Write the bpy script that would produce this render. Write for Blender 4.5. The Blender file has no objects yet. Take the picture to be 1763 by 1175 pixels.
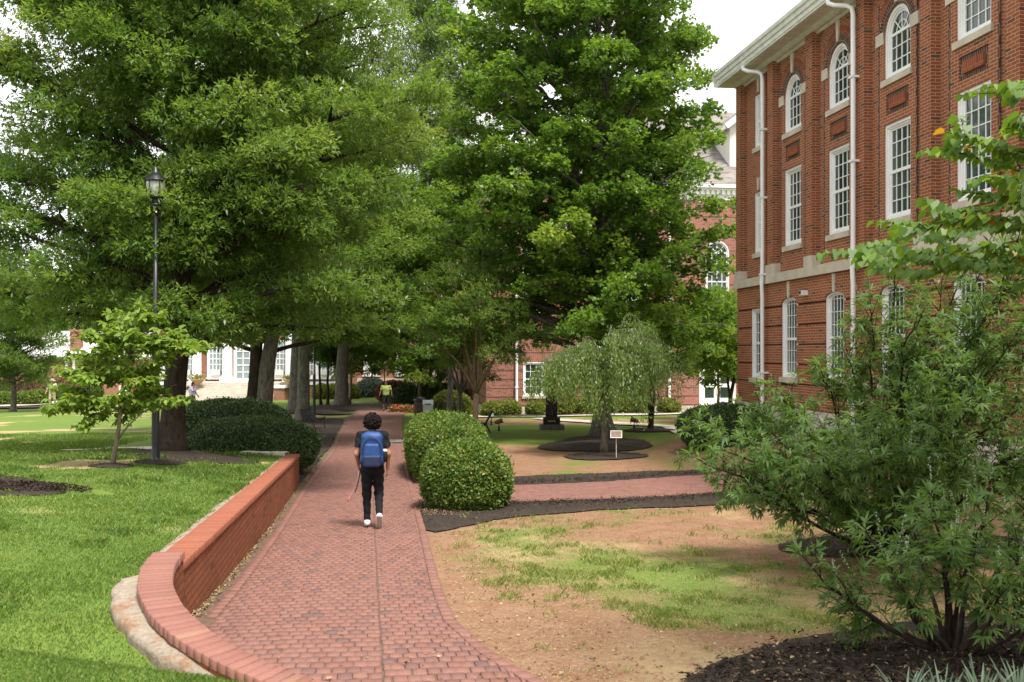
import bpy, bmesh, math, random
import numpy as np
from mathutils import Vector, Matrix
from mathutils.geometry import tessellate_polygon, delaunay_2d_cdt

scene = bpy.context.scene
COL = scene.collection
R = math.radians
rng = np.random.default_rng(11)
random.seed(5)

# ------------------------------------------------------------------ camera, world, sun, exposure
FPX, CU, HV = 1714.0, 881.5, 605.0          # focal length in photo pixels, image centre, horizon row
cd = bpy.data.cameras.new('camera')
cam = bpy.data.objects.new('camera', cd)
COL.objects.link(cam)
scene.camera = cam
cam.location = (0, 0, 0)
cam.rotation_euler = (R(90), 0, 0)
cd.sensor_width = 36.0
cd.lens = 36.0 * FPX / 1763.0
cd.shift_y = 17.5 / 1763.0
cd.clip_start, cd.clip_end = 0.1, 3000
cd.dof.use_dof = True
cd.dof.focus_distance = 15.5
cd.dof.aperture_fstop = 4.5

SUN_DIR = Vector((0.26, -0.40, 0.88)).normalized()
sd = bpy.data.lights.new('sun', 'SUN')
sd.energy, sd.angle, sd.color = 4.4, R(14), (1.0, 0.95, 0.87)
sun = bpy.data.objects.new('sun', sd)
COL.objects.link(sun)
sun.rotation_euler = SUN_DIR.to_track_quat('Z', 'Y').to_euler()
sun.location = (0, 0, 60)

world = bpy.data.worlds.new('World')
scene.world = world
world.use_nodes = True
wn, wl = world.node_tree.nodes, world.node_tree.links
wn.clear()
wo = wn.new('ShaderNodeOutputWorld')
bg = wn.new('ShaderNodeBackground')
sky = wn.new('ShaderNodeTexSky')
sky.sky_type = 'NISHITA'
sky.sun_disc = False
sky.sun_elevation = math.asin(SUN_DIR.z)
sky.sun_rotation = math.atan2(SUN_DIR.x, SUN_DIR.y)
bg.inputs['Strength'].default_value = 0.13
tcw = wn.new('ShaderNodeTexCoord')
mpw = wn.new('ShaderNodeMapping')
mpw.inputs['Scale'].default_value = (1.0, 1.0, 2.2)
mpw.inputs['Location'].default_value = (0.35, 0.1, 0.0)
nzw = wn.new('ShaderNodeTexNoise')
nzw.inputs['Scale'].default_value = 2.3
nzw.inputs['Detail'].default_value = 7
nzw.inputs['Roughness'].default_value = 0.58
rpw = wn.new('ShaderNodeValToRGB')
rpw.color_ramp.elements[0].position, rpw.color_ramp.elements[0].color = 0.30, (0.25, 0.25, 0.25, 1)
rpw.color_ramp.elements[1].position, rpw.color_ramp.elements[1].color = 0.44, (1, 1, 1, 1)
mxw = wn.new('ShaderNodeMix')
mxw.data_type = 'RGBA'
mxw.inputs['B'].default_value = (9.0, 9.1, 9.2, 1)       # bright cloud, in the sky's own units
wl.new(tcw.outputs['Generated'], mpw.inputs['Vector'])
wl.new(mpw.outputs[0], nzw.inputs['Vector'])
wl.new(nzw.outputs['Fac'], rpw.inputs['Fac'])
wl.new(rpw.outputs['Color'], mxw.inputs['Factor'])
wl.new(sky.outputs[0], mxw.inputs['A'])
wl.new(mxw.outputs['Result'], bg.inputs['Color'])
wl.new(bg.outputs[0], wo.inputs['Surface'])

scene.view_settings.view_transform = 'Standard'
scene.view_settings.look = 'None'
scene.view_settings.exposure = 0.54
scene.view_settings.gamma = 1.0
scene.cycles.max_bounces = 9
scene.cycles.diffuse_bounces = 7
scene.cycles.transmission_bounces = 5
scene.cycles.use_denoising = True
scene.cycles.sample_clamp_indirect = 6.0


# ------------------------------------------------------------------ helpers
def sstep(x, a=0.0, b=1.0):
    t = np.clip((np.asarray(x, float) - a) / (b - a), 0, 1)
    return t * t * (3 - 2 * t)


def vnoise(x, y, seed=0):
    """smooth value noise in numpy, 0..1"""
    x, y = np.broadcast_arrays(np.asarray(x, float), np.asarray(y, float))
    xi, yi = np.floor(x).astype(np.int64), np.floor(y).astype(np.int64)
    fx, fy = x - xi, y - yi
    fx, fy = fx * fx * (3 - 2 * fx), fy * fy * (3 - 2 * fy)

    def h(a, b):
        n = (a * 374761393 + b * 668265263 + seed * 1442695041) & 0xffffffff
        n = ((n ^ (n >> 13)) * 1274126177) & 0xffffffff
        return ((n ^ (n >> 16)) & 0xffff) / 65535.0
    return (h(xi, yi) * (1 - fx) + h(xi + 1, yi) * fx) * (1 - fy) + (h(xi, yi + 1) * (1 - fx) + h(xi + 1, yi + 1) * fx) * fy


def fbm(x, y, seed=0, o=4):
    s, a, t = 0, 1.0, 0
    for k in range(o):
        s = s + a * vnoise(np.asarray(x) * 2 ** k, np.asarray(y) * 2 ** k, seed + k)
        t += a
        a *= 0.55
    return s / t


def tag(o, label, cat, group=None, kind=None):
    o['label'] = label
    if kind != 'structure' or cat:
        o['category'] = cat
    if group:
        o['group'] = group
    if kind:
        o['kind'] = kind
    return o


def empty(name, label, cat, loc=(0, 0, 0), rz=0.0, group=None):
    o = bpy.data.objects.new(name, None)
    COL.objects.link(o)
    o.empty_display_size = 0.3
    o.location = loc
    o.rotation_euler = (0, 0, rz)
    return tag(o, label, cat, group)


def copy_tree(o, parent=None):
    c = o.copy()
    COL.objects.link(c)
    if parent:
        c.parent = parent
    for ch in list(o.children):
        copy_tree(ch, c)
    return c


def link_mesh(me, name, mat, parent=None, smooth=False):
    o = bpy.data.objects.new(name, me)
    COL.objects.link(o)
    if mat:
        me.materials.append(mat)
    if parent:
        o.parent = parent
    if smooth:
        me.polygons.foreach_set('use_smooth', np.ones(len(me.polygons), bool))
    return o


def np_mesh(name, V, F, mat, parent=None, tint=None, smooth=False, uv=None, col=None):
    """V (n,3), F (m,k) -> one mesh; tint is a per-vertex float attribute"""
    V = np.ascontiguousarray(V, np.float32)
    F = np.ascontiguousarray(F, np.int32)
    m, k = F.shape
    me = bpy.data.meshes.new(name)
    me.vertices.add(len(V))
    me.vertices.foreach_set('co', V.ravel())
    me.loops.add(m * k)
    me.loops.foreach_set('vertex_index', F.ravel())
    me.polygons.add(m)
    me.polygons.foreach_set('loop_start', np.arange(0, m * k, k, dtype=np.int32))
    me.polygons.foreach_set('loop_total', np.full(m, k, np.int32))
    if uv is not None:
        l = me.uv_layers.new(name='UVMap')
        l.data.foreach_set('uv', np.ascontiguousarray(uv[F.ravel()], np.float32).ravel())
    me.update(calc_edges=True)
    if tint is not None:
        a = me.attributes.new('tint', 'FLOAT', 'POINT')
        a.data.foreach_set('value', np.ascontiguousarray(tint, np.float32))
    if col is not None:
        a = me.attributes.new('zone', 'FLOAT_COLOR', 'POINT')
        a.data.foreach_set('color', np.ascontiguousarray(col, np.float32).ravel())
    me.validate()
    return link_mesh(me, name, mat, parent, smooth)


class MB:
    """collects faces of ONE mesh"""

    def __init__(s):
        s.v, s.f, s.uv = [], [], []

    def face(s, pts, uv=None):
        n = len(s.v)
        s.v += [tuple(p) for p in pts]
        s.f.append(tuple(range(n, n + len(pts))))
        s.uv.append(uv)

    def box(s, a, b, M=None):
        (x0, y0, z0), (x1, y1, z1) = a, b
        c = [Vector(p) for p in ((x0, y0, z0), (x1, y0, z0), (x1, y1, z0), (x0, y1, z0), (x0, y0, z1), (x1, y0, z1), (x1, y1, z1), (x0, y1, z1))]
        if M:
            c = [M @ p for p in c]
        for q in ((0, 3, 2, 1), (4, 5, 6, 7), (0, 1, 5, 4), (1, 2, 6, 5), (2, 3, 7, 6), (3, 0, 4, 7)):
            s.face([c[i] for i in q])

    def bar(s, p, q, w, h=None, up=(0, 0, 1)):
        """rectangular bar from p to q"""
        p, q = Vector(p), Vector(q)
        h = h or w
        d = (q - p)
        L = d.length
        d.normalize()
        u = Vector(up)
        if abs(d.dot(u)) > 0.98:
            u = Vector((1, 0, 0))
        sx = d.cross(u).normalized()
        uz = sx.cross(d)
        M = Matrix((sx, d, uz)).transposed().to_4x4()
        M.translation = p
        s.box((-w / 2, 0, -h / 2), (w / 2, L, h / 2), M)

    def tube(s, pts, rad, n=8, cap=True):
        pts = [Vector(p) for p in pts]
        if not hasattr(rad, '__len__'):
            rad = [rad] * len(pts)
        b = len(s.v)
        ref = None
        for i, p in enumerate(pts):
            d = (pts[min(i + 1, len(pts) - 1)] - pts[max(i - 1, 0)])
            if d.length < 1e-9:
                d = Vector((0, 0, 1))
            d.normalize()
            if ref is None:
                ref = Vector((1, 0, 0)) if abs(d.x) < 0.8 else Vector((0, 1, 0))
            ref = (ref - d * ref.dot(d)).normalized()
            o = d.cross(ref)
            for k in range(n):
                a = 2 * math.pi * k / n
                s.v.append(tuple(p + (ref * math.cos(a) + o * math.sin(a)) * rad[i]))
        for i in range(len(pts) - 1):
            for k in range(n):
                s.f.append((b + i * n + k, b + i * n + (k + 1) % n, b + (i + 1) * n + (k + 1) % n, b + (i + 1) * n + k))
                s.uv.append(None)
        if cap:
            s.f.append(tuple(b + k for k in reversed(range(n))))
            s.f.append(tuple(b + (len(pts) - 1) * n + k for k in range(n)))
            s.uv += [None, None]

    def lathe(s, prof, n=20, c=(0, 0, 0)):
        b = len(s.v)
        for r, z in prof:
            for k in range(n):
                a = 2 * math.pi * k / n
                s.v.append((c[0] + r * math.cos(a), c[1] + r * math.sin(a), c[2] + z))
        for i in range(len(prof) - 1):
            for k in range(n):
                s.f.append((b + i * n + k, b + i * n + (k + 1) % n, b + (i + 1) * n + (k + 1) % n, b + (i + 1) * n + k))
                s.uv.append(None)
        s.f.append(tuple(b + k for k in reversed(range(n))))
        s.f.append(tuple(b + (len(prof) - 1) * n + k for k in range(n)))
        s.uv += [None, None]

    def poly(s, loops, fn, flip=False):
        """2-D loops (outer + holes) tessellated, mapped to 3-D by fn(a, b)"""
        L = [[Vector((a, b, 0)) for a, b in lp] for lp in loops]
        flat = [p for lp in L for p in lp]
        for t in tessellate_polygon(L):
            a, b, c = (flat[i] for i in t)
            if (b - a).cross(c - a).z < 0:
                t = t[::-1]
            if flip:
                t = t[::-1]
            s.face([fn(flat[i].x, flat[i].y) for i in t])

    def ring(s, outer, inner, fn0, fn1):
        """frame between two loops with equal counts; fn0 maps the front, fn1 the back"""
        n = len(outer)
        for i in range(n):
            j = (i + 1) % n
            s.face([fn0(*outer[i]), fn0(*outer[j]), fn0(*inner[j]), fn0(*inner[i])])
            s.face([fn0(*outer[j]), fn0(*outer[i]), fn1(*outer[i]), fn1(*outer[j])])
            s.face([fn0(*inner[i]), fn0(*inner[j]), fn1(*inner[j]), fn1(*inner[i])])

    def build(s, name, mat, parent=None, smooth=False, loc=None):
        me = bpy.data.meshes.new(name)
        me.from_pydata(s.v, [], s.f)
        me.update()
        l = me.uv_layers.new(name='UVMap')
        co = np.array(s.v, np.float32)
        uv = np.zeros((len(me.loops), 2), np.float32)
        nrm = np.zeros(len(me.polygons) * 3, np.float32)
        me.polygons.foreach_get('normal', nrm)
        nrm = np.abs(nrm.reshape(-1, 3))
        ls = 0
        for i, f in enumerate(s.f):
            k = len(f)
            if s.uv[i] is not None:
                uv[ls:ls + k] = s.uv[i]
            else:
                p = co[list(f)]
                ax = int(np.argmax(nrm[i]))
                uv[ls:ls + k] = p[:, (1, 2)] if ax == 0 else (p[:, (0, 2)] if ax == 1 else p[:, (0, 1)])
            ls += k
        l.data.foreach_set('uv', uv.ravel())
        o = link_mesh(me, name, mat, parent, smooth)
        if loc:
            o.location = loc
        return o


# ------------------------------------------------------------------ materials
def new_mat(name):
    m = bpy.data.materials.new(name)
    m.use_nodes = True
    n, l = m.node_tree.nodes, m.node_tree.links
    return m, n, l, n['Principled BSDF']


def c4(c):
    return (c[0], c[1], c[2], 1)


def mixc(n, l, fac, a, b, blend='MIX'):
    m = n.new('ShaderNodeMix')
    m.data_type = 'RGBA'
    m.blend_type = blend
    for sock, v in (('Factor', fac), ('A', a), ('B', b)):
        if isinstance(v, (int, float)):
            m.inputs[sock].default_value = v
        elif isinstance(v, tuple):
            m.inputs[sock].default_value = c4(v)
        else:
            l.new(v, m.inputs[sock])
    return m.outputs['Result']


def noise(n, l, scale, detail=4, rough=0.55, vec=None, dist=0.0):
    t = n.new('ShaderNodeTexNoise')
    t.inputs['Scale'].default_value = scale
    t.inputs['Detail'].default_value = detail
    t.inputs['Roughness'].default_value = rough
    t.inputs['Distortion'].default_value = dist
    if vec is None:
        tc = n.get('TC') or n.new('ShaderNodeTexCoord')
        tc.name = 'TC'
        vec = tc.outputs['Object']
    l.new(vec, t.inputs['Vector'])
    return t.outputs['Fac']


def ramp(n, l, fac, a, b, ca=(0, 0, 0), cb=(1, 1, 1)):
    r = n.new('ShaderNodeValToRGB')
    r.color_ramp.elements[0].position, r.color_ramp.elements[0].color = a, c4(ca)
    r.color_ramp.elements[1].position, r.color_ramp.elements[1].color = b, c4(cb)
    l.new(fac, r.inputs['Fac'])
    return r.outputs['Color']


def bump(n, l, bsdf, h, strength=0.3, dist=0.01):
    b = n.new('ShaderNodeBump')
    b.inputs['Strength'].default_value = strength
    b.inputs['Distance'].default_value = dist
    l.new(h, b.inputs['Height'])
    l.new(b.outputs[0], bsdf.inputs['Normal'])


def plain(name, c, rough=0.6, var=0.15, scale=6.0, metal=0.0, spec=0.4, bumps=0.0):
    m, n, l, b = new_mat(name)
    d = tuple(x * (1 - var) for x in c)
    e = tuple(min(1, x * (1 + var)) for x in c)
    f = noise(n, l, scale)
    l.new(mixc(n, l, ramp(n, l, f, 0.3, 0.7), d, e), b.inputs['Base Color'])
    b.inputs['Roughness'].default_value = rough
    b.inputs['Metallic'].default_value = metal
    b.inputs['Specular IOR Level'].default_value = spec
    if bumps:
        bump(n, l, b, noise(n, l, scale * 6, 5), bumps)
    return m


def brick_mat(name, c1, c2, dark, mortar, bw=0.203, bh=0.0677, ms=0.011, darkness=0.25, rough=0.85):
    m, n, l, b = new_mat(name)
    uv = n.new('ShaderNodeUVMap')
    t = n.new('ShaderNodeTexBrick')
    t.offset = 0.5
    t.inputs['Scale'].default_value = 1.0
    t.inputs['Brick Width'].default_value = bw
    t.inputs['Row Height'].default_value = bh
    t.inputs['Mortar Size'].default_value = ms * 0.5
    t.inputs['Mortar Smooth'].default_value = 0.15
    t.inputs['Bias'].default_value = 0.0
    t.inputs['Color1'].default_value = c4(c1)
    t.inputs['Color2'].default_value = c4(c2)
    t.inputs['Mortar'].default_value = c4(mortar)
    l.new(uv.outputs[0], t.inputs['Vector'])
    # a second lookup picks out single dark burnt bricks
    t2 = n.new('ShaderNodeTexBrick')
    t2.offset = 0.5
    for k in ('Scale', 'Brick Width', 'Row Height', 'Mortar Size', 'Mortar Smooth'):
        t2.inputs[k].default_value = t.inputs[k].default_value
    t2.inputs['Color1'].default_value = (0, 0, 0, 1)
    t2.inputs['Color2'].default_value = (1, 1, 1, 1)
    t2.inputs['Mortar'].default_value = (0, 0, 0, 1)
    t2.inputs['Bias'].default_value = 0.0
    mp = n.new('ShaderNodeMapping')
    mp.inputs['Location'].default_value = (bw * 38, bh * 24, 0)
    l.new(uv.outputs[0], mp.inputs['Vector'])
    l.new(mp.outputs[0], t2.inputs['Vector'])
    dk = ramp(n, l, t2.outputs['Color'], 1 - darkness, 1 - darkness + 0.04)
    col = mixc(n, l, dk, t.outputs['Color'], dark)
    fade = noise(n, l, 0.9, 5)
    col = mixc(n, l, ramp(n, l, fade, 0.3, 0.75), col, mixc(n, l, 1.0, col, (0.70, 0.71, 0.74), 'MULTIPLY'))
    fine = noise(n, l, 60, 3)
    col = mixc(n, l, ramp(n, l, fine, 0.25, 0.8), mixc(n, l, 1.0, col, (0.82, 0.82, 0.82), 'MULTIPLY'), col)
    # mortar stays mortar
    col = mixc(n, l, t.outputs['Fac'], col, mortar)
    l.new(col, b.inputs['Base Color'])
    b.inputs['Roughness'].default_value = rough
    b.inputs['Specular IOR Level'].default_value = 0.25
    inv = n.new('ShaderNodeMath')
    inv.operation = 'SUBTRACT'
    inv.inputs[0].default_value = 1
    l.new(t.outputs['Fac'], inv.inputs[1])
    bump(n, l, b, inv.outputs[0], 0.6, 0.006)
    return m


def tint_mat(name, stops, rough=0.8, spec=0.3, nscale=30.0, nvar=0.2, bumps=0.25, bdist=0.004):
    """opaque material whose colour runs along the mesh's own 'tint' attribute"""
    m, n, l, b = new_mat(name)
    a = n.new('ShaderNodeAttribute')
    a.attribute_name = 'tint'
    r = n.new('ShaderNodeValToRGB')
    r.color_ramp.elements[0].position, r.color_ramp.elements[0].color = stops[0][0], c4(stops[0][1])
    r.color_ramp.elements[1].position, r.color_ramp.elements[1].color = stops[-1][0], c4(stops[-1][1])
    for p, c in stops[1:-1]:
        e = r.color_ramp.elements.new(p)
        e.color = c4(c)
    l.new(a.outputs['Fac'], r.inputs['Fac'])
    f = noise(n, l, nscale, 5)
    col = mixc(n, l, ramp(n, l, f, 0.3, 0.75), mixc(n, l, 1.0, r.outputs['Color'], (1 - nvar,) * 3, 'MULTIPLY'), r.outputs['Color'])
    l.new(col, b.inputs['Base Color'])
    b.inputs['Roughness'].default_value = rough
    b.inputs['Specular IOR Level'].default_value = spec
    if bumps:
        bump(n, l, b, f, bumps, bdist)
    return m


def leaf_mat(name, stops, transl=0.35, rough=0.45, spec=0.35):
    m, n, l, b = new_mat(name)
    a = n.new('ShaderNodeAttribute')
    a.attribute_name = 'tint'
    r = n.new('ShaderNodeValToRGB')
    r.color_ramp.elements[0].position, r.color_ramp.elements[0].color = stops[0][0], c4(stops[0][1])
    r.color_ramp.elements[1].position, r.color_ramp.elements[1].color = stops[-1][0], c4(stops[-1][1])
    for p, c in stops[1:-1]:
        e = r.color_ramp.elements.new(p)
        e.color = c4(c)
    l.new(a.outputs['Fac'], r.inputs['Fac'])
    l.new(r.outputs['Color'], b.inputs['Base Color'])
    b.inputs['Roughness'].default_value = rough
    b.inputs['Specular IOR Level'].default_value = spec
    t = n.new('ShaderNodeBsdfTranslucent')
    tc = mixc(n, l, 1.0, r.outputs['Color'], (1.45, 1.35, 0.6), 'MULTIPLY')
    l.new(tc, t.inputs['Color'])
    mx = n.new('ShaderNodeMixShader')
    mx.inputs[0].default_value = transl
    l.new(b.outputs[0], mx.inputs[1])
    l.new(t.outputs[0], mx.inputs[2])
    l.new(mx.outputs[0], n['Material Output'].inputs['Surface'])
    return m


def bark_mat(name, c1, c2, sx=7.0, sz=1.6):
    m, n, l, b = new_mat(name)
    tc = n.new('ShaderNodeTexCoord')
    mp = n.new('ShaderNodeMapping')
    mp.inputs['Scale'].default_value = (sx, sx, sz)
    l.new(tc.outputs['Object'], mp.inputs['Vector'])
    f = noise(n, l, 2.2, 6, 0.65, mp.outputs[0], 0.6)
    g = noise(n, l, 1.1, 3)
    col = mixc(n, l, ramp(n, l, f, 0.35, 0.68), c1, c2)
    col = mixc(n, l, ramp(n, l, g, 0.45, 0.75), col, mixc(n, l, 1.0, col, (0.85, 1.0, 0.80), 'MULTIPLY'))
    l.new(col, b.inputs['Base Color'])
    b.inputs['Roughness'].default_value = 0.9
    b.inputs['Specular IOR Level'].default_value = 0.2
    bump(n, l, b, f, 0.8, 0.03)
    return m


M = {}
M['brick_hall'] = brick_mat('orange red facade brick', (0.395, 0.126, 0.060), (0.315, 0.094, 0.044), (0.135, 0.068, 0.052), (0.48, 0.36, 0.23), darkness=0.07)
M['brick_dark'] = brick_mat('dark burnt brick', (0.14, 0.055, 0.04), (0.085, 0.045, 0.04), (0.06, 0.035, 0.035), (0.36, 0.28, 0.19), bw=0.0677, bh=0.2)
M['brick_pier'] = brick_mat('quoin brick with dark stretchers', (0.37, 0.114, 0.055), (0.285, 0.084, 0.041), (0.13, 0.062, 0.048), (0.46, 0.34, 0.20), bw=0.22, darkness=0.14)
M['brick_soldier'] = brick_mat('soldier course brick', (0.34, 0.092, 0.040), (0.28, 0.07, 0.032), (0.2, 0.055, 0.03), (0.36, 0.19, 0.11), bw=0.0677, bh=0.203, ms=0.008, darkness=0.1)
M['brick_pink'] = brick_mat('pinkish red brick', (0.40, 0.125, 0.082), (0.32, 0.095, 0.065), (0.13, 0.06, 0.055), (0.50, 0.40, 0.33), darkness=0.16)
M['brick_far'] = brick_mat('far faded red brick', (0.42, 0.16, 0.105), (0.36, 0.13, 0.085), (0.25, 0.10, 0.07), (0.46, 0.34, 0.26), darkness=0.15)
M['brick_garden'] = brick_mat('garden wall brick', (0.375, 0.112, 0.046), (0.31, 0.088, 0.037), (0.21, 0.058, 0.030), (0.085, 0.052, 0.035), bw=0.21, bh=0.072, ms=0.015, darkness=0.06)
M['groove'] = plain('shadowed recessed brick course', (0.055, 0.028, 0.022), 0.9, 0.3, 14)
M['stone'] = plain('limestone', (0.52, 0.46, 0.37), 0.85, 0.14, 3.0, bumps=0.15)
M['concrete'] = plain('pale concrete', (0.50, 0.45, 0.38), 0.9, 0.18, 2.5, bumps=0.3)
M['footing'] = None
M['white'] = plain('white paint', (0.80, 0.80, 0.79), 0.45, 0.04, 2.0)
M['cream'] = plain('cream painted wood', (0.66, 0.63, 0.56), 0.55, 0.06, 2.0)
M['soffit'] = plain('weathered painted eave', (0.66, 0.67, 0.60), 0.6, 0.14, 4.0)
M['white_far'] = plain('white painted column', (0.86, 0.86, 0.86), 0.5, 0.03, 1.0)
M['black_metal'] = plain('black painted metal', (0.012, 0.012, 0.015), 0.38, 0.3, 9.0, spec=0.5)
M['bronze'] = plain('dark bronze', (0.08, 0.05, 0.035), 0.5, 0.25, 20.0, metal=0.4)
M['rust'] = plain('rusty lamp shell', (0.20, 0.085, 0.04), 0.75, 0.3, 20)
M['granite'] = plain('black polished granite', (0.012, 0.012, 0.013), 0.18, 0.4, 60, spec=0.5)
M['granite_rough'] = plain('rough grey granite', (0.12, 0.11, 0.105), 0.85, 0.3, 18, bumps=0.6)
M['gold'] = plain('gold lettering', (0.55, 0.33, 0.10), 0.4, 0.1, 10, metal=0.3)
M['shingle'] = brick_mat('grey tan roof shingle', (0.31, 0.275, 0.245), (0.235, 0.21, 0.19), (0.18, 0.16, 0.145), (0.22, 0.2, 0.18), bw=0.33, bh=0.15, ms=0.012, darkness=0.3)
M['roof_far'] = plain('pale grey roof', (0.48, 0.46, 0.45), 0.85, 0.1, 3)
M['mulch'] = None


def glass_mat(name, base, rough=0.04):
    m, n, l, b = new_mat(name)
    f = noise(n, l, 1.3, 3)
    oi = n.new('ShaderNodeObjectInfo')
    pane = mixc(n, l, oi.outputs['Random'], base, tuple(x * 4.5 for x in base))
    l.new(mixc(n, l, ramp(n, l, f, 0.35, 0.65), pane, tuple(x * 2.2 for x in base)), b.inputs['Base Color'])
    b.inputs['Roughness'].default_value = rough
    b.inputs['Specular IOR Level'].default_value = 0.62
    return m


M['glass'] = glass_mat('dark window glass', (0.012, 0.018, 0.016))
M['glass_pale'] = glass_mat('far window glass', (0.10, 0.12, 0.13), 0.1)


def ground_mat():
    m, n, l, b = new_mat('lawn and bare clay')
    a = n.new('ShaderNodeAttribute')
    a.attribute_name = 'zone'
    sp = n.new('ShaderNodeSeparateColor')
    l.new(a.outputs['Color'], sp.inputs[0])
    fine = noise(n, l, 34, 7, 0.78)
    mid = noise(n, l, 2.6, 6, 0.65)
    tuft = noise(n, l, 8.5, 6, 0.72)
    big = noise(n, l, 0.35, 4)
    clay = mixc(n, l, ramp(n, l, mid, 0.3, 0.7), (0.315, 0.170, 0.100), (0.42, 0.265, 0.170))
    clay = mixc(n, l, ramp(n, l, fine, 0.35, 0.75), mixc(n, l, 1.0, clay, (0.60, 0.56, 0.54), 'MULTIPLY'), clay)
    clay = mixc(n, l, ramp(n, l, tuft, 0.35, 0.7), mixc(n, l, 1.0, clay, (0.82, 0.80, 0.79), 'MULTIPLY'), clay)
    straw = mixc(n, l, ramp(n, l, fine, 0.3, 0.7), (0.30, 0.215, 0.105), (0.46, 0.35, 0.19))
    green = mixc(n, l, ramp(n, l, fine, 0.3, 0.72), (0.070, 0.130, 0.022), (0.155, 0.225, 0.048))
    green = mixc(n, l, ramp(n, l, big, 0.35, 0.7), green, mixc(n, l, 1.0, green, (1.25, 1.08, 1.0), 'MULTIPLY'))

    def breakup(ch, amt):
        ad = n.new('ShaderNodeMath')
        ad.operation = 'MULTIPLY_ADD'
        l.new(fine, ad.inputs[0])
        ad.inputs[1].default_value = amt
        l.new(ch, ad.inputs[2])
        sb = n.new('ShaderNodeMath')
        sb.operation = 'MULTIPLY_ADD'
        l.new(tuft, sb.inputs[0])
        sb.inputs[1].default_value = amt
        l.new(ad.outputs[0], sb.inputs[2])
        return ramp(n, l, sb.outputs[0], 0.5 + amt - 0.26, 0.5 + amt + 0.26)
    dirt = mixc(n, l, breakup(sp.outputs[1], 0.5), straw, clay)
    col = mixc(n, l, breakup(sp.outputs[0], 0.5), dirt, green)
    l.new(col, b.inputs['Base Color'])
    b.inputs['Roughness'].default_value = 0.95
    b.inputs['Specular IOR Level'].default_value = 0.1
    bump(n, l, b, fine, 0.5, 0.02)
    return m


def mulch_mat(name, c1=(0.022, 0.016, 0.012), c2=(0.070, 0.050, 0.038)):
    m, n, l, b = new_mat(name)
    f = noise(n, l, 38, 5, 0.75, dist=1.2)
    g = noise(n, l, 3, 4)
    col = mixc(n, l, ramp(n, l, f, 0.35, 0.72), c1, c2)
    col = mixc(n, l, ramp(n, l, g, 0.5, 0.8), col, mixc(n, l, 1.0, col, (1.5, 1.35, 1.2), 'MULTIPLY'))
    l.new(col, b.inputs['Base Color'])
    b.inputs['Roughness'].default_value = 0.95
    b.inputs['Specular IOR Level'].default_value = 0.15
    bump(n, l, b, f, 1.0, 0.03)
    return m


def footing_mat():
    m, n, l, b = new_mat('stained concrete footing')
    g = noise(n, l, 3.5, 6, 0.65)
    f = noise(n, l, 26, 6, 0.7)
    col = mixc(n, l, ramp(n, l, f, 0.3, 0.75), (0.19, 0.145, 0.105), (0.37, 0.315, 0.245))
    col = mixc(n, l, ramp(n, l, g, 0.48, 0.62), col, mixc(n, l, 1.0, col, (0.85, 0.55, 0.38), 'MULTIPLY'))
    l.new(col, b.inputs['Base Color'])
    b.inputs['Roughness'].default_value = 0.95
    bump(n, l, b, f, 0.8, 0.015)
    return m


M['ground'] = ground_mat()
M['mulch'] = mulch_mat('dark wood mulch', (0.030, 0.023, 0.019), (0.092, 0.072, 0.058))
M['footing'] = footing_mat()
M['paver'] = tint_mat('clay paver', [(0.0, (0.225, 0.104, 0.080)), (0.35, (0.272, 0.132, 0.102)), (0.7, (0.248, 0.122, 0.100)), (0.93, (0.21, 0.104, 0.088)), (0.99, (0.165, 0.095, 0.088)), (1.0, (0.17, 0.105, 0.098))], 0.7, 0.3, 45, 0.22)
M['coping'] = tint_mat('rowlock coping brick', [(0.0, (0.245, 0.108, 0.082)), (0.5, (0.290, 0.132, 0.102)), (0.9, (0.240, 0.105, 0.082)), (1.0, (0.34, 0.19, 0.13))], 0.8, 0.25, 40, 0.15)
M['coping_straight'] = tint_mat('orange coping brick', [(0.0, (0.280, 0.092, 0.052)), (0.6, (0.315, 0.110, 0.064)), (1.0, (0.255, 0.085, 0.052))], 0.8, 0.25, 40, 0.15)
M['joint'] = plain('sandy joint dirt', (0.125, 0.080, 0.055), 0.95, 0.4, 9.0)
M['bark_dark'] = bark_mat('dark furrowed bark', (0.018, 0.012, 0.009), (0.060, 0.043, 0.032))
M['bark_grey'] = bark_mat('grey lichened bark', (0.060, 0.050, 0.040), (0.20, 0.180, 0.150))
M['bark_brown'] = bark_mat('smooth brown bark', (0.09, 0.058, 0.036), (0.19, 0.135, 0.088), 12, 3)
M['bark_light'] = bark_mat('young pale bark', (0.16, 0.125, 0.085), (0.30, 0.25, 0.18), 14, 4)
M['leaf_oak'] = leaf_mat('oak leaf', [(0, (0.088, 0.166, 0.036)), (0.5, (0.148, 0.244, 0.056)), (0.85, (0.235, 0.325, 0.090)), (1, (0.29, 0.36, 0.125))], 0.5, 0.38, 0.5)
M['leaf_oak_far'] = leaf_mat('shade tree leaf', [(0, (0.080, 0.150, 0.038)), (0.6, (0.132, 0.218, 0.060)), (1, (0.21, 0.285, 0.08))], 0.5, 0.4, 0.5)
M['leaf_maple'] = leaf_mat('maple leaf', [(0, (0.084, 0.172, 0.028)), (0.5, (0.146, 0.255, 0.042)), (0.85, (0.24, 0.345, 0.064)), (1, (0.36, 0.40, 0.09))], 0.5, 0.4, 0.5)
M['leaf_pine'] = leaf_mat('feathery cypress spray', [(0, (0.085, 0.145, 0.040)), (0.6, (0.13, 0.20, 0.060)), (1, (0.17, 0.24, 0.08))])
M['leaf_dogwood'] = leaf_mat('bright dogwood leaf', [(0, (0.115, 0.200, 0.034)), (0.5, (0.190, 0.290, 0.050)), (1, (0.31, 0.40, 0.085))], 0.45)
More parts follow.
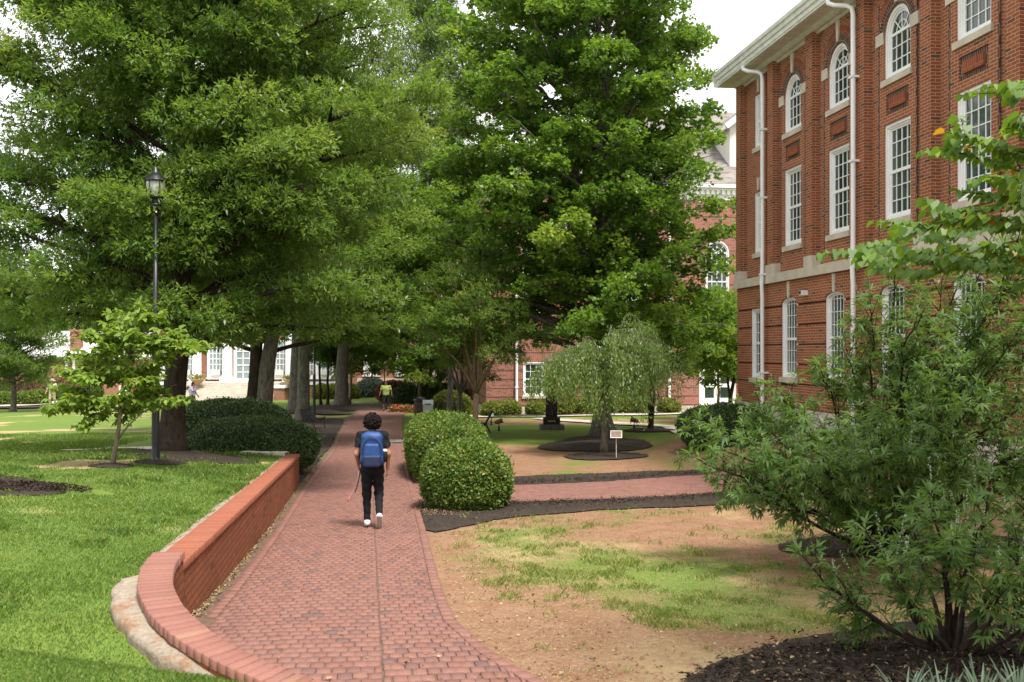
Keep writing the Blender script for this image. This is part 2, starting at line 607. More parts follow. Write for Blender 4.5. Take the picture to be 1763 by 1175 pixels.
M['leaf_vitex'] = leaf_mat('blue green shrub leaflet', [(0, (0.070, 0.142, 0.036)), (0.6, (0.125, 0.215, 0.058)), (1, (0.21, 0.30, 0.10))], 0.46)
M['leaf_redbud'] = leaf_mat('heart shaped leaf', [(0, (0.075, 0.150, 0.032)), (0.45, (0.125, 0.225, 0.042)), (0.95, (0.22, 0.33, 0.045)), (1, (0.40, 0.22, 0.03))], 0.45, 0.4)
M['leaf_cherry'] = leaf_mat('weeping cherry leaf', [(0, (0.11, 0.190, 0.050)), (0.6, (0.195, 0.290, 0.080)), (1, (0.34, 0.43, 0.15))], 0.42, 0.4, 0.5)
M['leaf_hedge'] = leaf_mat('clipped hedge leaf', [(0, (0.045, 0.095, 0.016)), (0.45, (0.115, 0.190, 0.030)), (0.8, (0.22, 0.28, 0.055)), (1, (0.38, 0.36, 0.12))], 0.3, 0.5, 0.3)
M['leaf_holly'] = leaf_mat('dark hedge leaf', [(0, (0.030, 0.066, 0.020)), (0.6, (0.064, 0.118, 0.032)), (1, (0.17, 0.215, 0.045))], 0.2, 0.4, 0.45)
M['leaf_yellow'] = leaf_mat('yellow green shrub leaf', [(0, (0.11, 0.16, 0.025)), (0.6, (0.21, 0.25, 0.045)), (1, (0.38, 0.36, 0.08))])
M['leaf_red'] = leaf_mat('burgundy shrub leaf', [(0, (0.10, 0.035, 0.03)), (1, (0.24, 0.10, 0.09))])
M['leaf_blue'] = leaf_mat('blue grey shrub leaf', [(0, (0.07, 0.11, 0.09)), (1, (0.15, 0.2, 0.17))])
M['twig_core'] = plain('dense twig core', (0.028, 0.026, 0.014), 0.95, 0.3, 12)
M['blade'] = leaf_mat('grass blade', [(0, (0.064, 0.122, 0.020)), (0.5, (0.108, 0.186, 0.032)), (0.8, (0.21, 0.27, 0.055)), (1, (0.46, 0.38, 0.20))], 0.35, 0.5, 0.25)
M['blade_liriope'] = leaf_mat('variegated strap leaf', [(0, (0.06, 0.11, 0.06)), (1, (0.22, 0.29, 0.20))], 0.25)
M['flower'] = leaf_mat('pale flower spike', [(0, (0.20, 0.27, 0.16)), (1, (0.42, 0.46, 0.36))], 0.3)
M['flower_red'] = leaf_mat('coral bedding flower', [(0, (0.06, 0.12, 0.03)), (0.5, (0.10, 0.15, 0.04)), (0.55, (0.50, 0.08, 0.05)), (1, (0.6, 0.22, 0.16))], 0.3)
M['chip'] = tint_mat('leaf litter', [(0.0, (0.11, 0.065, 0.035)), (0.6, (0.27, 0.18, 0.09)), (1.0, (0.44, 0.34, 0.22))], 0.9, 0.1, 30, 0.2, 0)


# ------------------------------------------------------------------ the lie of the land (z is measured from the lens)
def smooth_tab(pts, s=0.8):
    p = np.array(pts, float)
    ys = np.arange(-12, 620, 0.1)
    z = np.interp(ys, p[:, 0], p[:, 1])
    k = np.exp(-0.5 * (np.arange(-40, 41) * 0.1 / s) ** 2)
    k /= k.sum()
    zz = np.convolve(np.pad(z, 40, mode='edge'), k, mode='valid')
    return lambda y: np.interp(y, ys, zz)


z_path = smooth_tab([(-12, -1.3), (0, -1.66), (6.3, -2.08), (8.9, -2.36), (11.5, -2.54), (15.2, -2.74), (21.7, -2.95), (30, -3.08), (45, -3.33), (58, -3.55), (100, -4.0), (620, -4.2)])
z_lawn = smooth_tab([(-12, -1.6), (0, -1.62), (8, -1.68), (12.5, -1.75), (16, -1.86), (19, -2.0), (25, -2.35), (40, -3.0), (60, -3.5), (80, -3.75), (100, -4.0), (620, -4.2)])
COPE = [(-4.76, 21.7, -2.24), (-2.85, 8.2, -1.75)]                       # straight run of the garden wall, coping top
CURVE = [(-2.80, 8.12, -1.63), (-2.71, 7.6, -1.64), (-2.55, 7.1, -1.68), (-2.33, 6.72, -1.75), (-2.05, 6.42, -1.83), (-1.72, 6.21, -1.92),
         (-1.36, 6.05, -2.0), (-0.95, 5.88, -2.05), (-0.4, 5.66, -2.09)]
_w = np.array([(620, -91.0), (21.7, -4.76), (8.2, -2.85), (7.6, -2.71), (7.1, -2.55), (6.72, -2.33), (6.42, -2.05), (6.21, -1.72), (6.05, -1.36), (5.88, -0.95), (5.66, -0.4), (5.2, 0.9), (4.6, 2.2), (3, 3.5), (-12, 4.0)])[::-1]
_zc = np.array([(-12, -2.4), (5.5, -2.26), (6.05, -2.13), (6.27, -2.03), (6.5, -1.96), (6.74, -1.89), (7.02, -1.85), (7.4, -1.80), (8.2, -1.78), (21.7, -2.28), (26, -2.5), (620, -4.2)])


def x_wall(y):
    return np.interp(y, _w[:, 0], _w[:, 1])


def ground_z(x, y):
    x, y = np.asarray(x, float), np.asarray(y, float)
    t = x - x_wall(y)
    zr = z_path(y) + 0.12 * sstep(x, 1, 6) * sstep(y, 34, 46)
    # bank rising towards the brick hall
    d = (11.0 - 0.132 * y) - x
    zr = zr + 0.55 * sstep(3.6 - d, 0, 3.2) * sstep(36 - y, 0, 4)
    zr = zr + 0.035 * (fbm(x * 0.5, y * 0.5, 7, 3) - 0.5) * sstep(np.abs(t - 1.2), 1.6, 3.0)
    zw = np.interp(y, _zc[:, 0], _zc[:, 1])
    m = sstep(-t, np.where(y < 8, 0.55, 0.1), 2.9)
    zl = zw * (1 - m) + z_lawn(y) * m + 0.05 * (fbm(x * 0.45, y * 0.45, 3, 3) - 0.5) * sstep(-t, 0.4, 2)
    near = np.clip((t + 0.07) / 0.14, 0, 1)
    z_n = zl * (1 - near) + zr * near
    m2 = sstep(-t, 0.1, 4.5)
    z_f = z_path(y) * (1 - m2) + z_lawn(y) * m2
    z_f = np.where(t > 0, zr, z_f)
    k = sstep(y, 21.75, 23.6)
    return z_n * (1 - k) + z_f * k


def gz(x, y):
    return float(ground_z(x, y))


def gp(u, v):
    """where the sight line through photo pixel (u, v) meets the ground"""
    Y = np.arange(4.5, 140, 0.02)
    X = (u - CU) / FPX * Y
    Z = (HV - v) / FPX * Y
    below = np.where(Z <= ground_z(X, Y))[0]
    i = below[0] if len(below) else len(Y) - 1
    return float(X[i]), float(Y[i])


def at(u, Y):
    return (u - CU) / FPX * Y


def zat(v, Y):
    return (HV - v) / FPX * Y


# path edges as functions of y
_pr = np.array([(-6, 4.0), (4, 1.45), (5, 0.86), (6.3, 0.16), (7.1, -0.14), (7.84, -0.32), (8.43, -0.475), (10.2, -0.72), (15.2, -1.32), (21.7, -2.16), (31, -3.35), (45, -5.0), (58, -6.2), (70, -7.6), (85, -9.6)])
_pl = np.array([(-6, 3.0), (5.0, 0.9), (5.6, -0.3), (6.05, -1.2), (6.42, -1.92), (6.72, -2.2), (7.1, -2.42), (7.6, -2.52), (8.2, -2.60), (21.7, -4.52), (31, -5.6), (50, -8.25), (58, -9.0), (70, -10.4), (85, -12.2)])


def x_pr(y):
    return np.interp(y, _pr[:, 0], _pr[:, 1])


def x_pl(y):
    return np.interp(y, _pl[:, 0], _pl[:, 1])


# bare soil / straw / grass zones of the whole lawn
def zones(x, y):
    t = x - x_wall(y)
    n1 = fbm(x * 0.55, y * 0.42, 21, 5)
    n2 = fbm(x * 1.6, y * 1.2, 31, 4)
    left = 0.93 - 0.75 * sstep(0.62 - n1, 0.12, 0.30) * sstep(y, 9, 12)
    # dry patch by the mulch on the left lawn, worn strip beyond the oak
    px, py = gp(70, 880)
    dry = np.exp(-(((x - px) / 1.0) ** 2 + ((y - py) / 0.7) ** 2))
    left = left - 0.5 * dry - 0.25 * np.exp(-((t + 0.35) / 0.2) ** 2)
    e = x - x_pr(y)
    g = 0.33 + 0.85 * (n1 - 0.45) * 2.0 + 0.8 * (n2 - 0.5)
    g = g - 0.55 * np.exp(-(e / 0.55) ** 2) - 0.45 * np.exp(-(((x - 2.9) / 1.5) ** 2 + ((y - 15.3) / 1.6) ** 2))
    g = g - 0.8 * np.exp(-(((x - 0.2) / 1.0) ** 2 + ((y - 7.2) / 1.2) ** 2))
    g = g + 0.35 * np.exp(-(((x - 0.6) / 1.3) ** 2 + ((y - 11.5) / 2.0) ** 2)) + 0.3 * np.exp(-(((x - 2.2) / 0.8) ** 2 + ((y - 9.0) / 0.8) ** 2))
    far = sstep(y + 3.5 * (n1 - 0.5), 22.5, 26)
    g_far = 0.28 + 0.42 * sstep(y, 29, 36) + 1.2 * (fbm(x * 0.35, y * 0.22, 61, 4) - 0.5) + 0.5 * (n2 - 0.5)
    g_far = g_far - 0.35 * np.exp(-((y - 47) / 3.5) ** 2)
    g = g * (1 - far) + g_far * far
    grass = np.where((t < 0) | ((e < 0) & (y > 24)), left, g)
    clay = 0.40 + 0.9 * (fbm(x * 0.8, y * 0.6, 51, 4) - 0.45) + 0.35 * np.exp(-(e / 0.7) ** 2)
    clay = clay + 0.5 * np.exp(-(((x - 2.9) / 1.6) ** 2 + ((y - 15.3) / 1.8) ** 2)) + 0.75 * np.exp(-((y + 6 * (fbm(x * 0.3, y * 0.3, 71, 3) - 0.5) - 28.0) / 2.4) ** 2) * (x < 5)
    clay = np.where(t < 0, 0.05, clay)
    return np.clip(grass, 0, 1), np.clip(clay, 0, 1)


def build_ground():
    ys = np.concatenate([np.arange(-6, 4, 0.5), np.arange(4, 26, 0.11), np.arange(26, 60, 0.5), np.arange(60, 150, 3), np.geomspace(150, 900, 14)])
    h = np.concatenate([[0.07, 0.13, 0.2], np.arange(0.3, 9, 0.13), np.arange(9, 30, 0.6), np.geomspace(30, 700, 22)])
    ts = np.concatenate([-h[::-1], h])
    Y, T = np.meshgrid(ys, ts, indexing='ij')
    X = x_wall(np.minimum(Y, 120)) + T
    Z = ground_z(X, Y)
    g, c = zones(X, Y)
    V = np.stack([X, Y, Z], -1).reshape(-1, 3)
    rt = (X - x_wall(np.minimum(Y, 120)) > 0.5)
    g = np.where(rt & (Y < 24), g * 0.52, g)
    col = np.stack([g, c, np.zeros_like(g), np.ones_like(g)], -1).reshape(-1, 4)
    nT = len(ts)
    i = np.arange(len(ys) - 1)[:, None] * nT + np.arange(nT - 1)[None]
    F = np.stack([i, i + 1, i + nT + 1, i + nT], -1).reshape(-1, 4)
    o = np_mesh('ground', V, F, M['ground'], smooth=True, col=col)
    tag(o, 'sloping lawn with patchy grass and bare orange clay', 'ground', kind='structure')


build_ground()


def densify(poly, step, jit=0.0, seed=0):
    out = []
    r = random.Random(seed)
    n = len(poly)
    for i in range(n):
        a, b = Vector(poly[i]), Vector(poly[(i + 1) % n])
        k = max(1, int((b - a).length / step))
        for j in range(k):
            p = a.lerp(b, j / k)
            out.append((p.x + r.uniform(-jit, jit), p.y + r.uniform(-jit, jit)))
    return out


def round_poly(poly, it=2):
    for _ in range(it):
        q = []
        for i in range(len(poly)):
            a, b = Vector(poly[i]), Vector(poly[(i + 1) % len(poly)])
            q += [tuple(a.lerp(b, 0.25)), tuple(a.lerp(b, 0.75))]
        poly = q
    return poly


def sheet(name, poly, mat, label, cat, step=0.25, jit=0.0, off=0.012, mound=0.0, kind='structure', seed=1, uvs=None):
    """a thin layer draped on the ground inside a polygon"""
    b = densify(poly, step, jit, seed)
    P = np.array(b)
    x0, y0 = P.min(0)
    x1, y1 = P.max(0)
    gx, gy = np.meshgrid(np.arange(x0, x1, step), np.arange(y0, y1, step))
    pts = [Vector(p) for p in b] + [Vector(p) for p in np.stack([gx.ravel() + 1e-3, gy.ravel() + 1e-3], -1)]
    nb = len(b)
    res = delaunay_2d_cdt(pts, [], [list(range(nb))], 1, 1e-5)
    V2 = np.array([(p.x, p.y) for p in res[0]])
    F = np.array([f for f in res[2] if len(f) == 3])
    z = ground_z(V2[:, 0], V2[:, 1]) + off + 0.0008 * np.maximum(V2[:, 1], 0)
    if mound:
        d = np.min(np.hypot(V2[:, None, 0] - P[None, :, 0], V2[:, None, 1] - P[None, :, 1]), axis=1)
        z = z + mound * sstep(d, 0, max(0.3, 0.45 * min(x1 - x0, y1 - y0))) - 0.012 * (d < 0.02)
    o = np_mesh(name, np.column_stack([V2, z]), F, mat, smooth=True, uv=V2)
    return tag(o, label, cat, kind=kind)


def px_poly(pts, it=2):
    return round_poly([gp(u, v) for u, v in pts], it)


def ring_poly(cx, cy, rx, ry, n=22, seed=0, wob=0.12):
    r = random.Random(seed)
    return [(cx + rx * math.cos(2 * math.pi * k / n) * (1 + r.uniform(-wob, wob)), cy + ry * math.sin(2 * math.pi * k / n) * (1 + r.uniform(-wob, wob))) for k in range(n)]


# ------------------------------------------------------------------ brick paths, every paver laid
def lay_pavers(name, label, quads, tints):
    """quads: list of 4 ground corners each"""
    Q = np.array(quads)                                             # n,4,2
    n = len(Q)
    z = ground_z(Q[..., 0], Q[..., 1]) + 0.024 + 0.0006 * Q[..., 1]
    r = np.random.default_rng(3)
    z = z + r.normal(0, 0.0018, (n, 1)) + r.normal(0, 0.0013, (n, 4))
    c = Q.mean(1, keepdims=True)
    inn = c + (Q - c) * 0.985
    top = np.concatenate([inn, z[..., None]], -1)
    mid = np.concatenate([Q, z[..., None] - 0.002], -1)
    bot = np.concatenate([Q, z[..., None] - 0.05], -1)
    V = np.concatenate([top, mid, bot], 1).reshape(-1, 3)
    base = np.arange(n)[:, None] * 12
    F = [base + np.array([[0, 1, 2, 3]])]
    for k in range(4):
        j = (k + 1) % 4
        F.append(base + np.array([[4 + k, 4 + j, j, k]]))
        F.append(base + np.array([[8 + k, 8 + j, 4 + j, 4 + k]]))
    F = np.concatenate(F, 0)
    o = np_mesh(name, V, F, M['paver'], tint=np.repeat(tints, 12))
    return tag(o, label, 'path', kind='structure')


def main_path():
    d = Vector((-0.1445, 1)).normalized()
    nx = Vector((d.y, -d.x))                                        # to the right
    o = Vector((-1.06, 8.0))                                        # on the long seam
    quads, tints = [], []
    r = np.random.default_rng(8)
    for side in (-1, 1):
        for k in range(-20, 390):
            s0 = k * 0.172 + (0.06 if side > 0 else 0)
            for j in range(-1 if k % 2 else 0, 38):
                w = 0.094
                a0 = (j + (0.5 if k % 2 else 0)) * w
                cut = 0.047 if j < 0 else 0.0                    # half brick at the seam
                if side < 0:
                    a0 = -a0 - w
                if k % 2 and j == 0 and True:
                    pass
                jx, js, rot = r.normal(0, 0.004), r.normal(0, 0.005) + 0.012 * math.sin(j * 0.33 + k * 0.05), r.normal(0, 0.013)
                c = o + d * (s0 + 0.08 + js) + nx * (a0 + w / 2 + jx + (0.004 if side > 0 else -0.004))
                if k % 2 and j == 0:
                    pass
                g = 0.0015 if r.random() < 0.75 else 0.005
                hw, hl = w / 2 - g - (0.0015 if r.random() < 0.5 else 0), 0.086 - 0.0026
                D = d * math.cos(rot) + nx * math.sin(rot)
                N = Vector((D.y, -D.x))
                le = max(-hw + (cut if side > 0 else 0), float(x_pl(c.y)) + 0.112 - c.x)
                re = min(hw - (cut if side < 0 else 0), float(x_pr(c.y)) - 0.112 - c.x)
                if re - le < 0.02 or not 4.6 < c.y < 67:
                    continue
                quads.append([tuple(c - D * hl + N * le), tuple(c - D * hl + N * re), tuple(c + D * hl + N * re), tuple(c + D * hl + N * le)])
                tints.append(r.random())
    # edging bricks laid along both edges
    for fn, off in ((x_pr, -0.055), (x_pl, 0.055)):
        y = 5.0 if off < 0 else 8.6
        while y < 66:
            p, q = Vector((float(fn(y)) + off, y)), Vector((float(fn(y + 0.2)) + off, y + 0.2))
            D = (q - p).normalized()
            y += 0.209 * D.y
            q = p + D * 0.2
            N = Vector((D.y, -D.x)) * 0.048
            if off > 0 and 44 < y:
                continue
            quads.append([tuple(p - N), tuple(p + N), tuple(q + N), tuple(q - N)])
            tints.append(r.random() * 0.9)
    lay_pavers('brick_path', 'red brick path running between the garden wall and the round hedges', quads, np.array(tints))
    ys = np.concatenate([np.arange(4.6, 30, 0.4), np.arange(30, 68, 1.5)])
    poly = [(float(x_pr(y)), float(y)) for y in ys] + [(float(x_pl(y)) - 0.10, float(y)) for y in ys[::-1]]
    sheet('path_bed', poly, M['joint'], 'sandy bed showing in the joints of the brick path', 'path', 0.3, 0, 0.012)


main_path()

BR_TOP = [gp(u, v) for u, v in ((700, 836), (760, 836), (880, 838), (970, 836), (1060, 831), (1150, 824), (1240, 815), (1360, 806))] + [(9.0, 27.2)]
BR_BOT = [gp(u, v) for u, v in ((700, 872), (760, 871), (880, 867), (970, 864), (1060, 861), (1150, 857), (1240, 850), (1360, 843))] + [(9.8, 24.4)]


def branch_path():
    quads, tints = [], []
    r = np.random.default_rng(18)
    T, B = np.array(BR_TOP), np.array(BR_BOT)
    seg = np.concatenate([[0], np.cumsum(np.hypot(*np.diff((T + B) / 2, axis=0).T))])

    def pt(s, w):
        a = np.array([np.interp(s, seg, B[:, k]) for k in (0, 1)])
        b = np.array([np.interp(s, seg, T[:, k]) for k in (0, 1)])
        return a * (1 - w) + b * w
    rows = 26
    n = int(seg[-1] / 0.209)
    for k in range(n):
        for j in range(rows):
            s0 = k * 0.172 + (0.1 if j % 2 else 0)
            w0, w1 = (j + 0.04) / rows, (j + 0.96) / rows
            quads.append([tuple(pt(s0 + 0.004, w0)), tuple(pt(s0 + 0.204, w0)), tuple(pt(s0 + 0.204, w1)), tuple(pt(s0 + 0.004, w1))])
            tints.append(r.random() * 0.95)
    lay_pavers('brick_path', 'side branch of red brick path crossing the right lawn behind the round hedge', quads, np.array(tints))
    sheet('path_bed', [tuple(p) for p in B] + [tuple(p) for p in T[::-1]], M['joint'], 'sandy bed under the side branch of the brick path', 'path', 0.4, 0, 0.010)


branch_path()

# mulch beds and walks, all draped on the ground
MULCH = []


def mul(poly, label, **k):
    MULCH.append(np.array(poly))
    return sheet('mulch_bed', poly, M['mulch'], label, 'mulch', kind='structure', **k)


mul(px_poly([(733, 922), (726, 890), (716, 850), (712, 826), (800, 842), (880, 866), (960, 864), (1060, 861), (1240, 851), (1330, 846), (1330, 862), (1240, 872), (1060, 878), (960, 886), (870, 893), (800, 908)], 1),
    'dark mulch bed around the round hedge and along the side path', step=0.18, jit=0.03, off=0.02, mound=0.03)
mul(px_poly([(860, 838), (970, 835), (1060, 830), (1150, 823), (1240, 814), (1310, 808), (1310, 800), (1240, 806), (1150, 812), (1060, 816), (960, 819), (860, 824)], 1),
    'dark mulch strip along the far edge of the side path', step=0.2, jit=0.03, off=0.02, mound=0.03)
mul(px_poly([(1150, 1190), (1215, 1150), (1290, 1122), (1370, 1100), (1450, 1090), (1560, 1070), (1700, 1060), (1850, 1060), (1850, 1190)], 2),
    'dark mulch bed under the large shrub nearest the camera', step=0.12, jit=0.03, off=0.015, mound=0.03)
mul(px_poly([(1325, 945), (1370, 930), (1460, 922), (1600, 920), (1800, 925), (1800, 965), (1650, 962), (1480, 962), (1380, 958)], 2),
    'mulch ring around the second tall shrub', step=0.15, jit=0.03, off=0.015, mound=0.03)
mul(px_poly([(912, 772), (960, 762), (1000, 752), (1060, 750), (1120, 764), (1130, 770), (1060, 778), (960, 779)], 2),
    'mulch mound around the maple trunk', step=0.16, jit=0.08, off=0.02, mound=0.12)
mul(px_poly([(960, 788), (1010, 781), (1060, 779), (1110, 783), (1120, 788), (1060, 793), (1000, 794)], 2),
    'mulch ring around the weeping cherry', step=0.12, jit=0.07, off=0.02, mound=0.05)
mul(px_poly([(-60, 815), (0, 820), (60, 830), (110, 843), (118, 850), (70, 856), (0, 855), (-60, 852)], 2),
    'mulch patch cut off by the left edge of the lawn', step=0.08, jit=0.02, off=0.015, mound=0.05)
mul(ring_poly(*gp(193, 803), 0.33, 0.42, seed=4), 'small mulch ring around the young dogwood', step=0.1, jit=0.015, off=0.012, mound=0.03)
mul(ring_poly(*gp(275, 797), 0.42, 0.5, seed=5), 'mulch ring around the tall lamp post', step=0.1, jit=0.02, off=0.012, mound=0.03)
mul(ring_poly(-6.55, 19.6, 1.5, 1.3, seed=6), 'mulch ring around the big oak trunk', step=0.2, jit=0.04, off=0.015, mound=0.1)
mul([(float(x_pl(y)) - 0.12, y) for y in np.arange(22, 50, 1.0)] + [(float(x_pl(y)) - w, y) for y, w in ((50, 0.6), (47, 3.2), (42, 3.6), (36, 3.4), (30, 3.2), (24, 3.0), (22, 2.4))],
    'long dark mulch bed under the trees left of the path', step=0.4, jit=0.05, off=0.02)
mul(ring_poly(-11.0, 55.5, 2.4, 1.8, seed=8), 'mulch mound around the grey trunk behind the bench', step=0.4, jit=0.05, off=0.03, mound=0.2)
mul(ring_poly(-10.4, 60.5, 3.2, 2.0, seed=9), 'mulch mound around the flared trunk at the path end', step=0.4, jit=0.05, off=0.03, mound=0.25)
mul([(-1.2, 51.6), (5, 52.3), (8.3, 52.6), (9.2, 53.9), (5, 53.9), (-1.4, 53.3)], 'mulch strip below the pink brick wall', step=0.4, jit=0.05, off=0.04, mound=0.05)
mul(ring_poly(*gp(1120, 742), 1.1, 0.9, seed=12), 'mulch ring around the dark crooked trunk', step=0.2, jit=0.03, off=0.02, mound=0.05)
mul(ring_poly(*gp(22, 703), 2.2, 1.6, seed=13), 'mulch ring under the round tree far left', step=0.4, jit=0.04, off=0.03)


def walk(pts, w, label):
    P = [Vector(gp(u, v)) for u, v in pts]
    L, Rr = [], []
    for i, p in enumerate(P):
        d = (P[min(i + 1, len(P) - 1)] - P[max(0, i - 1)]).normalized()
        n = Vector((-d.y, d.x)) * w / 2
        L.append(tuple(p + n))
        Rr.append(tuple(p - n))
    sheet('walkway', L + Rr[::-1], M['concrete'], label, 'walkway', 0.4, 0, 0.02)


walk([(780, 720), (850, 718), (960, 717), (1080, 716), (1180, 713), (1250, 710)], 1.9, 'pale concrete walk along the pink brick hall')
walk([(930, 722), (1000, 727), (1080, 732), (1160, 737), (1240, 742)], 1.0, 'narrow concrete walk slanting across the far lawn')
walk([(-40, 702), (40, 699), (100, 694), (150, 690)], 2.0, 'pale walk past the far left tree')
walk([(160, 791), (190, 789), (240, 787)], 0.4, 'short concrete slab in the grass beside the dogwood')
walk([(110, 778), (180, 776), (250, 774), (320, 773)], 0.4, 'thin worn path crossing the lawn behind the dogwood')


# ------------------------------------------------------------------ garden wall
def garden_wall():
    w = empty('garden_wall', 'low orange brick retaining wall with brick coping curving along the path', 'wall', (-3.5, 14, gz(-3.2, 14)))
    ox, oy, oz = w.location

    def P(p):
        return (p[0] - ox, p[1] - oy, p[2] - oz)

    def strip(pts, hw, zdrop, bottom, name, mat):
        mb = MB()
        s = 0.0
        L = []
        for i, p in enumerate(pts):
            a, b = Vector(pts[max(0, i - 1)][:2]), Vector(pts[min(len(pts) - 1, i + 1)][:2])
            d = (b - a).normalized()
            n = Vector((-d.y, d.x))
            if i:
                s += (Vector(p[:2]) - Vector(pts[i - 1][:2])).length
            zt = p[2] - zdrop
            L.append((Vector(p[:2]) + n * hw, Vector(p[:2]) - n * hw, zt, bottom(p), s))
        for a, b in zip(L, L[1:]):
            for k in (0, 1):
                q = [(a[k].x, a[k].y, a[3]), (b[k].x, b[k].y, b[3]), (b[k].x, b[k].y, b[2]), (a[k].x, a[k].y, a[2])]
                uv = [(a[4], a[3]), (b[4], b[3]), (b[4], b[2]), (a[4], a[2])]
                if k == 0:
                    q, uv = q[::-1], uv[::-1]
                mb.face([P(x) for x in q], uv)
            mb.face([P((a[0].x, a[0].y, a[2])), P((a[1].x, a[1].y, a[2])), P((b[1].x, b[1].y, b[2])), P((b[0].x, b[0].y, b[2]))][::-1])
        for e in (L[0], L[-1]):
            mb.face([P((e[0].x, e[0].y, e[3])), P((e[1].x, e[1].y, e[3])), P((e[1].x, e[1].y, e[2])), P((e[0].x, e[0].y, e[2]))],
                    [(0, e[3]), (2 * hw, e[3]), (2 * hw, e[2]), (0, e[2])])
        return mb.build(name, mat, w)

    def lerp3(a, b, n):
        return [tuple(a[k] + (b[k] - a[k]) * i / n for k in range(3)) for i in range(n + 1)]
    straight = lerp3(COPE[0], COPE[1], 30)
    # a smoother curve through the points
    C = np.array(CURVE)
    tt = np.linspace(0, len(C) - 1, 70)
    cur = np.stack([np.interp(tt, np.arange(len(C)), C[:, k]) for k in range(3)], -1)
    for _ in range(6):
        cur[1:-1] = 0.25 * cur[:-2] + 0.5 * cur[1:-1] + 0.25 * cur[2:]
    cur = [tuple(c) for c in cur]
    bt = lambda p: float(z_path(p[1])) - 0.25
    strip(straight, 0.115, 0.062, bt, 'wall_face', M['brick_garden'])
    strip([(cur[0][0] - 0.01, cur[0][1] + 0.04, cur[0][2])] + cur, 0.112, 0.062, bt, 'curved_wall_face', M['brick_garden'])
    ret = [(COPE[0][0] - 0.118, COPE[0][1] - 0.118, -2.20), (COPE[0][0] - 1.15, COPE[0][1] - 0.02, -2.20)]
    strip(ret, 0.112, 0.055, lambda p: -2.6, 'return_wall_face', M['brick_garden'])

    def cope(pts, wid, thick, name, mat, h=0.064, seed=1):
        P3 = np.array(pts)
        seg = np.concatenate([[0], np.cumsum(np.hypot(*np.diff(P3[:, :2], axis=0).T))])
        r = np.random.default_rng(seed)
        V, F, T = [], [], []
        s = 0.0
        while s + thick < seg[-1]:
            def pos(q):
                return np.array([np.interp(q, seg, P3[:, k]) for k in range(3)])
            a, b = pos(s + 0.004), pos(s + thick - 0.004)
            d = (b - a)[:2]
            d /= np.hypot(*d)
            nn = []
            for q in (s + 0.004, s + thick - 0.004):
                e = (pos(q + 0.05) - pos(max(0, q - 0.05)))[:2]
                e /= np.hypot(*e)
                nn.append(np.array([-e[1], e[0]]))
            wj = wid / 2 + r.normal(0, 0.0012)
            dz = r.normal(0, 0.0015)
            i0 = len(V)
            for zz, inset in ((h * -1.0, 0), (-0.007, 0), (0.0, 0.006)):
                for c, sg, e, n in ((a, 1, 1, nn[0]), (b, 1, -1, nn[1]), (b, -1, -1, nn[1]), (a, -1, 1, nn[0])):
                    q = c[:2] + n * sg * (wj - inset) + d * e * inset * 0.7
                    V.append(P((q[0], q[1], c[2] + zz + dz)))
            for lv in (0, 1):
                for k in range(4):
                    j = (k + 1) % 4
                    F.append((i0 + lv * 4 + k, i0 + lv * 4 + j, i0 + lv * 4 + 4 + j, i0 + lv * 4 + 4 + k))
            F.append((i0 + 8, i0 + 9, i0 + 10, i0 + 11))
            T += [r.random()] * 12
            s += thick
        V = np.array(V)
        F = np.array(F)[:, ::-1]
        return np_mesh(name, V, F, mat, w, tint=np.array(T))
    cope(straight, 0.27, 0.071, 'coping', M['coping_straight'], seed=2)
    cope(cur, 0.245, 0.068, 'curved_coping', M['coping'], seed=3)
    # mortar bedding under the coping bricks
    strip([(p[0], p[1], p[2] - 0.004) for p in straight], 0.126, 0.006, lambda p: p[2] - 0.05, 'mortar_bed', M['joint'])
    strip([(p[0], p[1], p[2] - 0.004) for p in cur], 0.114, 0.006, lambda p: p[2] - 0.05, 'mortar_bed', M['joint'])
    mb = MB()
    a, b = Vector(ret[0][:2]), Vector(ret[1][:2])
    Mx = Matrix.Translation(Vector(P((0, 0, 0))))
    d = (b - a).normalized()
    n = Vector((-d.y, d.x))
    rr = random.Random(2)
    N = 16
    pr = []
    for i in range(N + 1):
        c = a.lerp(b, i / N)
        pr.append((c + n * (0.13 + rr.uniform(-.012, .012)), c - n * (0.13 + rr.uniform(-.012, .012)), -2.185 + rr.uniform(-.006, .006)))
    for p, q in zip(pr, pr[1:]):
        mb.face([P((p[0].x, p[0].y, p[2])), P((q[0].x, q[0].y, q[2])), P((q[1].x, q[1].y, q[2])), P((p[1].x, p[1].y, p[2]))])
        for k in (0, 1):
            mb.face([P((p[k].x, p[k].y, p[2])), P((q[k].x, q[k].y, q[2])), P((q[k].x, q[k].y, -2.255)), P((p[k].x, p[k].y, -2.255))])
    mb.build('return_cap', M['concrete'], w)
    # rough mortar edging behind the straight coping
    mb = MB()
    d = Vector((COPE[1][0] - COPE[0][0], COPE[1][1] - COPE[0][1])).normalized()
    n = Vector((d.y, -d.x))                                        # towards the lawn
    prev = None
    for i in range(91):
        k = i / 90
        c = Vector(COPE[0][:2]).lerp(Vector(COPE[1][:2]), k * 0.985)
        z = COPE[0][2] + (COPE[1][2] - COPE[0][2]) * k
        wd = 0.10 + 0.05 * (vnoise(i * 0.35, 0.5, 3) - 0.5) * 2 + 0.04 * k
        row = [(c + n * 0.128, z - 0.012), (c + n * (0.128 + wd * 0.6), z - 0.02 + rr.uniform(-.005, .005)), (c + n * (0.128 + wd), z - 0.045), (c + n * (0.128 + wd + 0.01), z - 0.12)]
        row = [P((q.x, q.y, zz)) for q, zz in row]
        if prev:
            for j in range(3):
                mb.face([prev[j], row[j], row[j + 1], prev[j + 1]])
        prev = row
    mb.build('mortar_edging', M['footing'], w, smooth=True)
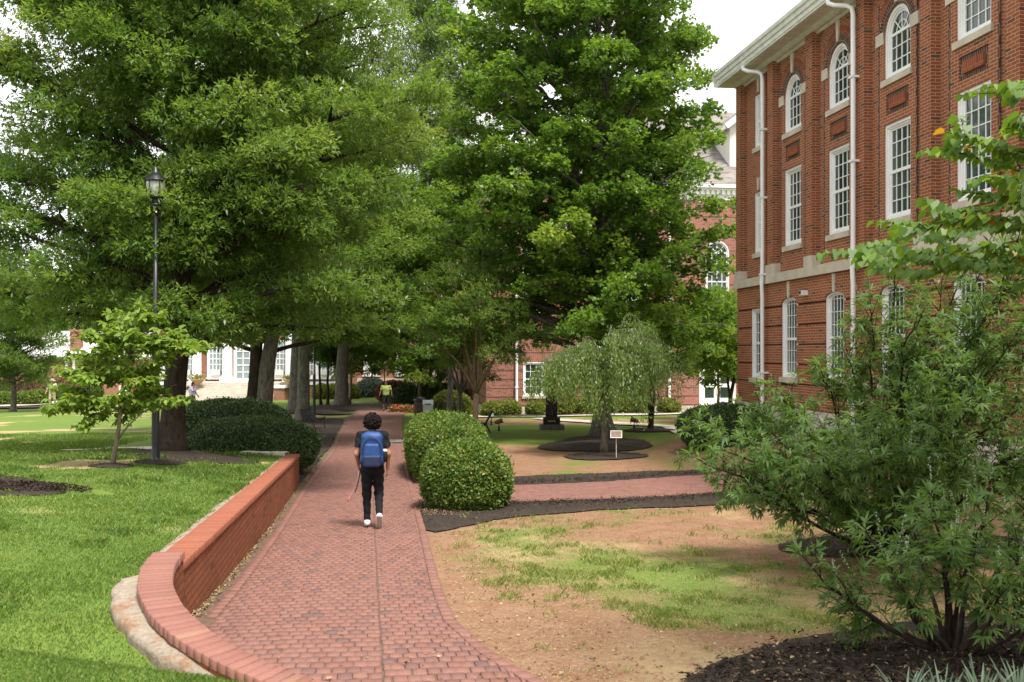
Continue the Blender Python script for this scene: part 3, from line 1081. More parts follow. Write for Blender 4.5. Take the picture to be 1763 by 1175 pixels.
    # exposed footing outside the curve
    out = [(-2.98, 7.58, -1.71), (-2.95, 7.35, -1.73), (-2.83, 7.03, -1.76), (-2.68, 6.75, -1.80), (-2.45, 6.50, -1.86), (-2.21, 6.28, -1.91), (-2.05, 6.21, -1.955), (-1.88, 6.14, -1.995), (-1.72, 6.08, -2.03), (-1.3, 5.90, -2.07), (-0.8, 5.70, -2.11)]
    inn = [(-2.78, 7.66), (-2.70, 7.40), (-2.60, 7.08), (-2.40, 6.76), (-2.18, 6.52), (-1.95, 6.34), (-1.75, 6.24), (-1.55, 6.15), (-1.36, 6.08), (-1.0, 5.92), (-0.5, 5.72)]
    n1 = 80
    tt = np.linspace(0, len(out) - 1, n1)
    O = np.stack([np.interp(tt, np.arange(len(out)), np.array(out)[:, k]) for k in range(3)], -1)
    I = np.stack([np.interp(tt, np.arange(len(inn)), np.array(inn)[:, k]) for k in range(2)], -1)
    nn = (O[:, :2] - I)
    nn /= np.linalg.norm(nn, axis=1, keepdims=True)
    O[:, :2] += nn * (0.035 * (fbm(tt * 3.0, 0 * tt, 5, 3) - 0.5) * 2)[:, None]
    V = []
    for k in range(n1):
        for f in (0, 0.35, 0.7, 0.96):
            q = I[k] * (1 - f) + O[k, :2] * f
            V.append(P((q[0], q[1], O[k, 2] + 0.012 * (fbm(q[0] * 6, q[1] * 6, 4, 3) - 0.5) * 2 - 0.02 * f)))
        V.append(P((O[k, 0], O[k, 1], O[k, 2] - 0.06)))
        V.append(P((O[k, 0] + nn[k, 0] * -0.02, O[k, 1] + nn[k, 1] * -0.02, O[k, 2] - 0.3)))
    F = []
    for k in range(n1 - 1):
        for j in range(5):
            F.append((k * 6 + j, k * 6 + j + 1, k * 6 + 7 + j, k * 6 + 6 + j))
    for j in range(0, 1):
        F.append((0, 1, 2, 3)), F.append((0, 3, 4, 5))
    np_mesh('footing', np.array(V), np.array(F), M['footing'], w, smooth=True)


garden_wall()


# ------------------------------------------------------------------ windows (outward is -x, width along y, sill at z = 0)
def out_rect(w, h, i=0.0):
    return [(-w / 2 + i, i), (w / 2 - i, i), (w / 2 - i, h - i), (-w / 2 + i, h - i)]


def out_arch(w, hs, i=0.0, n=22, rise=None):
    r = w / 2 - i
    k = (rise / (w / 2)) if rise else 1.0
    return [(-r, i), (r, i)] + [(r * math.cos(math.pi * j / n), hs + (r * k if rise is None else (rise - i * 0.6)) * math.sin(math.pi * j / n)) for j in range(n + 1)]


WHITE = M['white']


def make_window(parent, name, w, h, cols, rows, kind='rect', rise=0.0, glass=None, mat=None, sill=True, sillmat=None, fw=0.10, bar=0.020, hung=True, rail=None):
    """window part: frame mesh with children glass, sash, sill"""
    mat = mat or WHITE
    shp = {'rect': lambda i: out_rect(w, h, i), 'arch': lambda i: out_arch(w, h, i), 'seg': lambda i: out_arch(w, h, i, 14, rise)}[kind]
    mb = MB()
    mb.ring(shp(0.0), shp(fw * 0.62), lambda a, b: (-0.02, a, b), lambda a, b: (0.02, a, b))
    mb.ring(shp(fw * 0.60), shp(fw), lambda a, b: (0.012, a, b), lambda a, b: (0.10, a, b))
    f = mb.build(name, mat, parent)
    mb = MB()
    s0 = shp(fw * 0.98)
    s1 = shp(fw + 0.045)
    mb.ring(s0, s1, lambda a, b: (0.045, a, b), lambda a, b: (0.085, a, b))
    iw, y0 = w - 2 * fw, -w / 2 + fw
    ht = h - fw if kind == 'rect' else h
    for c in range(1, cols):
        y = y0 + iw * c / cols
        top = ht
        if kind == 'arch':
            top = h
        if kind == 'seg':
            top = h + rise * 0.75
        mb.box((0.052, y - bar / 2, fw), (0.08, y + bar / 2, top))
    for r in range(1, rows + (0 if kind == 'rect' else 1)):
        z = fw + (ht - fw) * r / rows
        mb.box((0.050, y0, z - bar / 2), (0.079, -y0, z + bar / 2))
    if hung:
        z = fw + (ht - fw) * (rail or 0.5)
        mb.box((0.035, y0, z - 0.035), (0.082, -y0, z + 0.035))
    if kind == 'arch':
        r0 = w / 2 - fw
        mb.box((0.038, y0, h - 0.03), (0.083, -y0, h + 0.03))
        for a in (45, 90, 135):
            mb.bar((0.066, 0, h), (0.066, r0 * math.cos(R(a)), h + r0 * math.sin(R(a))), bar, bar, (1, 0, 0))
        pr = [(r0 * 0.52 * math.cos(math.pi * k / 12), h + r0 * 0.52 * math.sin(math.pi * k / 12)) for k in range(13)]
        for p, q in zip(pr, pr[1:]):
            mb.bar((0.0665, p[0], p[1]), (0.0665, q[0], q[1]), bar, bar, (1, 0, 0))
    mb.build('sash', mat, f)
    mb = MB()
    mb.poly([shp(fw * 0.8)], lambda a, b: (0.071, a, b), flip=True)
    mb.build('glass', glass or M['glass'], f)
    if sill:
        mb = MB()
        mb.box((-0.10, -w / 2 - 0.07, -0.135), (0.06, w / 2 + 0.07, -0.003))
        mb.build('sill', sillmat or M['stone'], f)
    return f


def put(part, loc, parent, first):
    o = part if first else copy_tree(part, parent)
    o.location = loc
    return o


# ------------------------------------------------------------------ brick hall on the right
TH = math.atan(0.132)


def brick_hall():
    b = empty('brick_hall', 'three storey orange red brick hall with arched white windows and white downpipes', 'building', (7.0, 30.26, 0), TH)
    LEN, DEP = 26.0, 13.0
    WC = [-1.47, -3.85, -6.52, -9.24, -11.97, -14.7, -17.4, -20.1, -22.8]
    BP = -0.05                                                     # bay plane

    # ground storey: recessed wall with openings, raised brick bands between the grooves
    def hole_g(c, k):
        if k == 0:
            return [(c - 0.35, -0.77), (c + 0.35, -0.77), (c + 0.35, 1.23), (c - 0.35, 1.23)]
        return [(c + a, z - 0.70) for a, z in out_arch(1.02, 1.96, 0, 14, 0.16)]
    holes = [hole_g(c, k) for k, c in enumerate(WC)]
    mb = MB()
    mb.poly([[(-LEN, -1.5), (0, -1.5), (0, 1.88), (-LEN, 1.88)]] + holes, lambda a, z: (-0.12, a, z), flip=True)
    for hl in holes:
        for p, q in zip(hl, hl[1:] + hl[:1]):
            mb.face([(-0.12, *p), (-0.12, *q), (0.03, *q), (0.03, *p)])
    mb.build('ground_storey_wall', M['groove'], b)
    mb = MB()
    gr = [-1.5, -0.86, -0.34, 0.18, 0.69, 1.21]
    edges = [0.0] + sum([[c + (0.35 if k == 0 else 0.51), c - (0.35 if k == 0 else 0.51)] for k, c in enumerate(WC)], []) + [-LEN]
    for i in range(0, len(edges), 2):
        y1, y0 = edges[i], edges[i + 1]
        for z0, z1 in zip(gr, gr[1:]):
            mb.box((-0.16, y0, z0 + 0.019), (-0.116, y1, z1 - 0.019))
    for k, c in enumerate(WC):
        hw = 0.35 if k == 0 else 0.51
        mb.box((-0.16, c - hw, -1.472), (-0.116, c + hw, -0.915))
    out = [(0.0, 1.238), (0.0, 1.875), (-LEN, 1.875), (-LEN, 1.238)]
    pts = []
    for k in range(len(WC) - 1, 0, -1):
        c = WC[k]
        arc = [(c + a, z - 0.70) for a, z in out_arch(1.04, 1.96, 0, 14, 0.17)[2:]][::-1]
        pts += [(c - 0.52, 1.238)] + [p for p in arc if p[1] > 1.245] + [(c + 0.52, 1.238)]
    mb.poly([out[:3] + [(-LEN, 1.238)] + pts], lambda a, z: (-0.16, a, z), flip=True)
    for p, q in zip(pts, pts[1:]):
        mb.face([(-0.16, *p), (-0.16, *q), (-0.116, *q), (-0.116, *p)])
    mb.build('banded_brick', M['brick_hall'], b)
    # keystones of the ground storey
    mb = MB()
    for k, c in enumerate(WC):
        z0, z1 = (1.42, 1.86) if k else (1.30, 1.80)
        if k:
            mb.face([(-0.19, c - 0.045, z0), (-0.19, c + 0.045, z0), (-0.19, c + 0.075, z1), (-0.19, c - 0.075, z1)][::-1])
            for s in (-1, 1):
                mb.face([(-0.19, c + s * 0.045, z0), (-0.19, c + s * 0.075, z1), (0, c + s * 0.075, z1), (0, c + s * 0.045, z0)][::s])
            mb.face([(-0.19, c - 0.045, z0), (-0.19, c + 0.045, z0), (0, c + 0.045, z0), (0, c - 0.045, z0)])
            mb.build('keystone', M['stone'], b)
            mb = MB()

    # plinth, stone band, blocks
    mb = MB()
    mb.box((-0.22, -LEN, -3.6), (0.3, 0.06, -1.5))
    mb.build('plinth', M['concrete'], b)
    mb = MB()
    mb.box((-0.25, -LEN, 1.88), (0.2, 0.08, 2.12))
    PIL = [-0.2] + [(a + c) / 2 for a, c in zip(WC, WC[1:])]
    for i, p in enumerate(PIL):
        w = 0.2 if i == 0 else 0.25
        if i == 1:
            mb.box((-0.232, -3.05, 2.12), (0.0, -2.25, 2.40))
        else:
            mb.box((-0.232, p - w, 2.12), (0.0, p + w + (0.05 if i == 0 else 0), 2.40))
    mb.build('stone_band', M['stone'], b)

    # upper storeys: recessed strips, bay panels with openings, pilasters
    mb = MB()
    ed = [0.0] + sum([[q + (0.50 if k == 0 else 0.80), q - (0.50 if k == 0 else 0.80)] for k, q in enumerate(WC)], []) + [-LEN]
    for i in range(0, len(ed), 2):
        y1, y0 = ed[i] + 0.003, ed[i + 1] - 0.003
        mb.face([(0, y1, 2.1), (0, y0, 2.1), (0, y0, 8.05), (0, y1, 8.05)][::-1])
    mb.build('recessed_brick', M['brick_hall'], b)
    mb, dk = MB(), MB()
    for k, c in enumerate(WC):
        so, sp = MB(), MB()
        hw = 0.50 if k == 0 else 0.80
        if k == 0:
            hs = [[(c - 0.35, 2.85), (c + 0.35, 2.85), (c + 0.35, 4.62), (c - 0.35, 4.62)], [(c - 0.35, 5.92), (c + 0.35, 5.92), (c + 0.35, 7.45), (c - 0.35, 7.45)]]
        else:
            hs = [[(c - 0.545, 2.82), (c + 0.545, 2.82), (c + 0.545, 4.89), (c - 0.545, 4.89)], [(c + a, z + 5.86) for a, z in out_arch(1.09, 0.94)],
                  [(c - 0.46, 5.09), (c + 0.46, 5.09), (c + 0.46, 5.55), (c - 0.46, 5.55)]]
        mb.poly([[(c - hw, 2.125), (c + hw, 2.125), (c + hw, 8.0), (c - hw, 8.0)]] + hs, lambda a, z: (BP, a, z), flip=True)
        for j, hl in enumerate(hs):
            dep = 0.13 if j < 2 else -0.012
            for p, q in zip(hl, hl[1:] + hl[:1]):
                mb.face([(BP, *p), (BP, *q), (dep, *q), (dep, *p)])
        for s in (-1, 1):
            mb.face([(BP, c + s * hw, 2.125), (BP, c + s * hw, 8.0), (0.0, c + s * hw, 8.0), (0.0, c + s * hw, 2.125)][::s])
        if k:
            # dark rowlock arch
            n, r0, r1, zc = 22, 0.55, 0.74, 6.80
            for i in range(n):
                a0, a1 = math.pi * i / n, math.pi * (i + 1) / n
                q = [(r0, a0), (r0, a1), (r1, a1), (r1, a0)]
                dk.face([(BP - 0.012, c + r * math.cos(a), zc + r * math.sin(a)) for r, a in q], [(a * 0.65, r) for r, a in q])
            for i in range(n):
                a0, a1 = math.pi * i / n, math.pi * (i + 1) / n
                q = [(0.748, a0), (0.748, a1), (0.95, a1), (0.95, a0)]
                if abs(0.95 * math.cos((a0 + a1) / 2)) < 0.78:
                    so.face([(BP - 0.006, c + r * math.cos(a), zc + r * math.sin(a)) for r, a in q], [(a * 0.85, r) for r, a in q])
            # dark jamb bricks down the arched window, dark edge of the bay
            for s in (-1, 1):
                for z0, z1 in ((2.5, 7.6),):
                    y = c + s * 0.80
                    dk.box((BP - 0.006, min(y, y - s * 0.055), z0), (BP + 0.02, max(y, y - s * 0.055), z1))
            # spandrel panel: dark frame, soldier field
            oo = [(c - 0.46, 5.09), (c + 0.46, 5.09), (c + 0.46, 5.55), (c - 0.46, 5.55)]
            ii = [(c - 0.34, 5.20), (c + 0.34, 5.20), (c + 0.34, 5.44), (c - 0.34, 5.44)]
            dk.ring(oo, ii, lambda a, z: (-0.018, a, z), lambda a, z: (-0.0125, a, z))
            sp.box((-0.066, c - 0.335, 5.205), (-0.01, c + 0.335, 5.435))
            for s in (-1, 1):
                im = MB()
                im.box((BP - 0.03, c + s * 0.715 - 0.16, 6.67), (BP + 0.05, c + s * 0.715 + 0.16, 6.93))
                im.build('impost_block', M['stone'], b)
        for z0, z1 in (((7.40, 7.90),) if k else ((7.50, 7.92), (4.66, 5.02))):
            a, d = 0.05, 0.085
            P4 = [(c - a, z0), (c + a, z0), (c + d, z1), (c - d, z1)]
            ks = MB()
            ks.face([(BP - 0.04, *p) for p in P4][::-1])
            for p, q in zip(P4, P4[1:] + P4[:1]):
                ks.face([(BP - 0.04, *p), (BP - 0.04, *q), (BP + 0.03, *q), (BP + 0.03, *p)])
            ks.build('keystone', M['stone'], b)
        if k:
            so.build('arch_brick', M['brick_soldier'], b)
            sp.build('spandrel_panel', M['brick_soldier'], b)
    mb.build('bay_panel', M['brick_hall'], b)
    dk.build('dark_brick_trim', M['brick_dark'], b)
    for i, p in enumerate(PIL):
        mb = MB()
        if i == 0:
            mb.box((-0.20, -0.38, 2.402), (0.2, 0.0, 8.0))
        else:
            mb.box((-0.20, p - 0.2, 2.402), (0.02, p + 0.2, 8.0))
        mb.build('pilaster', M['brick_pier'], b)

    # body, eaves, roof
    mb = MB()
    mb.box((0.25, -LEN, -3.5), (DEP, -0.02, 8.04))
    mb.build('wall', M['brick_hall'], b)
    mb = MB()
    mb.box((-0.118, -0.02, -1.52), (0.26, 0.0, 1.9))
    mb.build('end_wall', M['brick_hall'], b)
    mb = MB()
    mb.face([(-0.70, -LEN, 8.07), (-0.70, 0.3, 8.07), (0.3, 0.3, 8.07), (0.3, -LEN, 8.07)])
    # curved bed mould under the soffit, run along both sides
    pr = [(-0.05, 7.93), (-0.09, 7.95), (-0.10, 7.975), (-0.17, 7.985), (-0.26, 8.02), (-0.31, 8.06), (-0.32, 8.068)]
    for p, q in zip(pr, pr[1:]):
        mb.face([(p[0], -LEN, p[1]), (p[0], 0.1, p[1]), (q[0], 0.1, q[1]), (q[0], -LEN, q[1])][::-1])
    mb.face([(p[0], 0.1, p[1]) for p in pr] + [(0.2, 0.1, 8.068), (0.2, 0.1, 7.93)])
    mb.build('eave_soffit', M['soffit'], b)
    mb = MB()
    for k in range(int(LEN / 0.16)):
        mb.box((-0.225, -LEN + 0.16 * k, 7.985), (-0.11, -LEN + 0.16 * k + 0.085, 8.03))
    mb.build('dentils', M['soffit'], b)
    # gutter of three stepped boards
    mb = MB()
    pr = [(-0.64, 8.06), (-0.66, 8.06), (-0.66, 8.14), (-0.69, 8.15), (-0.70, 8.25), (-0.735, 8.27), (-0.75, 8.36), (-0.79, 8.40), (-0.80, 8.49), (-0.77, 8.50), (-0.66, 8.47)]
    for p, q in zip(pr, pr[1:]):
        mb.face([(p[0], -LEN, p[1]), (p[0], 0.3, p[1]), (q[0], 0.3, q[1]), (q[0], -LEN, q[1])][::-1])
    mb.face([(p[0], 0.3, p[1]) for p in pr][::-1])
    pe = [(p[0] * -1 - 0.36, p[1]) for p in pr]
    for p, q in zip(pe, pe[1:]):
        mb.face([(-0.8, p[0], p[1]), (DEP, p[0], p[1]), (DEP, q[0], q[1]), (-0.8, q[0], q[1])])
    mb.build('gutter', M['soffit'], b)
    mb = MB()
    A, B, C2, D = (-0.68, -LEN, 8.46), (-0.68, 0.30, 8.46), (DEP + 0.7, 0.30, 8.46), (DEP + 0.7, -LEN, 8.46)
    Rg0, Rg1 = (DEP / 2, -LEN, 10.6), (DEP / 2, -6.0, 10.6)
    mb.face([A, Rg0, Rg1, B])
    mb.face([B, Rg1, C2])
    mb.face([C2, Rg1, Rg0, D])
    mb.build('roof', M['shingle'], b)

    # windows: one of each kind, then copies
    wa = make_window(b, 'window', 1.09, 2.07, 4, 6)
    wb = make_window(b, 'window', 1.09, 0.94, 4, 3, 'arch', hung=False)
    wg = make_window(b, 'window', 1.02, 1.96, 5, 6, 'seg', 0.16, bar=0.016, fw=0.09)
    wn1 = make_window(b, 'window', 0.70, 1.77, 3, 6, fw=0.09)
    wn2 = make_window(b, 'window', 0.70, 1.53, 3, 6, fw=0.09)
    wn3 = make_window(b, 'window', 0.70, 2.00, 3, 6, fw=0.09)
    for i, c in enumerate(WC[1:]):
        put(wa, (0, c, 2.82), b, i == 0)
        put(wb, (0, c, 5.86), b, i == 0)
        put(wg, (-0.10, c, -0.70), b, i == 0)
    wn1.location, wn2.location, wn3.location = (0, WC[0], 2.85), (0, WC[0], 5.92), (-0.10, WC[0], -0.77)
    # downpipes
    for y in (-2.38, -7.78):
        mb = MB()
        mb.tube([(-0.72, y + 0.42, 8.08), (-0.71, y + 0.40, 7.98), (-0.62, y + 0.28, 7.90), (-0.42, y + 0.10, 7.84), (-0.33, y + 0.02, 7.76), (-0.31, y, 7.6), (-0.31, y, 2.5), (-0.33, y, 1.9), (-0.31, y, 1.5), (-0.31, y, -2.3)], 0.054, 10)
        for z in (6.2, 4.3, 2.15, -0.6):
            mb.box((-0.385, y - 0.085, z - 0.025), (-0.02, y + 0.085, z + 0.025))
        mb.build('downpipe', M['white'], b, smooth=False)
    return b


HALL = brick_hall()

# small camera fixed to the hall
Hm = Matrix.Translation((7.0, 30.26, 0)) @ Matrix.Rotation(TH, 4, 'Z')
p = Hm @ Vector((-0.04, -4.98, 1.42))
sc_ = empty('security_camera', 'small white security camera fixed to the brick between two ground floor windows', 'camera', p, TH)
mb = MB()
mb.box((-0.30, -0.07, 0.0), (-0.02, 0.07, 0.13))
mb.face([(-0.34, -0.085, 0.145), (0.0, -0.085, 0.16), (0.0, 0.085, 0.16), (-0.34, 0.085, 0.145)])
mb.face([(-0.34, -0.085, 0.135), (0.0, -0.085, 0.15), (0.0, 0.085, 0.15), (-0.34, 0.085, 0.135)][::-1])
mb.build('housing', M['white'], sc_)
mb = MB()
mb.tube([(0.0, 0, -0.06), (-0.06, 0, -0.07), (-0.10, 0, -0.02), (-0.10, 0, 0.01)], 0.022, 8)
mb.tube([(0.01, 0, -0.06), (-0.012, 0, -0.06)], 0.05, 12)
mb.build('bracket', M['white'], sc_)
mb = MB()
mb.tube([(-0.302, 0, 0.065), (-0.315, 0, 0.065)], 0.045, 14)
mb.build('lens', M['black_metal'], sc_)


# ------------------------------------------------------------------ pink brick hall behind the maple
def pink_hall():
    b = empty('pink_brick_hall', 'pinkish red brick hall with grey shingle roof and white cornice behind the maple', 'building', (-1.4, 54.0, 0), TH)
    W, D, Z0, Z1 = 36.0, 34.0, -3.7, 8.5
    XC = [2.6, 7.8, 13.0, 18.2, 23.4, 28.6]
    holes = []
    for i, x in enumerate(XC):
        holes.append([(x + a, z + 2.2) for a, z in out_arch(1.35, 3.3)])
        if i != 2:
            holes.append([(x + a, z - 2.45) for a, z in out_rect(1.15, 1.85)])
        else:
            holes.append([(x - 1.05, -3.28), (x + 1.05, -3.28), (x + 1.05, -0.75), (x - 1.05, -0.75)])
            holes.append([(x + a, z - 0.1) for a, z in out_rect(1.15, 1.5)])
    mb = MB()
    mb.poly([[(0, Z0), (W, Z0), (W, Z1), (0, Z1)]] + holes, lambda a, z: (a, 0, z))
    for h in holes:
        for p, q in zip(h, h[1:] + h[:1]):
            mb.face([(p[0], 0, p[1]), (q[0], 0, q[1]), (q[0], 0.14, q[1]), (p[0], 0.14, p[1])])
    mb.face([(0, 0, Z0), (0, 0, Z1), (0, D, Z1), (0, D, Z0)])
    mb.box((0.3, 0.3, Z0), (W, D, Z1))
    mb.build('wall', M['brick_pink'], b)
    mb = MB()
    z = -3.0
    while z < 8.2:
        xs = [0.0]
        for i, x in enumerate(XC):
            hw = None
            for h in holes:
                if min(p[1] for p in h) - 0.05 < z < max(p[1] for p in h) + 0.05 and min(p[0] for p in h) < x < max(p[0] for p in h):
                    hw = (max(p[0] for p in h) - min(p[0] for p in h)) / 2 + 0.03
            if hw:
                xs += [x - hw, x + hw]
        xs.append(W)
        for a, c in zip(xs[::2], xs[1::2]):
            mb.box((a - (0.006 if a == 0 else 0), -0.006, z), (c, 0.01, z + 0.062))
        mb.box((-0.006, 0.01, z), (0.01, D, z + 0.062))
        z += 0.48 if z < -0.5 else 0.95
    mb.build('dark_brick_course', M['brick_dark'], b)
    mb = MB()
    mb.box((-0.08, -0.08, Z0), (W, D, -3.05))
    mb.build('plinth', M['concrete'], b)
    mb = MB()
    mb.box((-0.06, -0.06, 8.45), (W, D, 8.75))
    mb.box((-0.22, -0.22, 8.98), (W, D, 9.10))
    mb.box((-0.38, -0.38, 9.10), (W, D, 9.34))
    mb.build('cornice', M['white'], b)
    mb = MB()
    for k in range(int(W / 0.3)):
        mb.box((0.3 * k, -0.20, 8.75), (0.3 * k + 0.17, 0.0, 8.98))
    mb.build('dentils', M['white'], b)
    mb = MB()
    mb.box((-0.08, -0.08, 8.74), (W, D, 8.985))
    mb.build('frieze', M['white'], b)
    # roof
    mb = MB()
    A, B, C, Dd = (-0.4, -0.4, 9.32), (W, -0.4, 9.32), (W, D, 9.32), (-0.4, D, 9.32)
    r0, r1 = (9.0, 9.0, 15.6), (W, 9.0, 15.6)
    r2 = (9.0, D, 15.6)
    sl = math.hypot(9.4, 6.28)
    mb.face([A, B, r1, r0], [(0, 0), (W, 0), (W, sl), (9.4, sl)])
    mb.face([A, r0, r2, Dd][::1], [(0, 0), (9.4, sl), (D, sl), (D, 0)])
    mb.face([r0, r1, C, r2])
    mb.build('roof', M['shingle'], b)
    # gabled dormer on the right slope
    dm = MB()
    x0, x1, yf, ze, zr = 14.3, 18.3, 1.6, 13.2, 14.8
    xm = (x0 + x1) / 2
    dm.face([(x0, yf, 10.4), (x1, yf, 10.4), (x1, yf, ze), (xm, yf, zr), (x0, yf, ze)])
    dm.face([(x0, yf, 10.3), (x0, yf, ze), (x0, 5.2, ze)])
    dm.face([(x1, yf, 10.3), (x1, 5.2, ze), (x1, yf, ze)])
    d = dm.build('dormer', M['cream'], b)
    dm = MB()
    dm.face([(x0 - 0.35, yf - 0.35, ze - 0.22), (xm, yf - 0.35, zr + 0.05), (xm, 7.8, zr + 0.05), (x0 - 0.35, 5.0, ze - 0.22)])
    dm.face([(xm, yf - 0.35, zr + 0.05), (x1 + 0.35, yf - 0.35, ze - 0.22), (x1 + 0.35, 5.0, ze - 0.22), (xm, 7.8, zr + 0.05)])
    dm.build('dormer_roof', M['shingle'], d)
    dm = MB()
    dm.bar((x0 - 0.35, yf - 0.40, ze - 0.32), (xm, yf - 0.40, zr - 0.04), 0.12, 0.30)
    dm.bar((x1 + 0.35, yf - 0.40, ze - 0.32), (xm, yf - 0.40, zr - 0.04), 0.12, 0.30)
    dm.box((x0 - 0.40, yf - 0.3, ze - 0.44), (x0 - 0.30, 5.0, ze - 0.22))
    dm.build('dormer_trim', M['white'], d)
    # windows
    T = Matrix.Rotation(R(90), 4, 'Z')
    wa = make_window(b, 'window', 1.35, 3.3, 4, 6, 'arch', fw=0.09, bar=0.035)
    wg = make_window(b, 'window', 1.15, 1.85, 3, 4, fw=0.10, bar=0.03)
    wu = make_window(b, 'window', 1.15, 1.5, 3, 4, fw=0.09, bar=0.03)
    for o in (wa, wg, wu):
        o.rotation_euler = (0, 0, R(90))
    first = True
    for i, x in enumerate(XC):
        put(wa, (x, 0.02, 2.2), b, i == 0)
        if i != 2:
            put(wg, (x, 0.02, -2.45), b, i == 0)
        else:
            put(wu, (x, 0.02, -0.1), b, True)
    # double door
    x = XC[2]
    mb = MB()
    mb.ring([(x - 1.05, -3.28), (x + 1.05, -3.28), (x + 1.05, -0.75), (x - 1.05, -0.75)], [(x - 0.90, -3.27), (x + 0.90, -3.27), (x + 0.90, -0.90), (x - 0.90, -0.90)], lambda a, z: (a, -0.02, z), lambda a, z: (a, 0.1, z))
    df = mb.build('door_frame', M['white'], b)
    for s in (-1, 1):
        mb = MB()
        a, c = (x - 0.89, x - 0.01) if s < 0 else (x + 0.01, x + 0.89)
        oo = [(a, -3.26), (c, -3.26), (c, -0.91), (a, -0.91)]
        for z0, z1 in ((-2.75, -2.02), (-1.86, -1.08)):
            pass
        mb.box((a, 0.03, -3.26), (a + 0.17, 0.07, -0.91))
        mb.box((c - 0.17, 0.03, -3.26), (c, 0.07, -0.91))
        for z0, z1 in ((-3.26, -2.62), (-2.02, -1.82), (-1.02, -0.91)):
            mb.box((a + 0.17, 0.03, z0), (c - 0.17, 0.07, z1))
        lf = mb.build('door', M['white'], b)
        mb = MB()
        mb.face([(a + 0.15, 0.055, -2.65), (c - 0.15, 0.055, -2.65), (c - 0.15, 0.055, -1.0), (a + 0.15, 0.055, -1.0)])
        mb.build('glass', M['glass'], lf)
        mb = MB()
        hx = c - 0.06 if s < 0 else a + 0.06
        mb.tube([(hx, 0.025, -2.5), (hx, -0.03, -2.45), (hx, -0.03, -2.15), (hx, 0.025, -2.1)], 0.012, 6)
        mb.build('handle', M['black_metal'], lf)
    mb = MB()
    mb.box((x - 1.5, -1.6, -3.6), (x + 1.5, -0.09, -3.27))
    mb.build('door_step', M['concrete'], b)
    for x in (1.65, 10.2, 20.8):
        mb = MB()
        mb.tube([(x, -0.25, 9.0), (x, -0.13, 8.4), (x, -0.13, -3.2)], 0.075, 8)
        for z in (6, 3, 0, -2):
            mb.box((x - 0.1, -0.22, z), (x + 0.1, 0, z + 0.06))
        mb.build('downpipe', M['white'], b)
    return b


pink_hall()


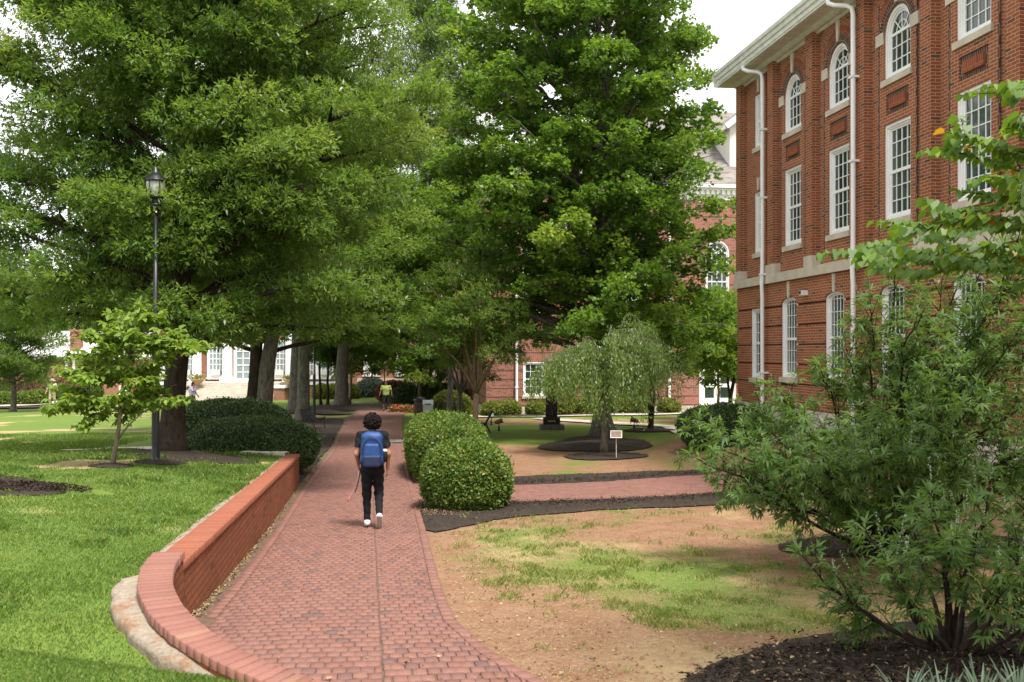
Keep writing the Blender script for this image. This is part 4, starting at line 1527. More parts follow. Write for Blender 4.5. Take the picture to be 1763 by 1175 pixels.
# ------------------------------------------------------------------ columned hall across the far lawn
def columned_hall():
    Y = 80.0
    b = empty('columned_hall', 'long faded red brick hall with white columns and broad pale steps across the lawn', 'building', (at(420, Y), Y, 0))
    ox = b.location.x
    X = lambda u: at(u, Y) - ox
    Zb, Zf = -3.9, -2.42
    x0, x1 = X(262), X(575)
    mb = MB()
    mb.box((x0, 0, Zb), (x1, 14, 6.2))
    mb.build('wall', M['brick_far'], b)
    mb = MB()
    mb.box((x0 - 0.1, -0.12, Zf - 0.28), (x1 + 0.1, 0.2, Zf))
    mb.box((x0 - 0.1, -0.10, 4.9), (x1 + 0.1, 0.3, 6.6))
    mb.build('entablature', M['white_far'], b)
    mb = MB()
    mb.face([(x0, -0.5, 6.6), (x1, -0.5, 6.6), (x1, 7, 9.5), (x0, 7, 9.5)])
    mb.face([(x0, 14, 6.6), (x0, 7, 9.5), (x1, 7, 9.5), (x1, 14, 6.6)])
    mb.build('roof', M['roof_far'], b)
    # porch floor and steps
    mb = MB()
    mb.box((X(320), -3.4, Zb), (X(498), 0, Zf))
    n = 9
    for k in range(n):
        z = Zf - (k + 1) * (Zf + 3.72) / (n + 1)
        mb.box((X(341) - 0.03 * k, -3.4 - 0.34 * (k + 1), Zb), (X(496) + 0.03 * k, -3.4 - 0.34 * k, z))
    mb.build('steps', M['concrete'], b)
    for a, c in ((312, 339), (497, 516)):
        mb = MB()
        mb.box((X(a), -5.4, Zb), (X(c), -3.39, Zf - 0.35))
        mb.build('cheek_wall', M['brick_far'], b)
        mb = MB()
        mb.box((X(a) - 0.08, -5.5, Zf - 0.35), (X(c) + 0.08, -3.3, Zf - 0.2))
        mb.build('cheek_cap', M['white_far'], b)
    for u in (312, 343, 395, 456, 502):
        mb = MB()
        r = 0.40 if u not in (343, 502, 312) else 0.36
        mb.box((X(u) - 0.5, -1.05, Zf), (X(u) + 0.5, -0.13, Zf + 0.18))
        mb.lathe([(r * 1.18, Zf + 0.18), (r * 1.18, Zf + 0.3), (r, Zf + 0.36), (r * 0.97, 1.0), (r * 0.86, 4.2), (r * 1.1, 4.3), (r * 1.1, 4.45)], 20, (X(u), -0.6, 0))
        mb.box((X(u) - 0.5, -1.05, 4.45), (X(u) + 0.5, -0.13, 4.6))
        mb.build('column', M['white_far'], b, smooth=False)
    # tall sash windows with a room cooler in each lower sash
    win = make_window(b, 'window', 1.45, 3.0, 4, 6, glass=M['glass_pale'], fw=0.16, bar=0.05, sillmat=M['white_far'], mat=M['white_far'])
    mb = MB()
    mb.box((-0.25, -0.36, 0.2), (0.04, 0.36, 0.62))
    mb.build('air_conditioner', M['cream'], win)
    win.rotation_euler = (0, 0, R(90))
    first = True
    for z in (-2.12, 1.9):
        for u in (282, 322, 373, 482, 528, 560):
            if z > 0 and u == 0:
                continue
            put(win, (X(u), -0.13, z), b, first)
            first = False
    # arched doorway
    dw = make_window(b, 'door', 1.5, 2.4, 2, 4, 'arch', glass=M['glass_pale'], fw=0.2, bar=0.06, sill=False, mat=M['white_far'])
    dw.rotation_euler = (0, 0, R(90))
    dw.location = (X(419), -0.13, Zf)
    # basement windows in the brick base
    bw = make_window(b, 'basement_window', 1.5, 0.6, 4, 1, glass=M['glass'], fw=0.1, bar=0.06, sill=False, hung=False, mat=M['white_far'])
    bw.rotation_euler = (0, 0, R(90))
    put(bw, (X(322), -0.13, -3.5), b, True)
    put(bw, (X(282), -0.13, -3.5), b, False)
    # lower wing to the left with roof and chimney
    return b


columned_hall()


def side_wing():
    Y = 88.0
    b = empty('brick_wing', 'low brick wing with pale grey roof and tall square chimney at far left', 'building', (at(130, Y), Y, 0))
    ox = b.location.x
    X = lambda u: at(u, Y) - ox
    mb = MB()
    mb.box((X(-60), 0, -4.3), (X(258), 12, -0.7))
    mb.build('wall', M['brick_far'], b)
    mb = MB()
    for a, c in ((113, 130),):
        mb.box((X(a), -0.15, -3.9), (X(a) + 0.25, 0.05, -0.7))
        mb.box((X(c) - 0.2, -0.15, -3.9), (X(c), 0.05, -0.7))
        mb.box((X(a), -0.15, -2.95), (X(c), 0.06, -2.75))
    mb.box((X(-62), -0.3, -0.72), (X(260), 0.2, -0.45))
    mb.build('white_trim', M['white_far'], b)
    mb = MB()
    mb.face([(X(-64), -0.5, -0.5), (X(262), -0.5, -0.5), (X(262), 6, 1.9), (X(-64), 6, 1.9)])
    mb.face([(X(-64), 12.5, -0.5), (X(-64), 6, 1.9), (X(262), 6, 1.9), (X(262), 12.5, -0.5)])
    mb.build('roof', M['roof_far'], b)
    mb = MB()
    mb.box((X(112), 1.0, -0.6), (X(127), 2.0, 1.75))
    mb.box((X(111), 0.9, 1.75), (X(128), 2.1, 1.98))
    mb.build('chimney', M['brick_far'], b)
    w = make_window(b, 'basement_window', 0.95, 0.85, 3, 2, glass=M['glass'], fw=0.1, bar=0.06, sill=False, hung=False, mat=M['white_far'])
    w.rotation_euler = (0, 0, R(90))
    put(w, (X(156), -0.13, -3.9), b, True)
    put(w, (X(215), -0.13, -3.9), b, False)
    put(w, (X(60), -0.13, -3.9), b, False)


side_wing()


def far_center_hall():
    Y = 92.0
    b = empty('end_hall', 'red brick hall with pale stone base course beyond the end of the path', 'building', (at(690, Y), Y, 0))
    ox = b.location.x
    X = lambda u: at(u, Y) - ox
    mb = MB()
    mb.box((X(560), 0, -4.5), (X(800), 14, 9.0))
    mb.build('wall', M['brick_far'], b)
    mb = MB()
    mb.box((X(558), -0.14, -2.85), (X(800), 0.1, -2.5))
    mb.build('base_course', M['stone'], b)
    mb = MB()
    for u in (757, 764, 771):
        mb.box((X(u), -0.5, -2.5), (X(u) + 0.30, 0.05, 4.0))
    mb.box((X(755), -0.6, 4.0), (X(778), 0.05, 4.6))
    mb.box((X(755), -0.62, -2.9), (X(778), -0.141, -2.4))
    mb.build('fluted_pilaster', M['cream'], b)
    w = make_window(b, 'window', 1.5, 2.6, 4, 6, glass=M['glass_pale'], fw=0.2, bar=0.06, sillmat=M['white_far'], mat=M['white_far'])
    w.rotation_euler = (0, 0, R(90))
    f = True
    for z in (-2.2, 2.6):
        for u in (585, 640, 695, 738):
            put(w, (X(u), -0.13, z), b, f)
            f = False
    mb = MB()
    mb.box((X(555), -0.4, 9.0), (X(800), 14, 9.6))
    mb.build('cornice', M['white_far'], b)
    mb = MB()
    mb.face([(X(553), -0.6, 9.6), (X(802), -0.6, 9.6), (X(802), 7, 13), (X(553), 7, 13)])
    mb.build('roof', M['roof_far'], b)


far_center_hall()


# ------------------------------------------------------------------ foliage tools
T_RHOMB = np.array([(0, 0, 0), (0.5, 0.42, 0.10), (0, 1, -0.06), (-0.5, 0.42, 0.10)])
T_WIDE = np.array([(0, 0, 0), (0.5, 0.25, 0.08), (0.34, 0.68, 0.05), (0, 1, -0.12), (-0.34, 0.68, 0.05), (-0.5, 0.25, 0.08)])
T_LANCE = np.array([(0, 0, 0), (0.5, 0.34, 0.05), (0.36, 0.66, 0.0), (0, 1, -0.14), (-0.36, 0.66, 0.0), (-0.5, 0.34, 0.05)])
T_HEART = np.array([(0, 0.06, 0), (0.27, -0.06, 0.10), (0.5, 0.18, 0.20), (0.40, 0.58, 0.15), (0, 1.0, -0.12), (-0.40, 0.58, 0.15), (-0.5, 0.18, 0.20), (-0.27, -0.06, 0.10)])


def unit(a):
    return a / np.maximum(np.linalg.norm(a, axis=-1, keepdims=True), 1e-9)


def rdirs(n, g):
    return unit(g.normal(size=(n, 3)))


def leaves(name, parent, mat, pos, axis, up, length, width, tmpl, tint):
    """one mesh of many single leaves"""
    n = len(pos)
    axis = unit(axis)
    side = unit(np.cross(axis, up))
    nr = np.cross(side, axis)
    L = np.broadcast_to(np.asarray(length, float), (n,))[:, None, None]
    W = np.broadcast_to(np.asarray(width, float), (n,))[:, None, None]
    V = pos[:, None] + side[:, None] * tmpl[None, :, 0:1] * W + axis[:, None] * tmpl[None, :, 1:2] * L + nr[:, None] * tmpl[None, :, 2:3] * L
    k = len(tmpl)
    F = np.arange(n * k).reshape(n, k)
    o = np_mesh(name, V.reshape(-1, 3), F, mat, parent, tint=np.repeat(np.clip(tint, 0, 1), k))
    return o


def bez(a, b, c, n):
    t = np.linspace(0, 1, n)[:, None]
    a, b, c = (np.array(p, float) for p in (a, b, c))
    return (1 - t) ** 2 * a + 2 * t * (1 - t) * b + t * t * c


def wander(P, amp, g):
    P = np.array(P, float)
    n = len(P)
    w = np.cumsum(g.normal(size=P.shape), axis=0)
    w -= w[0] + (w[-1] - w[0]) * np.linspace(0, 1, n)[:, None]
    s = np.linalg.norm(P[-1] - P[0])
    return P + w / max(1e-6, np.abs(w).max()) * amp * s


def fill_clumps(C, r, flat, outd, n_total, llen, lwid, g, tmpl, mat, parent, per=6, spread=0.9, ctint=None, updir=0.35, droop=0.0, name='crown', lit=0.0):
    """leaf whorls through flattened clumps centred on C"""
    m = len(C)
    nw = max(1, int(n_total / per / m))
    ci = np.repeat(np.arange(m), nw)
    d = rdirs(len(ci), g)
    rad = (g.random(len(ci)) ** 0.45)[:, None]
    off = d * rad * r[ci][:, None]
    off[:, 2] *= flat
    # the outer rim of a bough hangs a little
    rim = np.linalg.norm(off[:, :2], axis=1)
    off[:, 2] -= 0.28 * rim ** 2 / np.maximum(r[ci], 0.1)
    pw = C[ci] + off
    wax = unit(d * np.array([1, 1, 0.45]) + outd[ci] * 0.6 + np.array([0, 0, updir]) + g.normal(size=(len(ci), 3)) * 0.3)
    pos = np.repeat(pw, per, axis=0)
    ax = np.repeat(wax, per, axis=0)
    rd = rdirs(len(pos), g)
    axis = unit(ax * (1.15 - spread * 0.5) + rd * spread + np.array([0, 0, -droop]))
    pos = pos + rd * llen * 0.25
    up = unit(np.array([0, 0, 1.0]) + g.normal(size=pos.shape) * 0.42)
    ct = g.normal(0.42, 0.16, m) if ctint is None else ctint
    tint = np.repeat(ct[ci] + g.normal(0, 0.10, len(ci)), per) + g.normal(0, 0.09, len(pos))
    ln = llen * (0.75 + 0.5 * g.random(len(pos)))
    return leaves(name, parent, mat, pos, axis, up, ln, lwid / llen * ln, tmpl, tint)


def big_tree(label, base, H, tr, zlo, Rm, prof, nb, ccr, n_leaves, llen, lwid, mat, bark, seed, flat=0.5, lean=(0, 0), leaders=1, split=0.5, tmpl=T_RHOMB, cat='tree', group=None, rise=(0.05, 0.55), name='oak_tree', inner=0.25, gap=0.0, per=6, flare=1.7, start=0.4, updir=0.35, trunks=None, xs=1.0, front=1.0, avoid=None, skew=0.0):
    """trunk with limbs, and leaf clumps spaced along every bough"""
    g = np.random.default_rng(seed)
    t = empty(name, label, cat, (base[0], base[1], gz(*base[:2]) if len(base) < 3 else base[2]), 0, group)
    z0 = t.location.z
    top = H - z0                                                    # crown top above the base
    lo = zlo - z0
    tb = MB()
    n = 14
    axes = []
    for k in range(leaders):
        a = 2 * math.pi * k / max(1, leaders) + g.uniform(0, 1)
        sp = 0 if leaders == 1 else 0.28 * Rm
        zs = np.linspace(0, top * (0.95 if k == 0 else 0.85), n)
        f = np.clip((zs - split * lo) / (top - split * lo), 0, 1)
        X = lean[0] * zs / top + np.cos(a) * sp * f ** 0.7 + np.cumsum(g.normal(0, 0.035, n)) * (zs > 0.5)
        Yy = lean[1] * zs / top + np.sin(a) * sp * f ** 0.7 + np.cumsum(g.normal(0, 0.035, n)) * (zs > 0.5)
        P = np.stack([X, Yy, zs], -1)
        P[0, :2] = 0
        axes.append(P)
        rr = tr * (1 - 0.92 * (zs / zs[-1]) ** 1.1) * (1.0 if k == 0 else 0.7)
        P2 = np.insert(P, 1, [P[0] * 0.75 + P[1] * 0.25, P[0] * 0.4 + P[1] * 0.6], axis=0)
        rr2 = np.insert(rr, 1, [rr[0] * 1.08, rr[0]])
        rr2[0] *= flare if k == 0 else 1.0
        rr2[1] *= 1 + (flare - 1) * 0.25 if k == 0 else 1.0
        P2[0, 2] -= 0.15
        tb.tube([tuple(p) for p in P2], list(rr2), 12)
    C, O, RR, TT = [], [], [], []
    ga = math.pi * (3 - math.sqrt(5))
    for i in range(nb):
        h = (i + g.uniform(0.1, 0.9)) / nb
        az = i * ga + g.normal(0, 0.25)
        L = Rm * prof(h) * g.uniform(0.72, 1.08) * (1 - skew * math.cos(az))
        zt = lo + (top - lo) * h
        ax = axes[i % leaders]
        up_ = rise[0] + (rise[1] - rise[0]) * h
        zs = max(split * lo, zt - L * up_ - 0.15 * L)
        zs = min(zs, ax[-1, 2] * 0.97)
        st = np.array([np.interp(zs, ax[:, 2], ax[:, k]) for k in range(3)])
        cx, cy = (lean[0] * zt / top), (lean[1] * zt / top)
        en = np.array([cx + math.cos(az) * L * xs, cy + math.sin(az) * L * (front if math.sin(az) < 0 else 1), zt + g.normal(0, 0.15)])
        mid = st * 0.5 + en * 0.5 + np.array([0, 0, 0.10 * L])
        Q = wander(bez(st, mid, en, 9), 0.035, g)
        r0 = tr * 0.40 * (1 - 0.7 * h) * (L / Rm) ** 0.7 + 0.012
        tb.tube([tuple(p) for p in Q], list(np.linspace(r0, 0.008, 9)), 6)
        out = unit(en - st)
        ncl = max(2, int(L * (1 - start) / (ccr * 0.62)))
        bt = g.normal(0.42, 0.12)
        for j in range(ncl):
            tt = start + (1 - start) * (j + 0.7) / ncl
            p = np.array([np.interp(tt, np.linspace(0, 1, 9), Q[:, k]) for k in range(3)])
            lat = np.cross(out, [0, 0, 1.0])
            s = (-1) ** j * g.uniform(0.1, 0.55) * L * 0.42 * (1.15 - 0.5 * tt)
            c = p + lat * s + np.array([0, 0, g.normal(0.05, 0.16)])
            if gap and g.random() < gap:
                continue
            if avoid and abs(c[0] + base[0] - avoid[0]) < 1.25 and c[1] + base[1] < avoid[1] + 1.15:
                continue
            C.append(c)
            O.append(unit(c * np.array([1, 1, 0]) - np.array([cx, cy, 0]) + 1e-6))
            RR.append(ccr * g.uniform(0.62, 1.2))
            TT.append(bt + g.normal(0, 0.10))
            tb.tube([tuple(p - out * 0.15), tuple((p + c) / 2 + np.array([0, 0, 0.03])), tuple(c)], [r0 * 0.45 + 0.004, 0.012, 0.004], 5)
    for i in range(int(inner * len(C))):
        h = g.uniform(0.1, 0.95)
        az, L = g.uniform(0, 6.28), Rm * prof(h) * g.uniform(0.1, 0.6)
        c = np.array([lean[0] * h + math.cos(az) * L, lean[1] * h + math.sin(az) * L * (front if math.sin(az) < 0 else 1), lo + (top - lo) * h])
        if avoid and abs(c[0] + base[0] - avoid[0]) < 1.25 and c[1] + base[1] < avoid[1] + 1.15:
            continue
        C.append(c)
        O.append(np.array([math.cos(az), math.sin(az), 0]))
        RR.append(ccr * g.uniform(0.7, 1.2))
        TT.append(g.normal(0.35, 0.1))
    tb.build('trunk', M[bark], t, smooth=True)
    fill_clumps(np.array(C), np.array(RR), flat, np.array(O), n_leaves, llen, lwid, g, tmpl, M[mat], t, ctint=np.array(TT), per=per, updir=updir)
    return t


round_p = lambda h: max(0.12, math.sin(math.pi * (0.16 + 0.80 * h)) ** 0.6)
egg_p = lambda h: max(0.10, (0.80 + 0.9 * h) * (1 - h) ** 0.55 if h > 0.15 else 0.75 + h)
broad_p = lambda h: max(0.15, (1 - h ** 2.2) ** 0.6 * (0.88 + 0.25 * min(1, h * 4)) - 0.1)

# the big oak behind the lamp post
big_tree('huge dark trunked oak standing behind the tall lamp post and young dogwood', (-6.72, 19.6), 14.5, 0.235, 0.55, 5.3, broad_p, 104, 0.74, 420000, 0.115, 0.036, 'leaf_oak', 'bark_dark', 21, rise=(0.02, 0.6), start=0.30, inner=0.22, gap=0.08, flat=0.46, per=7, lean=(0.5, 0.2), front=0.42, avoid=(at(268, 16.6), 16.6))
# row of shade trees along the path
def twin(o, dx, dy, r, h):
    mb = MB()
    P = [(dx, dy, -0.15), (dx, dy, 0.2), (dx * 1.05, dy, 1.2), (dx * 1.25, dy, 2.4), (dx * 1.9, dy, 4.2), (dx * 2.6, dy, h)]
    mb.tube(P, [r * 1.5, r * 1.1, r, r * 0.95, r * 0.7, r * 0.3], 12)
    mb.build('trunk', M['bark_grey'], o, smooth=True)


o = big_tree('shade tree with twin trunks one dark one pale rising behind the dark left hedge', (at(431, 32.5), 32.5), 12.5, 0.24, 0.45, 5.4, broad_p, 84, 0.90, 200000, 0.155, 0.052, 'leaf_oak', 'bark_dark', 33, lean=(1.2, 0), gap=0.06, flat=0.45, name='shade_tree', rise=(0.0, 0.5))
twin(o, 0.46, -0.1, 0.27, 7.0)
big_tree('shade tree with rough brown trunk right beside the black bench and far lamp post', (at(521, 46), 46), 14.5, 0.31, 1.3, 6.0, broad_p, 64, 1.15, 100000, 0.22, 0.09, 'leaf_oak_far', 'bark_grey', 34, gap=0.05, name='shade_tree', flat=0.45, rise=(0.0, 0.5))
big_tree('shade tree with smooth blue grey trunk standing just behind the brown trunk', (at(505, 56), 56), 14.0, 0.30, 1.5, 5.5, broad_p, 44, 1.25, 50000, 0.26, 0.11, 'leaf_oak_far', 'bark_grey', 35, gap=0.05, name='shade_tree', flat=0.45)
big_tree('shade tree with wide flared grey trunk beside the path near the man in lime', (at(588, 61), 61), 14.5, 0.42, 1.2, 6.2, broad_p, 60, 1.25, 84000, 0.26, 0.11, 'leaf_oak_far', 'bark_grey', 36, gap=0.03, name='shade_tree', flare=2.1, flat=0.45, lean=(0.6, 0))
for k, (u, lab) in enumerate(((553, 'slender dark trunked young tree, left one of the pair beside the flared trunk'), (564, 'slender dark trunked young tree, right one of the pair beside the flared trunk'))):
    big_tree(lab, (at(u, 66), 66), 3.6, 0.10, -0.6, 1.6, round_p, 18, 0.6, 9000, 0.22, 0.08, 'leaf_oak_far', 'bark_dark', 40 + k, name='young_tree')
big_tree('light green young tree on the lawn to the right of the flared trunk', (at(601, 70), 70), 4.2, 0.12, -1.2, 3.4, round_p, 30, 0.8, 20000, 0.24, 0.09, 'leaf_maple', 'bark_light', 43, name='young_tree', lean=(1.0, 0))
big_tree('small dark leaved tree in front of the end hall above the lime shirted man', (at(660, 84), 84), 1.2, 0.07, -1.6, 1.5, round_p, 14, 0.5, 7000, 0.2, 0.07, 'leaf_oak_far', 'bark_light', 44, name='young_tree')
big_tree('small dark leaved tree behind the far hedge near the bike racks', (at(722, 60), 60), 3.0, 0.10, -1.6, 2.3, round_p, 26, 0.7, 16000, 0.2, 0.09, 'leaf_maple', 'bark_brown', 45, name='young_tree')
big_tree('full round tree alone on the lawn at the far left edge', (at(22, 56), 56), 4.6, 0.16, -1.7, 3.0, round_p, 44, 0.75, 36000, 0.2, 0.05, 'leaf_oak_far', 'bark_grey', 46, name='lawn_tree')
big_tree('leafy tree behind the bent grey trunk filling the gap left of the maple', (at(772, 47), 47), 9.5, 0.15, 0.4, 2.7, round_p, 46, 0.75, 46000, 0.15, 0.10, 'leaf_maple', 'bark_grey', 48, name='garden_tree')
# pale feathery conifer in the gap between the oak and the maple
big_tree('tall pale feathery conifer rising between the big oak and the maple', (at(735, 68), 68), 27, 0.45, 2.0, 5.8, egg_p, 90, 1.15, 90000, 0.50, 0.06, 'leaf_pine', 'bark_light', 47, name='conifer', gap=0.12, updir=-0.2, flat=0.6)
for k, (u, Y, H, Rr, lab) in enumerate(((150, 118, 9, 6, 'distant tree showing above the low wing by the chimney'), (15, 112, 12, 7, 'distant tree behind the round lawn tree at far left'), (640, 120, 15, 8, 'distant tree behind the end hall above the path end'), (250, 120, 15, 8, 'distant tree behind the columned hall above its left end'))):
    big_tree(lab, (at(u, Y), Y, -4.2), H, 0.4, -1.5, Rr, round_p, 34, 1.7, 16000, 0.5, 0.22, 'leaf_oak_far', 'bark_grey', 50 + k, name='distant_tree')
# maple
mp = gp(1040, 754)
big_tree('tall full maple with several leaders above the weeping cherry', (mp[0], mp[1] + 0.3), 19.0, 0.30, 0.35, 5.3, lambda h: max(0.2, (1.12 - 0.5 * h if h < 0.3 else 0.97 - 0.2 * (h - 0.3)) * (1 - max(0, h - 0.86) * 5)), 190, 0.74, 280000, 0.135, 0.125, 'leaf_maple', 'bark_grey', 62, leaders=3, split=0.55, gap=0.14, inner=0.18, tmpl=T_RHOMB, lean=(-0.6, 0), skew=0.13, name='maple_tree', rise=(-0.02, 0.7), flare=2.4, flat=0.5, per=5)
# trees in front of the doors
big_tree('leafy tree with slim pale trunk in front of the white double doors', (at(1237, 46), 46), 2.9, 0.075, -0.9, 2.2, round_p, 34, 0.55, 24000, 0.13, 0.08, 'leaf_maple', 'bark_light', 70, name='garden_tree', xs=1.0)
big_tree('leafy tree with forked black trunk near the corner of the brick hall', (at(1256, 43), 43), 2.2, 0.11, -1.0, 1.8, round_p, 30, 0.5, 18000, 0.13, 0.08, 'leaf_maple', 'bark_dark', 71, name='garden_tree', leaders=2, split=0.6)
big_tree('tree with crooked black trunk behind the weeping cherry', (gp(1120, 742)[0], gp(1120, 742)[1]), 1.6, 0.12, -0.7, 2.0, round_p, 30, 0.5, 17000, 0.12, 0.06, 'leaf_cherry', 'bark_dark', 72, name='garden_tree', leaders=2, split=0.7, lean=(0.3, 0))


# vase shaped tree with several upright stems
def vase_tree(label, base, stems, clumps, n, llen, lwid, mat, bark, seed, r0=0.09, fork=1.7, name='crape_myrtle', flat=0.5):
    g = np.random.default_rng(seed)
    t = empty(name, label, 'tree', (*base, gz(*base)))
    z0 = t.location.z
    mb = MB()
    fk = np.array([0.06, 0, fork])
    mb.tube([(0, 0, -0.1), (0.02, 0, 0.4), (0.03, 0, fork * 0.6), tuple(fk)], [r0 * 1.25, r0, r0 * 0.9, r0 * 0.85], 10)
    C, O, RR = [], [], []
    for ex, ey, ez in stems:
        e = np.array([ex, ey, ez - z0])
        Q = wander(bez(fk, fk * 0.55 + e * 0.45 + np.array([0, 0, 0.35]), e, 10), 0.03, g)
        mb.tube([tuple(p) for p in Q], list(np.linspace(r0 * 0.55, 0.008, 10)), 7)
        for k in range(clumps):
            tt = g.uniform(0.45, 1.0)
            p = np.array([np.interp(tt, np.linspace(0, 1, 10), Q[:, k2]) for k2 in range(3)])
            c = p + g.normal(size=3) * np.array([0.55, 0.55, 0.28])
            mb.tube([tuple(p), tuple((p + c) / 2 + np.array([0, 0, 0.04])), tuple(c)], [0.012, 0.009, 0.004], 5)
            C.append(c), O.append(unit(c * np.array([1, 1, 0.01]))), RR.append(g.uniform(0.3, 0.6))
    mb.build('trunk', M[bark], t, smooth=True)
    fill_clumps(np.array(C), np.array(RR), flat, np.array(O), n, llen, lwid, g, T_RHOMB, M[mat], t, per=5)
    return t


vase_tree('brown stemmed vase shaped tree just behind the long hedge', (at(817, 34), 34.0), [(-1.5, 0.2, 2.2), (-0.9, -0.6, 3.0), (-0.3, 0.7, 3.4), (0.3, -0.4, 3.4), (0.9, 0.5, 2.8), (1.7, 0.1, 1.9), (-1.9, -0.3, 1.0), (1.5, -0.8, 0.8), (0.2, -1.2, 1.9), (-0.6, 0.9, 0.8)], 10, 24000, 0.085, 0.035, 'leaf_oak', 'bark_brown', 81, 0.11, 1.7)
vase_tree('small tree with bent grey trunk between the bike racks and the vase shaped tree', (at(789, 39), 39.0), [(-0.9, 0.2, 1.2), (0.5, -0.3, 1.6), (1.2, 0.4, 0.7), (-0.4, -0.5, 0.6), (0.1, 0.6, 2.0)], 8, 9000, 0.11, 0.05, 'leaf_oak_far', 'bark_grey', 82, 0.10, 1.5, name='garden_tree')


# weeping cherry
def weeping_cherry():
    g = np.random.default_rng(91)
    bx, by = gp(1040, 783)
    t = empty('weeping_cherry', 'small weeping cherry with drooping grey green branches beside the plaque', 'tree', (bx, by, gz(bx, by)))
    z0 = t.location.z
    mb = MB()
    mb.tube([(0, 0, -0.1), (0, 0, 0.3), (0.03, 0.02, 1.0), (-0.02, 0, 1.75), (0.0, 0.0, 2.3)], [0.14, 0.105, 0.10, 0.095, 0.08], 12)
    P, A = [], []
    for i in range(120):
        az = (i * 7 % 19) * 2 * math.pi / 19 + g.normal(0, 0.11)
        rad = g.uniform(0.3, 1.0) ** 0.75 * 2.12
        # two domes, the right one a little higher
        hi = 3.28 + 0.26 * math.cos(az) - 0.22 * (rad / 2) ** 2 + g.normal(0, 0.25) - 0.25 * (abs(math.cos(az)) < 0.3)
        st = np.array([0, 0, g.uniform(1.6, 2.3)])
        ap = np.array([math.cos(az) * rad * 0.62, math.sin(az) * rad * 0.62, hi])
        end = np.array([math.cos(az) * rad * 1.12, math.sin(az) * rad * 1.12, max(1.95 if math.cos(az) < -0.3 else 1.3, hi - g.uniform(0.6, 2.2)) + g.normal(0, 0.12)])
        if az % 6.28 < 1.2 or az % 6.28 > 5.1:
            end[2] += 0.15
        Q1 = bez(st, (st + ap) / 2 + np.array([0, 0, 0.45]), ap, 7)
        Q2 = bez(ap, np.array([end[0] * 0.95, end[1] * 0.95, ap[2] + 0.12]), end, 10)
        Q = wander(np.concatenate([Q1, Q2[1:]]), 0.02, g)
        mb.tube([tuple(p) for p in Q], list(np.concatenate([np.linspace(0.032, 0.012, 7), np.linspace(0.011, 0.003, 9)])), 5)
        seg = np.concatenate([[0], np.cumsum(np.linalg.norm(np.diff(Q, axis=0), axis=1))])
        for s in np.arange(seg[-1] * 0.38, seg[-1], 0.028):
            p = np.array([np.interp(s, seg, Q[:, k]) for k in range(3)])
            for _ in range(6):
                off = g.normal(size=3) * np.array([0.11, 0.11, 0.06])
                if g.random() < 0.30:
                    continue
                P.append(p + off + np.array([0, 0, -abs(g.normal(0, 0.16))]))
                A.append(np.array([g.normal(0, 0.5), g.normal(0, 0.5), -1.0]))
    mb.build('trunk', M['bark_grey'], t, smooth=True)
    P, A = np.array(P), np.array(A)
    up = unit(g.normal(size=P.shape) * 0.6 + np.array([0, -0.3, 0.5]))
    L = g.uniform(0.06, 0.115, len(P))
    leaves('crown', t, M['leaf_cherry'], P, A, up, L, L * 0.36, T_LANCE, g.normal(0.45, 0.2, len(P)))


weeping_cherry()


